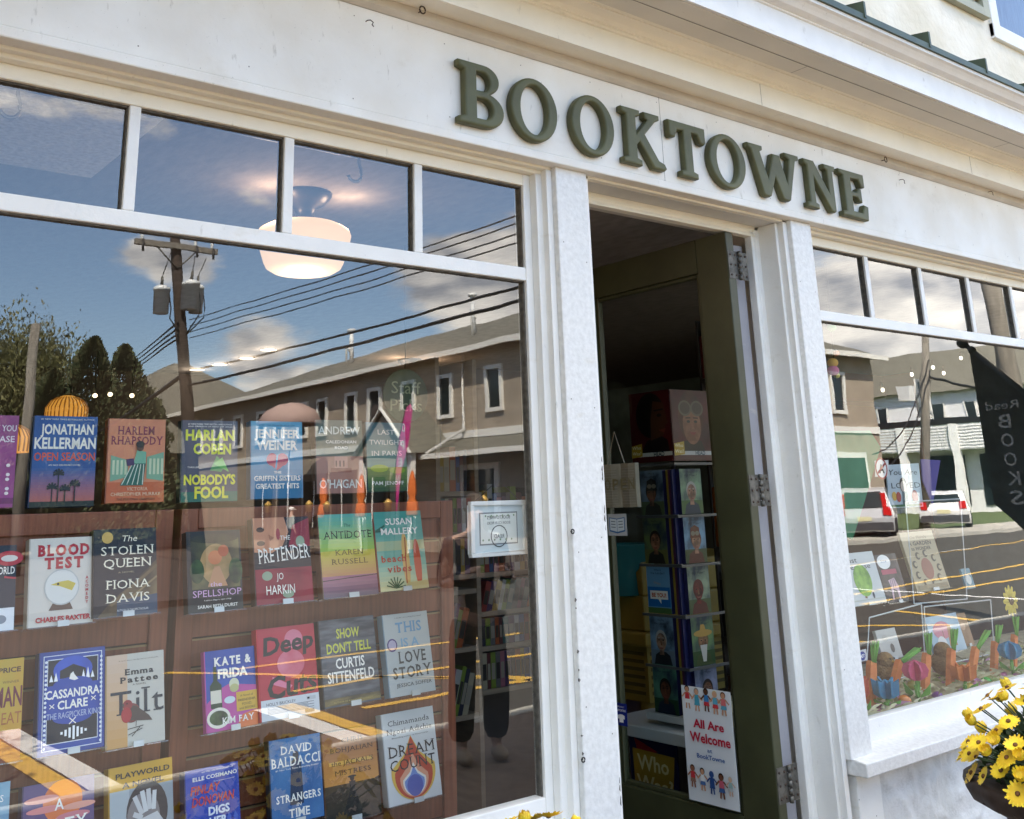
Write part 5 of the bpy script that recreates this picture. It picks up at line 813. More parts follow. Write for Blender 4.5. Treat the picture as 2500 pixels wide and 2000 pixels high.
for bay, (xa, xb, shs) in enumerate(((xs[0]+.006, xs[1]-.004, sh1), (xs[1]+.026, xs[2]-.004, sh2))):
    for si, z in enumerate(shs):
        if bay == 0 and si == 3: continue
        x = xa; pal = PAL[:]; R.shuffle(pal); lim = (shs[si-1]-z-.03) if si else .22; lean = .28 if (bay == 0 and si in (4, 5)) or (bay == 1 and si == 2) else 0
        for (cn_, hx) in pal:
            wd = .018+.016*R.random(); hh = min(lim, .15+.07*R.random())
            if hh < .05 or x+wd+math.sin(lean)*hh > xb: break
            t = thing('shelved_book', cn_+' book spine on the '+ordw[si]+' shelf of the '+('left' if bay == 0 else 'right')+' bookcase bay', 'book', (x, bY+.01, z+.001), 0, 'spines on the dim bookcase')
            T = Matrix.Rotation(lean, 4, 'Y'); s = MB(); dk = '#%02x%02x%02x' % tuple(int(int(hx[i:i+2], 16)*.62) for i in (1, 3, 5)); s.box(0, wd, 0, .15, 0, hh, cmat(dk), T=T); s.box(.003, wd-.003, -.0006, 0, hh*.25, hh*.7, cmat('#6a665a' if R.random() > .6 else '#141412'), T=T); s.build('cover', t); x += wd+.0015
# ---------------------------------------------------------------- lamps, rod, hooks, signs
CH = M('dark_bronze', (.03, .028, .028), .4, metal=.6)
def glow(name, col, s): return M(name, (.60, .50, .38), .4, emit=col, es=s)
def school_lamp(lab, cx, cy, k=1.0, e=.16):
    t = thing('ceiling_light', lab, 'ceiling light', (cx, cy, 2.68), 0, 'milk glass ceiling lights')
    m = MB(); m.lathe([(0, 0), (.10*k, 0), (.098*k, -.012), (.07*k, -.045), (.04*k, -.06), (.032*k, -.085), (.05*k, -.11), (.08*k, -.125), (0, -.125)], (0, 0, 0), CH, 28); m.build('canopy', t)
    m = MB(); m.lathe([(.075, -.115), (.13, -.125), (.165, -.145), (.172, -.165), (.165, -.20), (.145, -.265), (.135, -.285), (.11, -.30), (.06, -.308), (0, -.309)], (0, 0, 0), glow('milk_glass', (1, .60, .30), e), 32); m.build('shade', t)
    l = bpy.data.lights.new('lamp_bulb', 'POINT'); l.energy = .9; l.color = (1, .72, .48); l.shadow_soft_size = .10; o = bpy.data.objects.new('lamp_bulb', l); COL.objects.link(o); o.parent = t; o.location = (0, 0, -.36)
    l2 = bpy.data.lights.new('lamp_upglow', 'POINT'); l2.energy = .28; l2.color = (1, .66, .42); l2.shadow_soft_size = .03; o = bpy.data.objects.new('lamp_upglow', l2); COL.objects.link(o); o.parent = t; o.location = (.16, -.05, -.09)
    l3 = l2.copy(); o = bpy.data.objects.new('lamp_upglow', l3); COL.objects.link(o); o.parent = t; o.location = (-.16, -.04, -.09)
q = atZ(745, 486, 2.66); school_lamp('milk glass ceiling light with dark canopy glowing behind the third transom pane', q.x, q.y)
q = atZ(1000, 884, 2.66); school_lamp('second milk glass ceiling light farther back, half hidden by a round sign', q.x, q.y)
GOLDS = M('gold_glass', (.50, .27, .04), .3, emit=(1, .44, .07), es=.11)
for (px, py, Y, lab) in ((163, 1001, 4.2, 'ribbed amber pendant lamp showing above the blue hardcover'), (18, 1075, 3.4, 'ribbed amber pendant lamp half hidden beside the magenta hardcover')):
    c = atY(px, py, Y); t = thing('pendant_lamp', lab, 'pendant lamp', c); rr_ = .112
    rib = lambda k: 1+.07*(k % 2)
    MB().lathe([(.02, .085), (.03, .083), (.055, .072), (.088, .05), (rr_, .01), (rr_*1.0, -.02), (rr_*.98, -.06)], (0, 0, 0), GOLDS, 56, wob=rib, smooth=False).build('shade', t); rbm = MB(); AMB = M('amber_rib', (.16, .07, .01), .35, emit=(.45, .16, .02), es=.07)
    for k in range(28):
        a = k*math.pi/14+.05; rbm.tube([(r_*1.055*math.cos(a), r_*1.055*math.sin(a), z_) for r_, z_ in [(.055, .072), (.088, .05), (rr_, .01), (rr_*1.0, -.02), (rr_*.98, -.06)]], .0042, AMB, 4)
    rbm.build('shade_rib', t)
    m = MB(); m.tube([(0, 0, .08), (0, 0, .14)], .024, CH, 12); m.tube([(0, 0, .14), (0, 0, 2.68-c.z)], .006, CH, 6); m.build('stem', t)
for k, (px, py) in enumerate(((656, 854), (602, 875), (536, 890), (481, 903))):
    q = atZ(px, py, 2.676); t = thing('recessed_light', 'small bright recessed ceiling light, '+('nearest', 'second', 'third', 'farthest')[k]+' of the row deep in the shop', 'ceiling light', q, 0, 'recessed ceiling lights')
    MB().lathe([(0, 0), (.045, 0), (.05, .004)], (0, 0, 0), glow('downlight', (1, .85, .6), (1.2, .8, .5, .4)[k]), 18).build('lens', t)
    lp = bpy.data.lights.new('recessed_bulb', 'POINT'); lp.energy = .4; lp.color = (1, .8, .6); lp.shadow_soft_size = .05; lo = bpy.data.objects.new('recessed_bulb', lp); COL.objects.link(lo); lo.parent = t; lo.location = (0, 0, -.05)
    MB().lathe([(.05, .004), (.06, -.003), (.064, .004)], (0, 0, 0), TRIM, 18).build('trim_ring', t)
for k, (px, py) in enumerate(((232, 966), (269, 963), (322, 966))):
    q = atY(px, py, 5.2); t = thing('hanging_bulb', 'small warm hanging bulb deep in the shop, '+('left', 'middle', 'right')[k]+' of three', 'bulb', q, 0, 'hanging bulbs deep in the shop')
    m = MB(); m.ball((0, 0, 0), (.017, .017, .015), glow('bulb_glow', (1, .8, .5), .8), 10, 8); m.build('globe', t); MB().tube([(0, 0, .02), (0, 0, 2.68-q.z)], .004, CH, 5).build('cord', t)
MB_ = M('brushed_nickel', (.30, .30, .31), .35, metal=.8)
ry = .27; ra, rb_ = atY(-60, 192, ry), atY(988, 406, ry); t = thing('hanging_rail', 'thin grey metal rail hung just inside the transom panes', 'rail', (ra.x, ry, ra.z))
MB().tube([(0, 0, 0), (rb_.x-ra.x, 0, 0)], .0075, MB_, 10).build('rod', t); m = MB()
for x in (.1, 1.0, rb_.x-ra.x-.02): m.tube([(x, 0, 0), (x, 0, 2.68-ra.z)], .006, MB_, 8)
m.build('bracket', t)
for px, lab in ((24, 'silver S hook on the rail behind the leftmost transom pane'), (866, 'silver S hook on the rail behind the third transom pane')):
    x = atY(px, 250, ry).x; m = MB(); pts = [(.022*math.sin(a)*1.0, 0, .012+.014*math.cos(a)) for a in [math.pi*(-1+i/6) for i in range(9)]]
    pts += [(.016, 0, -.02), (.026, 0, -.045)]+[(.002+.024*math.cos(a), 0, -.060+.024*math.sin(a)) for a in [.5-i*.42 for i in range(9)]]
    o = tag(m.tube(pts, .005, MB_, 8).build('s_hook', loc=(x, ry, ra.z)), lab, 'hook', 'S hooks on the rail')
struct('ceiling', MB().box(-1.5, .93, .30, .95, 2.60, 2.679, M('ceiling_light_patch', (.80, .79, .77), .9, col2=(.60, .59, .57), scale=60, detail=8, bump=.4, bscale=40)))  # added white panel, stands in for a patch of light on the ceiling
# round staff picks sign
sg = atY(990, 966, 1.45); t = thing('round_sign', 'round dark green hanging sign lettered Staff Picks beyond the top row of books', 'sign', sg)
m = MB(); m.lathe([(0, -.006), (.112, -.006), (.115, 0), (.112, .006), (0, .006)], (0, 0, 0), M('sign_green', (.05, .085, .05), .6), 36, T=Matrix.Rotation(rad(90), 4, 'X')); T = frame_T((0, -.0062, 0), (1, 0, 0), (0, 0, 1))
put_text(m, 'Staff', T, 0, .035, .055, M('sign_letter', (.28, .34, .22), .6), .15); put_text(m, 'Picks', T, 0, -.04, .055, M('sign_letter', (.28, .34, .22), .6), .16); m.build('disc', t, fixn=False)
MB().tube([(0, 0, .11), (0, 0, 2.68-sg.z)], .002, CH, 5).build('cord', t)
# framed certificate hung against the glass, seen from behind the pane with its lettering mirrored
A_, B_ = atY(1153, 1363, .135), atY(1285, 1240, .135); W_, H_ = B_.x-A_.x, .155
t = thing('framed_notice', 'small white framed notice with reversed lettering hung inside the window glass', 'framed notice', (A_.x, .135, A_.z)); FRM = M('white_frame', (.70, .71, .71), .4)
m = MB(); fw = .012
for a in ((0, W_, 0, fw), (0, W_, H_-fw, H_), (0, fw, fw, H_-fw), (W_-fw, W_, fw, H_-fw)): m.box(a[0], a[1], 0, .018, a[2], a[3], FRM)
m.build('frame', t, bevel=.002); m = MB(); m.box(fw, W_-fw, .006, .012, fw, H_-fw, M('mat_board', (.55, .62, .64), .7)); 
for (i, c, yy) in ((.020, (.18, .20, .22), .0055), (.024, (.66, .68, .64), .005)): m.box(fw+i, W_-fw-i, yy, .0059, fw+i, H_-fw-i, M('print_line' if i < .022 else 'notice_paper', c, .7))
T = frame_T((W_, .0045, 0), (-1, 0, 0), (0, 0, 1)); INK = M('notice_ink', (.06, .07, .08), .7)
put_text(m, "BOOKTOWNE'S", T, W_/2, H_*.70, .010, INK, .085, bold=.01); put_text(m, 'BOOK CLUB PICKS', T, W_/2, H_*.60, .008, INK, .085)
m.lathe([(.028, 0), (.031, 0)], (0, 0, 0), INK, 24, T=Matrix.Translation((W_/2, .0044, H_*.36)) @ Matrix.Rotation(rad(90), 4, 'X')); put_text(m, 'READ', T, W_/2, H_*.36, .012, INK, .036)
for i in range(12): m.ball((.044+.0105*i, .0045, H_-.042 if i % 2 else .046), (.003, .0004, .003), M('print_sprig', (.20, .30, .18), .7), 6, 4)
m.build('notice_sheet', t, fixn=False); MB().tube([(W_*.1, .01, H_), (W_*.5, .0, H_+.06), (W_*.9, .01, H_)], .0012, CH, 5).build('hanging_wire', t)
# ================================================================ in the doorway, behind the door glass
def on_door(px, py, X=3.060): return atX(px, py, X)
a, b_ = on_door(1665, 1673), on_door(1681, 1953)
t = thing('welcome_poster', 'white poster with children drawings reading All Are Welcome at BookTowne on the door glass', 'poster', (3.060, .518, .497)); W_, H_ = .232, .378
T = frame_T((0, 0, 0), (0, -1, 0), (0, 0, 1)); m = MB(); m.box(0, W_, 0, H_, -.002, 0, M('poster_paper', (.62, .66, .68), .6), T=T); els = []
def kid(x, y, s, c, c2, sk, hair): return [('l', (x-.035*s, y), (x-.02*s, y+.07*s), .03*s, sk), ('l', (x+.035*s, y), (x+.02*s, y+.07*s), .03*s, sk), ('p', [(x-.06*s, y+.05*s), (x+.06*s, y+.05*s), (x+.045*s, y+.09*s), (x-.045*s, y+.09*s)], c2), ('p', [(x-.05*s, y+.085*s), (x+.05*s, y+.085*s), (x+.04*s, y+.145*s), (x-.04*s, y+.145*s)], c), ('l', (x-.04*s, y+.14*s), (x-.11*s, y+.10*s), .025*s, sk), ('l', (x+.04*s, y+.14*s), (x+.11*s, y+.10*s), .025*s, sk), ('c', x, y+.175*s, .05*s, .05*s, hair), ('c', x, y+.168*s, .04*s, .042*s, sk)]
els += kid(.12, .80, 1, '#b8383e', '#d8dcdc', '#b88a6a', '#2a2220')+kid(.32, .79, 1, '#4a9ab0', '#4a9ab0', '#c89a7a', '#8a8a84')+kid(.52, .80, 1, '#3a7ab0', '#b8383e', '#5a3a28', '#14100e')+kid(.70, .79, 1, '#5aa0b8', '#c03a40', '#c89a7a', '#c8b080')+kid(.87, .79, 1, '#c86a6a', '#5a9ab0', '#b88a6a', '#5a3a20')
els += [('t', 'All Are', .53, .685, .075, '#b0283e', {'w': .62, 'b': .03}), ('t', 'Welcome', .54, .565, .085, '#b0283e', {'w': .82, 'b': .03}), ('t', 'at', .52, .465, .035, '#2c5a96', {'w': .1, 'b': .01}), ('t', 'BookTowne', .53, .405, .04, '#2c5a96', {'w': .56, 'b': .02})]
els += kid(.14, .12, .95, '#b8383e', '#8a6a5a', '#8a5a44', '#2a1a14')+kid(.34, .11, .95, '#d8dcdc', '#4a6a9a', '#b88a6a', '#1a1614')+kid(.53, .10, .95, '#2c4a80', '#2c4a80', '#2c4a80', '#2c4a80')+kid(.72, .08, 1.05, '#b85a6a', '#3a5a8a', '#6a4430', '#1a1210')+kid(.9, .12, .8, '#8aaaa8', '#b0b8b8', '#c8a890', '#b8b0a0')
art(m, T, W_, H_, els); m.build('sheet', t, fixn=False)
t = thing('open_sign', 'hanging open book with cut letters spelling OPEN on the door glass', 'sign', (3.055, .858, 1.512)); W_, H_ = .195, .172; T = frame_T((0, 0, 0), (0, -1, 0), (0, 0, 1)); m = MB(); PG = M('old_page', (.21, .195, .14), .8, var=.06, scale=40)
m.ext([(0, 0), (.008, .012), (.05, .014), (.09, .004), (.0975, 0), (.105, .004), (.15, .014), (.19, .012), (W_, 0), (W_, -.004), (0, -.004)], 0, H_, PG, axis='y', T=T @ Matrix(((1, 0, 0, 0), (0, 1, 0, 0), (0, 0, 1, 0), (0, 0, 0, 1))))
for i in range(14):
    for x0, x1 in ((.012, .085), (.112, .185)): m.add([(x0, .014+i*.0105, .0152), (x1, .014+i*.0105, .0152), (x1, .0165+i*.0105, .0152), (x0, .0165+i*.0105, .0152)], [(0, 1, 2, 3)], M('faint_print', (.26, .25, .20), .8), False, T)
for k, ch in enumerate('OPEN'): put_text(m, ch, T, .03+.046*k, .092, .045, M('sign_bronze', (.16, .14, .07), .6), .034, bold=.02, z=.0158)
m.build('book_sign', t, fixn=False); m = MB(); m.tube([(0, -.02, H_), (0, -.07, H_+.13), (0, -.12, H_)], .0018, M('twine', (.4, .36, .28), .9), 5); m.build('twine', t)
t = thing('door_notice', 'small white notice with a pale blue open book drawing below the OPEN sign', 'notice', atX(1486, 1308, 3.060)); W_, H_ = .108, .085; T = frame_T((0, 0, 0), (0, -1, 0), (0, 0, 1)); m = MB(); m.box(0, W_, 0, H_, -.001, 0, M('notice_white', (.42, .45, .46), .7), T=T)
art(m, T, W_, H_, [('p', [(.08, .2), (.5, .1), (.92, .2), (.92, .85), (.5, .78), (.08, .85)], '#3a6a9a'), ('p', [(.12, .26), (.49, .18), (.49, .74), (.12, .8)], '#c8d4d8'), ('p', [(.51, .18), (.88, .26), (.88, .8), (.51, .74)], '#c8d4d8')]+[('l', (.18, .4+.13*i), (.42, .38+.13*i), .03, '#5a6a74') for i in range(3)]+[('l', (.58, .38+.13*i), (.82, .4+.13*i), .03, '#5a6a74') for i in range(3)]); m.build('card', t, fixn=False)
t = thing('door_sticker', 'small blue sticker with a white shirt shape low on the door glass', 'sticker', atX(1505, 1769, 3.060)); W_, H_ = .062, .080; T = frame_T((0, 0, 0), (0, -1, 0), (0, 0, 1)); m = MB(); m.box(0, W_, 0, H_, -.001, 0, cmat('#1c2a78'), T=T); art(m, T, W_, H_, [('t', 'PROUDLY', .5, .84, .07, WH, {'w': .6}), ('t', 'SUPPORTING', .5, .68, .1, WH, {'w': .84, 'b': .02}), ('p', [(.2, .3), (.2, .45), (.38, .5), (.62, .5), (.8, .45), (.8, .3), (.68, .3), (.68, .14), (.32, .14), (.32, .3)], WH)]); m.build('label', t, fixn=False)
# spinner rack on a white display box
RX, RY = 3.40, .785; WT = M('display_white', (.58, .60, .60), .5)
t = thing('spinner_rack', 'square book spinner rack with portrait topper cards on a white box', 'book rack', (RX, RY, .655)); RW = .205
m = MB(); m.box(-.03, RW+.03, -.03, RW+.03, 0, .028, WT); m.build('base', t, bevel=.004)
MB().tube([(RW/2, RW/2, .02), (RW/2, RW/2, 1.34)], .012, MB_, 10).build('pole', t)
rows = [.685, .872, 1.073, 1.273, 1.473]
for z in rows[1:]+[1.690]:
    m = MB(); m.box(-.02, RW+.02, -.02, RW+.02, z-.655-.012, z-.655-.006, GLASS3); LIP = M('rack_lip', (.09, .095, .10), .3); m.box(-.022, RW+.022, -.022, -.019, z-.655-.013, z-.655-.002, LIP); m.box(-.022, -.019, -.018, RW+.022, z-.655-.013, z-.655-.002, LIP); m.build('shelf', t)
def head(bgc, skin, hair, coat, extra=(), cx=.5):
    dk = '#%02x%02x%02x' % tuple(int(int(skin[i:i+2], 16)*.55) for i in (1, 3, 5)); skin = nmat(skin, dk, 34); return [('r', 0, .28, 1, 1, nmat(bgc, '#2a3a4a', 14)), ('r', 0, 0, 1, .30, coat[1] if len(coat) > 1 else '#4a5a3a'), ('p', [(.12, 0), (.88, 0), (.8, .2), (.62, .27), (.38, .27), (.2, .2)], coat[0]), ('p', [(cx-.1, .2), (cx+.1, .2), (cx+.08, .36), (cx-.08, .36)], skin), ('c', cx, .52, .24, .28, hair), ('c', cx, .47, .20, .26, skin), ('p', [(cx-.03, .50), (cx+.01, .50), (cx+.05, .40), (cx-.03, .40)], '#7a5038'), ('c', cx-.09, .51, .035, .02, '#201814'), ('c', cx+.09, .51, .035, .02, '#201814'), ('l', (cx-.14, .555), (cx-.04, .56), .02, hair), ('l', (cx+.04, .56), (cx+.14, .555), .02, hair), ('p', [(cx-.09, .355), (cx+.09, .355), (cx+.05, .325), (cx-.05, .325)], '#8a4a44')]+list(extra)
for side in (0, 1):
    m = MB(); T = frame_T((-.024, RW+.02, 1.04), (0, -1, 0), (0, 0, 1)) if side == 0 else frame_T((-.02, -.024, 1.04), (1, 0, 0), (0, 0, 1)); cw, chh = RW+.04, .305
    m.box(0, cw, 0, chh, -.003, 0, cmat('#4a1418'), T=T)
    if side == 0: e = [('r', .02, .1, .98, .98, '#4c1418'), ('p', [(.2, .1), (.95, .1), (.9, .3), (.7, .38), (.4, .3)], '#1a1214'), ('c', .52, .66, .36, .40, '#120e0e'), ('p', [(.5, .3), (.82, .36), (.92, .6), (.86, .82), (.6, .86), (.52, .6)], '#4a2c1e'), ('p', [(.86, .62), (.96, .54), (.86, .5)], '#4a2c1e'), ('c', .74, .65, .06, .03, '#120c0a'), ('p', [(.7, .44), (.88, .46), (.84, .40)], '#6a342c'), ('l', (.62, .72), (.84, .73), .03, '#120c0a')]
    else: e = [('r', .02, .1, .98, .98, nmat('#3a0a10', '#561018', 8)), ('p', [(.15, .1), (.85, .1), (.74, .28), (.3, .28)], '#1c1412'), ('c', .5, .62, .33, .46, nmat('#3a1a10', '#5a2a18', 20)), ('c', .52, .50, .24, .34, nmat('#7a4e38', '#9a6a50', 26)), ('p', [(.42, .28), (.62, .28), (.58, .34), (.46, .34)], '#7a4e38'), ('c', .36, .74, .17, .14, '#6a6050'), ('c', .36, .74, .13, .105, '#4a3a30'), ('c', .68, .74, .17, .14, '#6a6050'), ('c', .68, .74, .13, .105, '#4a3a30'), ('c', .43, .55, .045, .025, '#1c2420'), ('c', .62, .55, .045, .025, '#1c2420'), ('l', (.36, .6), (.49, .605), .025, '#3a2418'), ('l', (.56, .605), (.69, .6), .025, '#3a2418'), ('p', [(.5, .53), (.54, .53), (.58, .44), (.5, .44)], '#96644c'), ('p', [(.44, .40), (.62, .40), (.57, .365), (.49, .365)], '#8a3a38')]
    e += [('r', .0, .08, 1, .135, '#c8c8c4'), ('p', [(0, .07), (.27, .09), (.27, .27), (.01, .24)], '#b8962c'), ('t', 'Who', .13, .215, .05, '#efe6c0', {'w': .22, 'b': .01}), ('t', 'Was?', .13, .135, .05, '#efe6c0', {'w': .22, 'b': .01}), ('t', 'HEAD', .68, .11, .06, '#2a4a58', {'w': .26, 'b': .03})]
    art(m, T, cw, chh, e); m.build('topper_card', t, fixn=False)
RB = [[('#7f94a8', '#8a5c44', '#1a1614', ('#3a3a34', '#5a6a4a'), 'man in a dark cap'), ('#8fae8a', '#b88a70', '#b0aca4', ('#2a3a4a', '#4a6a3a'), 'smiling grey haired man before a house')],
      [('#6a7a4a', '#a8765a', '#2a201a', ('#2a2824', '#6a6a3a'), 'dark haired man looking aside'), ('#7aa4c0', '#b8866a', '#6a3a26', ('#5a2a22', '#3a4a2a'), 'aviator in a brown cap')],
      [('#6a9cc4', '#6a9cc4', '#6a9cc4', ('#3a5a3a', '#4a6a3a'), 'blue speech bubble card'), ('#9aa88a', '#7a2a28', '#5a1c1c', ('#5a2a28', '#4a5a3a'), 'red tinted face')],
      [('#7f9cb8', '#b08a74', '#a8a8a4', ('#20242a', '#6a7a8a'), 'white haired man in black'), ('#6a8a5a', '#a87a5a', '#6a5a3a', ('#3a4a2a', '#2a4a2a'), 'bearded man in a wide straw hat')],
      [('#5a8a74', '#7a4a38', '#140f0e', ('#1c2a3a', '#2a4a34'), 'young man raising a hand'), ('#8a8ea8', '#8a5c48', '#1a1414', ('#3a2a30', '#5a4a4a'), 'figure on a lilac cover')]]
for r_, z in enumerate(reversed(rows)):
    for side in (0, 1):
        bgc, sk, hr, ct, ds = RB[r_][side]; bwid, bh = .135, .188
        o = Vector((RX-.016, RY+RW-.012, z)) if side == 0 else Vector((RX+.012, RY-.016, z)); ux = (0, -1, 0) if side == 0 else (1, 0, 0)
        tb = thing('rack_book', 'slim paperback, '+ds+', '+('bottom', 'fourth', 'third', 'second', 'top')[4-r_]+' row, '+('left' if side == 0 else 'right')+' rack face', 'book', o, 0, 'paperbacks on the spinner rack'); T = frame_T((0, 0, 0), ux, (0, 0, 1)); m = MB(); m.box(0, bwid, 0, bh, -.03, -.0003, cmat('#2a2a5a'), T=T); m.add([(0, 0, 0), (bwid, 0, 0), (bwid, bh, 0), (0, bh, 0)], [(0, 1, 2, 3)], cmat(bgc), False, T)
        e = head(bgc, sk, hr, ct, cx=.5+.04*((r_+side) % 3-1))
        if ds.startswith('blue speech'): e = [('r', 0, 0, 1, .12, '#4a6a3a'), ('l', (.3, .66), (.6, .62), .06, '#8a9aa8'), ('r', .02, .14, .98, .56, '#1c6ab0'), ('r', .12, .30, .88, .48, WH), ('p', [(.45, .31), (.58, .31), (.58, .2)], WH), ('t', 'BE YOU!', .5, .39, .09, '#c85a2c', {'w': .62, 'b': .04})]
        if 'straw hat' in ds: e += [('c', .5, .66, .42, .10, '#b8924a'), ('p', [(.34, .66), (.66, .66), (.58, .84), (.42, .84)], '#b8924a'), ('p', [(.34, .42), (.66, .42), (.58, .08), (.44, .08)], '#c8c4bc')]
        if 'aviator' in ds or 'dark cap' in ds: e += [('p', [(.26, .54), (.74, .54), (.70, .76), (.5, .82), (.3, .76)], hr), ('c', .4, .64, .1, .07, '#8a8070'), ('c', .6, .64, .1, .07, '#8a8070')]
        e += [('t', ('Who Is', 'Who Was')[r_ % 2], .5, .93, .05, '#1c2a3a', {'w': .3}), ('t', ('the Leader?', 'the Flyer?')[side], .5, .86, .05, '#1c2a3a', {'w': .6})]
        art(m, T, bwid, bh, e); m.build('cover', tb, fixn=False)
        if side == 1:
            for q in range(3):
                tq = thing('rack_book', ('navy', 'plum', 'yellow')[q]+' spine tucked beside the corner of the spinner rack, '+('top', 'second', 'third', 'fourth', 'bottom')[r_]+' row', 'book', (RX-.008+.0, RY+.004+.0125*q, z), 0, 'paperbacks on the spinner rack'); MB().box(-.006, .10, 0, .0115, 0, .186, cmat(('#262a58', '#4a2444', '#8a7a34')[q])).build('cover', tq)
bx = thing('display_box', 'white display box with a dark blue Who Was? panel under the spinner rack', 'display stand', (3.33, .70, .06)); m = MB(); m.box(0, .5, 0, .06, 0, .53, WT); m.box(0, .5, .46, .52, 0, .53, WT); m.box(.44, .5, .06, .46, 0, .53, WT); m.box(-.02, .52, -.02, .54, .53, .575, WT); m.box(0.02, .44, .06, .46, 0, .03, WT); m.build('box', bx, bevel=.004)
m = MB(); T = frame_T((.012, .40, .315), (0, -1, 0), (0, 0, 1)); m.box(0, .27, 0, .225, -.003, 0, cmat('#101a40'), T=T); art(m, T, .27, .225, [('p', [(.1, .92), (.6, .75), (.2, .6)], '#8a1c24'), ('p', [(.08, .04), (.86, .0), (.94, .72), (.06, .74)], '#a8842a'), ('t', 'Who', .48, .54, .26, '#e0d09a', {'w': .66, 'b': .02}), ('t', 'Was?', .5, .2, .26, '#e0d09a', {'w': .76, 'b': .02})]); m.build('panel', bx, fixn=False)
# teal tub and yellow furniture deeper in
TL = M('teal_plastic', (.02, .16, .17), .35, coat=.3); q = atX(1520, 1330, 3.62); q2 = atX(1520, 1450, 3.62)
o = MB().lathe([(0, 0), (.13, 0), (.12, .10), (.145, .12), (.17, q.z-q2.z), (.175, q.z-q2.z+.004), (.16, q.z-q2.z), (.13, .14), (0, .13)], (0, 0, 0), TL, 28).build('tub', loc=(q.x, q.y+.02, q2.z)); tag(o, 'round teal plastic tub stacked on a shelf behind the door glass', 'tub')
YW = M('yellow_enamel', (.28, .19, .03), .5, var=.1, scale=5)
t = thing('yellow_cabinet', 'mustard yellow painted cabinet with slatted apron and turned legs behind the door', 'cabinet', (4.10, 1.42, .06)); m = MB(); m.box(-.55, .6, -.25, .5, .84, .90, YW); m.box(-.5, .55, -.2, .45, 1.05, 1.2, YW); m.box(-.52, .57, -.22, .47, .90, 1.05, YW); m.build('top', t, bevel=.01)
m = MB(); m.box(-.5, .55, -.2, .45, .60, .84, YW)
for k in range(6): m.box(-.503, -.5, -.18, .42, .63+k*.033, .645+k*.033, M('yellow_shade_gap', (.10, .07, .015), .7)); m.box(-.48, .52, -.203, -.2, .63+k*.033, .645+k*.033, M('yellow_shade_gap', (.10, .07, .015), .7))
m.build('apron', t)
for sx in (-.45, .5):
    for sy in (-.15, .4): MB().lathe([(.02, 0), (.035, .1), (.022, .2), (.04, .3), (.028, .4), (.045, .5), (.045, .6)], (sx, sy, 0), YW, 14).build('leg', t)
# dark shelf glimpsed past the hinges
t = thing('narrow_bookcase', 'dark narrow bookcase with orange spines glimpsed past the door hinges', 'bookcase', (3.78, .93, .06), rad(-90)); m = MB(); m.box(0, .3, .2, .22, 0, 2.3, DARK); m.box(0, .012, 0, .2, 0, 2.3, DARK); m.build('carcass', t)
for k in range(6): MB().box(.012, .3, 0, .2, .1+k*.38, .12+k*.38, DARK).build('shelf', t)
for k in range(6):
    for q in range(7): tq = thing('shelved_book', ('rust', 'brown', 'black', 'orange', 'tan', 'red', 'grey')[(q+k) % 7]+' spine on the '+('bottom', 'second', 'third', 'fourth', 'fifth', 'top')[k]+' shelf of the narrow bookcase past the hinges', 'book', (3.785, .916-q*.036, .182+k*.38), rad(-90), 'spines on the narrow bookcase'); MB().box(0, .033, 0, .15, 0, .2+.02*((q*7+k) % 5), cmat(('#7a3418', '#4a3020', '#18181a', '#a8581c', '#8a6a44', '#6a1c1a', '#5a5a5a')[(q+k) % 7])).build('cover', tq)
# ================================================================ right window display
q6 = lambda x, y: (2000+x/2.654, 1350+y/2.654)
WD = M('white_display_wood', (.60, .60, .58), .5)
struct('floor', MB().box(3.50, 6.7, .12, .95, .65, .703, M('display_floor_board', (.60, .55, .36), .8, var=.2, scale=30)))
st = MB(); R = random.Random(5)
for k in range(5200):
    x = 3.5+2.6*R.random(); y = .15+.38*R.random(); z = .703+.026*R.random(); a = R.random()*6.28; l = .03+.07*R.random(); m = M('raffia_cream', (.70, .64, .40), .8, var=.15) if R.random() < .78 else (M('raffia_pink', (.52, .26, .38), .8) if 3.6 < x < 3.95 or R.random() < .3 else M('raffia_green', (.34, .42, .14), .8))
    d = Vector((math.cos(a), math.sin(a), R.uniform(-.4, .5)))*l; s_ = Vector((-math.sin(a), math.cos(a), 0))*.0010; p = Vector((x, y, z)); st.add([p-s_, p+s_, p+d*.6+s_+Vector((0, 0, .012)), p+d-s_], [(0, 1, 2, 3)], m)
tag(st.build('raffia_grass', fixn=False), 'cream and pink shredded paper grass strewn over the display floor', 'shredded paper', kind='stuff')
CAR = M('carrot_orange', (.64, .18, .045), .7, col2=(.74, .26, .07), scale=9, stretch=(1, 1, 6)); GRN = M('felt_green', (.11, .33, .04), .8, var=.15, scale=8); 
def fit(px0, px1, pyt, pyb, b): a, c = atY((px0+px1)/2, pyb, b), atY((px0+px1)/2, pyt, b); wd = atY(px1, pyb, b).x-atY(px0, pyb, b).x; return a, wd, c.z-a.z
lean_w = {0: 'leftmost', 1: 'tilted one behind the blue tulip', 2: 'one right of the pink tulip', 3: 'one left of the orange tulip', 4: 'tilted one behind the orange tulip', 5: 'one left of the tall blue tulip', 6: 'one behind the tall blue tulip'}
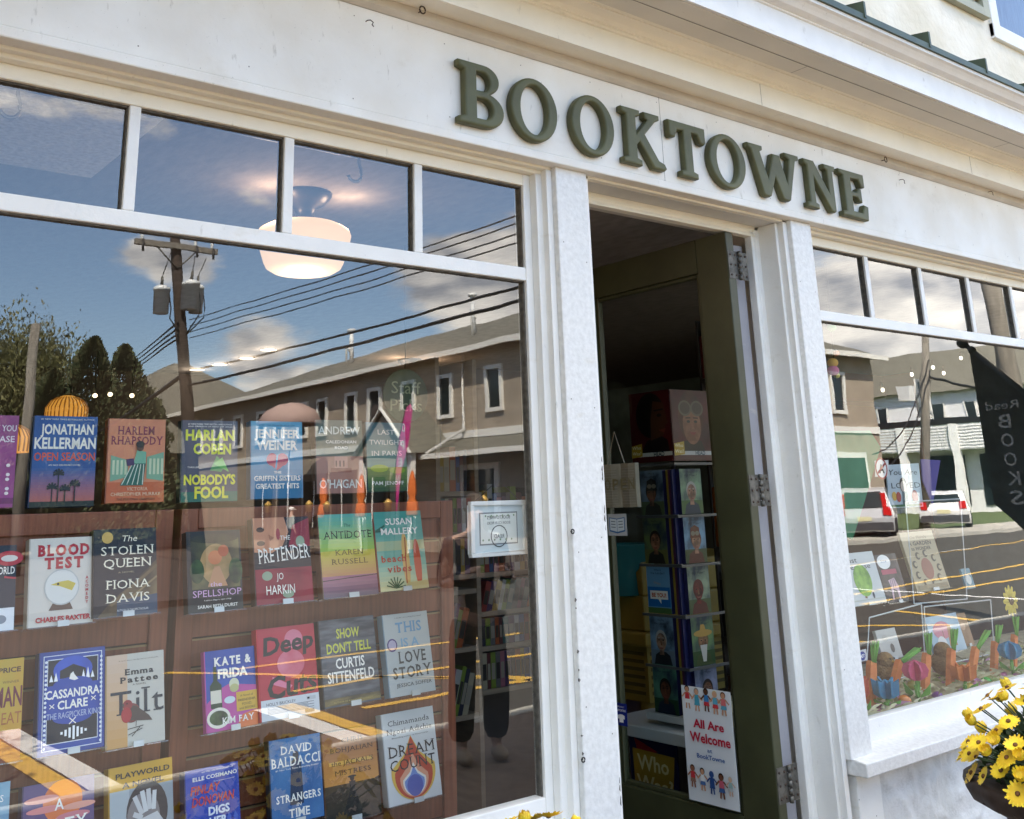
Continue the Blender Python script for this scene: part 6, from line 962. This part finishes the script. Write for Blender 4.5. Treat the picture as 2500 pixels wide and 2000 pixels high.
for k, (x0, y0, x1, y1, wd, gx, gy) in enumerate(((350, 1005, 355, 700, 74, 365, 570), (495, 870, 540, 700, 62, 640, 615), (700, 900, 712, 650, 70, 710, 515), (862, 868, 872, 620, 66, 880, 490), (995, 830, 1030, 612, 58, 1095, 500), (1145, 800, 1155, 575, 58, 1170, 465), (1276, 735, 1280, 530, 46, 1275, 410))):
    b = .21+.02*(k % 3); A = atY(*q6(x0, y0), b); B = atY(*q6(x1, y1), b); G = atY(*q6(gx, gy), b); ww = wd/2.654*.00158
    t = thing('wooden_carrot', 'orange cut-out carrot with green top, '+lean_w[k], 'ornament', A, 0, 'carrot ornaments in the window'); B -= A; G -= A; d = B.normalized(); s_ = Vector((d.z, 0, -d.x)); m = MB()
    pr = [(-.5*.78, 0), (-.5*.9, .35), (-.5, .8), (-.42, .97), (-.2, 1), (.2, 1), (.42, .97), (.5, .8), (.46, .35), (.40, 0), (.2, -.02), (-.2, -.02)]; f = [B*v+s_*u*ww for u, v in pr]; bk = [p+Vector((0, .022, 0)) for p in f]; n = len(f)
    m.add(f+bk, [tuple(range(n)), tuple(range(n, 2*n))[::-1]]+[(i, n+i, n+(i+1) % n, (i+1) % n) for i in range(n)], CAR); m.build('root', t)
    m = MB()
    for q in range(11):
        u = (q-5)/5; top = G+s_*u*ww*(.45 if k not in (1, 4) else .3)+Vector((.01*math.sin(q*3), .012*math.cos(q*2), -.008*abs(u))); m.tube([B*.97+s_*u*ww*.25, B+(top-B)*.5+s_*u*ww*.08, top], [.0045, .0055, .003], GRN, 5)
    m.build('leaf_top', t)
TC = {'red': (.50, .09, .04), 'blue': (.03, .22, .38), 'pink': (.62, .09, .19), 'orange': (.58, .17, .03)}
for (px0, px1, pyt, pyb, gb, col, lab) in ((255, 312, 800, 935, 1030, 'red', 'red orange wooden tulip at the left window edge'), (388, 490, 810, 942, 985, 'blue', 'low blue wooden tulip with a notched top'), (583, 677, 688, 825, 945, 'pink', 'bright pink wooden tulip bud'), (898, 987, 715, 828, 882, 'orange', 'orange wooden tulip with a notched top'), (1205, 1281, 565, 688, 770, 'blue', 'tall dark blue wooden tulip bud')):
    b = .165; p, wd, h = fit(*[q6(px0, 0)[0], q6(px1, 0)[0]], q6(0, pyt)[1], q6(0, pyb)[1], b); g = atY(q6((px0+px1)/2, 0)[0], q6(0, gb)[1], b); t = thing('wooden_tulip', lab, 'ornament', (p.x, b, g.z), 0, 'tulip ornaments in the window'); PM = M('tulip_'+col, TC[col], .6, var=.12, scale=10); z0 = p.z-g.z; r = wd/2
    m = MB(); bud = 'bud' in lab
    for k in range(3):
        an = k*math.pi/3; prf = [(r*.35, 0), (r*.85, h*.2), (r, h*.5), (r*.8, h*.8), (0, h)] if bud else [(r*.45, 0), (r*.9, h*.2), (r*.95, h*.6), (r, h), (r*.5, h*.8), (0, h*.96)]
        out = [Vector((x*math.cos(an), x*math.sin(an), z0+z)) for x, z in prf]+[Vector((-x*math.cos(an), -x*math.sin(an), z0+z)) for x, z in reversed(prf)]; nn = Vector((-math.sin(an), math.cos(an), 0))*.004; n = len(out); m.add([o-nn for o in out]+[o+nn for o in out], [tuple(range(n)), tuple(range(n, 2*n))[::-1]]+[(i, n+i, n+(i+1) % n, (i+1) % n) for i in range(n)], PM)
    m.build('petal_head', t); m = MB(); m.tube([(0, 0, -.02), (0, 0, z0+.005)], .007, GRN, 8)
    for k in range(4):
        an = k*math.pi/2+.4; o = [Vector((.004, 0, 0)), Vector((r*.9, 0, z0*.25)), Vector((r*1.0, 0, z0*.85)), Vector((r*.45, 0, z0*.4))]; Tm = Matrix.Rotation(an, 4, 'Z'); m.add([Tm @ (v+Vector((0, .004, 0))) for v in o]+[Tm @ (v-Vector((0, .004, 0))) for v in o], [(0, 1, 2, 3), (7, 6, 5, 4), (0, 4, 5, 1), (1, 5, 6, 2), (2, 6, 7, 3), (3, 7, 4, 0)], GRN)
    m.build('leaf_base', t)
for (x, y, col, lab) in ((555, 955, (.62, .20, .03), 'orange'), (765, 930, (.17, .05, .26), 'purple'), (975, 872, (.62, .50, .06), 'yellow'), (1085, 833, (.05, .45, .07), 'bright green'), (1205, 802, (.55, .15, .32), 'pink'), (608, 858, (.60, .58, .12), 'pale yellow'), (1010, 852, (.50, .2, .36), 'rose')):
    b = .16 if y > 860 else .20; p = atY(*q6(x, y), b); o = MB().ball((0, 0, 0), (.026, .020, .019), M('egg_'+lab.replace(' ', '_'), col, .3, coat=.4)).build('toy_egg', loc=p); o.rotation_euler = (0, .2, x*.01); tag(o, lab+' plastic egg lying in the paper grass', 'egg', 'plastic eggs in the window')
PLU = M('plush_brown', (.22, .13, .05), .95, col2=(.30, .19, .07), scale=60, bump=.8, bscale=120)
for (x, y, s_, lab) in ((430, 745, 1.0, 'round brown plush chick between the left carrots'), (800, 690, 1.15, 'round brown plush chick behind the carrot left of the orange tulip')):
    p = atY(*q6(x, y), .31); t = thing('plush_chick', lab, 'soft toy', p); m = MB(); m.ball((0, 0, -.015), (.05*s_, .045*s_, .045*s_), PLU); m.ball((-.008, -.01, .03*s_), .034*s_, PLU); m.build('body', t); m = MB(); m.ball((-.02, -.04*s_, .04*s_), .004, BLACK, 8, 6); m.ball((.006, -.042*s_, .04*s_), .004, BLACK, 8, 6); m.build('eye', t); MB().lathe([(.008, 0), (0, .02)], (0, 0, 0), M('beak', (.5, .3, .05), .6), 8, T=Matrix.Translation((-.008, -.04*s_, .028*s_)) @ Matrix.Rotation(rad(90), 4, 'X')).build('beak', t)
def rbook(lab, c, b, els, bg, lean=rad(12), yaw=0., thick=.015):
    P = [q6(*v) for v in c]; return book(lab, P[0], P[1], P[2], b, els, bg=bg, lean=lean, yaw=yaw, thick=thick, grp='picture books in the right window')
rbook('white picture book with a round green tree and thin black title', ((212, 352), (440, 345), (190, 10)), .52, [('t', 'Just', .32, .86, .10, '#2a2a2c', {'w': .34}), ('t', 'Because', .48, .73, .10, '#2a2a2c', {'w': .68}), ('l', (.46, .12), (.5, .4), .06, '#7a5a3a'), ('c', .5, .46, .24, .25, nmat('#5a8a34', '#8ab84a', 30)), ('p', [(.02, .1), (.1, .1), (.08, .36), (.04, .36)], '#2a2220'), ('r', 0, .08, 1, .1, '#b8bcb0'), ('c', .68, .16, .03, .05, '#4a4a50')], '#c9ccca')
rbook('dark picture book with a white zebra foal and a cloud shaped label', ((448, 330), (585, 322), (372, 15)), .56, [('r', 0, 0, 1, 1, nmat('#2a2426', '#4a3e44', 20)), ('c', .35, .84, .3, .18, WH), ('t', 'little', .35, .86, .06, '#3a6a9a', {'w': .26}), ('r', .12, .58, .8, .68, '#a83a5a'), ('p', [(.3, .46), (.6, .5), (.7, .3), (.64, .04), (.58, .04), (.58, .24), (.42, .28), (.34, .06), (.28, .06), (.34, .34)], '#c8a8b4'), ('l', (.4, .46), (.36, .32), .02, '#2a2426'), ('l', (.48, .48), (.46, .3), .02, '#2a2426'), ('l', (.56, .48), (.56, .3), .02, '#2a2426')], '#2a2426')
rbook('beige picture book with black scrollwork and an oval brown seed', ((640, 255), (850, 238), (580, -130)), .58, [('t', "On Flora's", .5, .9, .05, '#3a342c', {'w': .5}), ('t', 'A GARDEN', .5, .80, .07, '#2c2824', {'w': .7, 'b': .02}), ('t', 'to WONDER', .5, .71, .06, '#2c2824', {'w': .6, 'b': .02}), ('c', .5, .36, .17, .17, '#8a4a3a')]+[('c', .5+.36*math.cos(i*.7), .36+.26*math.sin(i*.7), .07, .06, '#3a342c') for i in range(9)]+[('c', .5+.36*math.cos(i*.7)+.02, .36+.26*math.sin(i*.7), .045, .035, '#a89a7c') for i in range(9)]+[('r', .05, .02, .95, .1, '#8a7858')], '#a89a7c')
rbook('pale blue picture book with a pink parasol leaning behind the carrots', ((760, 665), (960, 655), (700, 420)), .50, [('c', .4, .6, .28, .14, '#c87a8a'), ('l', (.4, .2), (.4, .6), .02, '#8a6a5a'), ('p', [(.5, .15), (.75, .15), (.68, .7), (.58, .7)], '#a8764a'), ('c', .3, .25, .14, .12, '#d8d4d0')], nmat('#8aa8bc', '#b4c8d0', 5))
rbook('white board book standing low behind the leftmost carrots', ((420, 700), (545, 690), (385, 505)), .46, [('c', .6, .35, .1, .12, '#5a5450'), ('c', .35, .7, .14, .1, '#b0aca4')], '#b8b6b0')
rbook('tan picture book with a wooden texture leaning right of the parasol book', ((930, 610), (1010, 605), (900, 400)), .54, [('c', .5, .6, .2, .15, '#c8a080')], nmat('#8a6848', '#a88460', 9))
rbook('small blue picture book with a white egg near the frame corner', ((960, 235), (1015, 232), (935, 135)), .60, [('c', .5, .45, .3, .3, '#d8d8d0')], '#5a8a9a', thick=.01)
# white open frames used as stands
def stand(lab, c, b):
    P = [atY(*q6(*v), b) for v in c]; o = P[0].copy(); t = thing('frame_stand', lab, 'display stand', o, 0, 'white frame stands in the window'); m = MB()
    for i in range(4): a, e = P[i]-o, P[(i+1) % 4]-o; m.tube([a, e], .0032, WD, 4, smooth=False)
    m.build('frame', t)
stand('tall open white frame stand holding the beige picture book', ((615, 330), (958, 300), (915, -350), (560, -330)), .55)
stand('low open white frame stand behind the pink tulip', ((300, 870), (690, 770), (662, 330), (325, 420)), .42)
stand('low open white frame stand behind the orange tulip', ((700, 750), (1135, 650), (1110, 305), (680, 350)), .46)
# flat cut-outs and hanging things
FY = M('felt_yellow', (.58, .44, .06), .8); q = atY(*q6(1240, 310), .42); t = thing('paper_flower', 'large yellow paper daisy with a brown centre hanging in the right window', 'ornament', q); m = MB()
for k in range(12):
    a = k*math.pi/6; d = Vector((math.cos(a), 0, math.sin(a))); s_ = Vector((-math.sin(a), 0, math.cos(a))); m.add([d*.012, d*.045+s_*.016, d*.072+s_*.008, d*.075, d*.072-s_*.008, d*.045-s_*.016, d*.03+Vector((0, -.006, 0))], [(0, 1, 6), (1, 2, 3, 6), (3, 4, 5, 6), (5, 0, 6)], FY)
m.build('petals', t, fixn=False); MB().ball((0, -.005, 0), (.02, .008, .02), M('felt_brown', (.13, .07, .03), .9)).build('flower_centre', t)
t = thing('egg_garland', 'hanging string of green, orange and pink paper balls at the left of the right window', 'garland', atY(2035, 800, .30)); m = MB(); o = atY(2035, 800, .30); m.tube([(0, 0, .3), atY(2040, 930, .3)-o], .0018, CH, 5); m.build('string', t)
for (px, py, r, c) in ((2030, 800, .022, (.15, .40, .12)), (2042, 862, .014, (.6, .15, .05)), (2033, 886, .024, (.55, .32, .06)), (2034, 905, .026, (.52, .12, .26)), (2043, 917, .014, (.6, .5, .1))): MB().ball(atY(px, py, .3)-o, (r, r, r*.85), M('paper_ball_%d' % py, c, .8), 12, 8).build('paper_ball', t)
def flat(name, lab, cat, pts, b, m_, els=None, thick=.006, txt=None):
    P = [atY(x, y, b) for x, y in pts]; o = P[0].copy(); t = thing(name, lab, cat, o); m = MB(); f = [p-o for p in P]; n = len(f); bk = [p+Vector((0, thick, 0)) for p in f]; m.add(f+bk, [tuple(range(n)), tuple(range(n, 2*n))[::-1]]+[(i, n+i, n+(i+1) % n, (i+1) % n) for i in range(n)], m_)
    if els: T = frame_T((f[0].x, -.0005, f[0].z), (1, 0, 0), (0, 0, 1)); art(m, T, abs(f[1].x-f[0].x), f[2].z-f[1].z, els)
    m.build('panel', t, fixn=False); return t
g2 = lambda x, y: (1950+x/3.451, 950+y/3.451)
flat('poster', 'white hand lettered poster reading You Are LOVED with a drawn child and flowers', 'poster', [g2(765, 1005), g2(1050, 990), g2(1010, 625), g2(735, 640)], .62, M('poster_pale', (.50, .55, .58), .7), [('t', 'You Are', .52, .80, .13, '#20242a', {'w': .84, 's': .15}), ('t', 'LOVED', .56, .50, .13, '#20242a', {'w': .86}), ('c', .48, .50, .11, .12, '#2a2220'), ('c', .48, .47, .085, .09, '#c8b8ac'), ('p', [(.4, .06), (.58, .06), (.56, .36), (.42, .36)], '#5a6a70'), ('c', .18, .26, .07, .07, '#c89a3a'), ('c', .3, .24, .07, .08, '#a83a34'), ('c', .78, .24, .09, .1, '#a83a4a'), ('r', .06, .02, .96, .07, '#3a6a4a')])
flat('pennant', 'purple pointed pennant with a red flower behind the hand lettered poster', 'pennant', [g2(1045, 770), g2(1130, 980), g2(1195, 600), g2(1030, 590)], .66, M('pennant_purple', (.12, .09, .30), .8))
gp = flat('pennant', 'green pennant with red letters and dots at the left of the right window', 'pennant', [g2(300, 355), g2(330, 640), g2(395, 1240), g2(455, 1270), g2(600, 800), g2(690, 490), g2(600, 350)], .50, M('pennant_green', (.04, .16, .07), .8, col2=(.06, .21, .10), scale=5))
flat('window_sticker', 'round red prohibition sticker with a black letter on a white square inside the window', 'sticker', [g2(645, 740), g2(760, 735), g2(755, 598), g2(640, 605)], .125, M('sticker_white', (.55, .55, .55), .5), [('c', .5, .5, .44, .44, '#8a1820'), ('c', .5, .5, .36, .36, '#d0d0d0'), ('t', 'A', .5, .5, .52, '#16161a', {'w': .4, 'b': .05}), ('l', (.2, .22), (.8, .8), .09, '#8a1820')], thick=.001)
flat('security_sticker', 'small white sticker with a blue octagon reading ADT low on the glass', 'sticker', [q6(247, 712), q6(312, 695), q6(304, 622), q6(247, 636)], .118, M('sticker_white', (.55, .55, .55), .5), [('p', [(.36+.3*math.cos(rad(22.5+45*i))+.2, .5+.42*math.sin(rad(22.5+45*i))) for i in range(8)], '#1c3a8a'), ('t', 'ADT', .56, .5, .3, WH, {'w': .4, 'b': .03})], thick=.001)
for k, (x, y) in enumerate(((2155, 952), (2226, 914), (2304, 911), (2346, 874), (2278, 897))):
    q = atY(x, y, 1.6); t = thing('string_bulb', 'small clear string light bulb hanging deep in the right window, '+('lowest', 'second lowest', 'middle', 'highest', 'fourth')[k]+' one', 'bulb', q, 0, 'string lights in the right window'); MB().ball((0, 0, 0), (.012, .012, .016), M('string_bulb_glow', (.8, .8, .7), .3, emit=(1, .9, .7), es=.7), 10, 8).build('globe', t); MB().tube([(0, 0, .012), (0, 0, .05)], .007, BLACK, 8).build('socket', t)
# ================================================================ planters on the pavement
IRON = M('iron_brown', (.035, .022, .016), .6, col2=(.055, .035, .026), scale=20, metal=.3, bump=.2)
def urn(lab, loc, seed, grp='urn planters by the shopfront'):
    t = thing('urn_planter', lab, 'planter', loc, 0, grp); m = MB(); m.lathe([(.20, 0), (.20, .05), (.13, .08), (.09, .14), (.08, .20), (.12, .24), (.17, .30), (.21, .42), (.225, .54), (.235, .60), (.25, .625)], (0, 0, 0), IRON, 40); m.build('bowl', t)
    rb = lambda k: 1+.012*math.cos(k*math.pi/2)
    m = MB(); m.lathe([(.25, .625), (.29, .635), (.325, .655), (.34, .685), (.335, .705), (.315, .712), (.285, .700), (.27, .69), (0, .66)], (0, 0, 0), IRON, 64, wob=rb)
    for k in range(48): a = k*math.pi/24; m.tube([((.265+.065*f)*math.cos(a+.10*math.sin(f*3)), (.265+.065*f)*math.sin(a+.10*math.sin(f*3)), .629+.024*f+.012*f*f) for f in (0, .3, .6, .9)], .005, IRON, 5)
    m.build('rim', t)
    R = random.Random(seed); c = Vector((0, 0, .68)); LF = [M('daisy_leaf', (.016, .035, .010), .6, var=.3, scale=20), M('daisy_leaf_light', (.035, .065, .018), .6, var=.2, scale=20)]; fo = MB()
    for k in range(4200):
        a = R.random()*6.28; ph = R.random()**.7*1.5; r = .30*(.35+.6*R.random()); p = c+Vector((r*math.sin(ph)*math.cos(a), r*math.sin(ph)*math.sin(a), r*.72*math.cos(ph)+.01)); d = Vector((R.gauss(0, .6), R.gauss(0, .6), R.random()*.8)).normalized()*(.022+.028*R.random()); s_ = d.cross(Vector((R.gauss(0, 1), R.gauss(0, 1), R.gauss(0, 1)))).normalized()*.007; fo.add([p, p+d*.5+s_, p+d, p+d*.5-s_], [(0, 1, 2, 3)], LF[k % 3 == 0])
    fl = []
    PY = [M('petal_yellow', (.84, .62, .03), .55, var=.12, scale=30), M('petal_yellow_deep', (.78, .50, .02), .55, var=.12, scale=30)]; CT = M('daisy_centre', (.13, .055, .015), .8, var=.4, scale=90)
    pos = []
    tries = 0
    while len(pos) < 98 and tries < 4000:
        tries += 1; a = R.random()*6.28; ph = .12+1.38*R.random()**.75; r = .285+.03*R.random(); p = c+Vector((r*1.12*math.sin(ph)*math.cos(a), r*1.12*math.sin(ph)*math.sin(a), r*.95*math.cos(ph)+.02))
        if (math.cos(a-3.6) > -.2 or R.random() < .3) and all((p-o).length > .040 for o in pos): pos.append(p)
    for i, p in enumerate(pos):
        nrm_ = ((p-c)*.8+Vector((0, 0, .16))+Vector((R.gauss(0, .05), R.gauss(0, .05), R.gauss(0, .05)))).normalized(); bud = R.random() < .25; x = nrm_.cross(Vector((0, 0, 1))).normalized() if abs(nrm_.z) < .98 else Vector((1, 0, 0)); T = frame_T(p, x, nrm_.cross(x)); m = MB(); n = 15; L = .036*(.8+.35*R.random()); cup = R.uniform(.9, 1.3) if bud else R.uniform(-.05, .35)
        for layer in range(2):
            for k in range(n):
                an = 2*math.pi*(k+.5*layer)/n+R.gauss(0, .05); l = L*(1-.12*layer)*(1+R.gauss(0, .05)); u = lambda rr_, off, hh: (rr_*math.cos(an)*math.cos(cup*rr_/L)-off*math.sin(an), rr_*math.sin(an)*math.cos(cup*rr_/L)+off*math.cos(an), hh+rr_*math.sin(cup*rr_/L))
                w_ = .0052; m.add([u(.006, -w_*.4, 0), u(.006, w_*.4, 0), u(l*.6, w_, .001*layer), u(l*.93, w_*.55, 0), u(l, 0, 0), u(l*.93, -w_*.55, 0), u(l*.6, -w_, .001*layer)], [(0, 1, 2, 6), (6, 2, 3, 5), (3, 4, 5)], PY[(layer+i) % 2], False, T)
        if not bud: m.ball((0, 0, .002), (.0072, .0072, .005), CT, 10, 6, T=T)
        fo.tube([c+(p-c)*.3, p-nrm_*.004], .0022, LF[1], 5); m.build('flower', t, fixn=False)
    VI = M('pansy_violet', (.16, .06, .42), .6, col2=(.28, .14, .58), scale=30)
    for k in range(7):
        a = 3.3+.26*k; rq = .30+.02*R.random(); p = c+Vector((rq*math.cos(a), rq*math.sin(a), .06+.09*R.random())); d = (p-c).normalized(); x = d.cross(Vector((0, 0, 1))).normalized(); T = frame_T(p, x, d.cross(x)); m = MB()
        for q in range(5): an = q*1.257+.3; m.add([(0, 0, 0), (.022*math.cos(an-.6), .022*math.sin(an-.6), .003), (.034*math.cos(an-.25), .034*math.sin(an-.25), .006), (.034*math.cos(an+.25), .034*math.sin(an+.25), .006), (.022*math.cos(an+.6), .022*math.sin(an+.6), .003)], [(0, 1, 2, 3, 4)], VI, False, T)
        m.ball((0, 0, .003), (.003, .003, .002), PY[0], 8, 5, T=T); m.build('pansy', t, fixn=False)
    fo.build('foliage', t, fixn=False); return t
urn('brown iron urn planter full of yellow daisies below the right window sill', (3.41, -.75, 0), 3)
urn('brown iron urn planter of yellow daisies below the left window, just its top showing', (1.53, -.47, 0), 8).scale = (.905, .905, .905)

# dim red shelf deep behind the right window
t = thing('back_bookcase', 'dim red brown bookcase of mixed spines seen through the dark shop flag reflection', 'bookcase', (7.0, 2.2, .06)); RB_ = M('red_brown_shelf', (.10, .025, .015), .6)
m = MB(); m.box(-1.2, .88, .26, .28, 0, 2.4, RB_); m.box(-1.2, -1.17, 0, .26, 0, 2.4, RB_); m.box(.85, .88, 0, .26, 0, 2.4, RB_); m.build('carcass', t)
for k in range(7): MB().box(-1.17, .85, 0, .26, .1+k*.34, .125+k*.34, RB_).build('shelf', t)
R = random.Random(9)
for k in range(2, 7):
    x = -1.15
    for (cn_, hx) in (PAL*2)[k:k+14]:
        wd = .03+.04*R.random(); hh = .2+.08*R.random(); tq = thing('shelved_book', cn_+' spine on shelf '+('one', 'two', 'three', 'four', 'five', 'six', 'seven')[k]+' of the red brown bookcase', 'book', (7.0+x, 2.21, .06+.125+k*.34), 0, 'spines on the red brown bookcase'); MB().box(0, wd, 0, .2, 0, hh, cmat(hx)).build('cover', tq); x += wd+.004
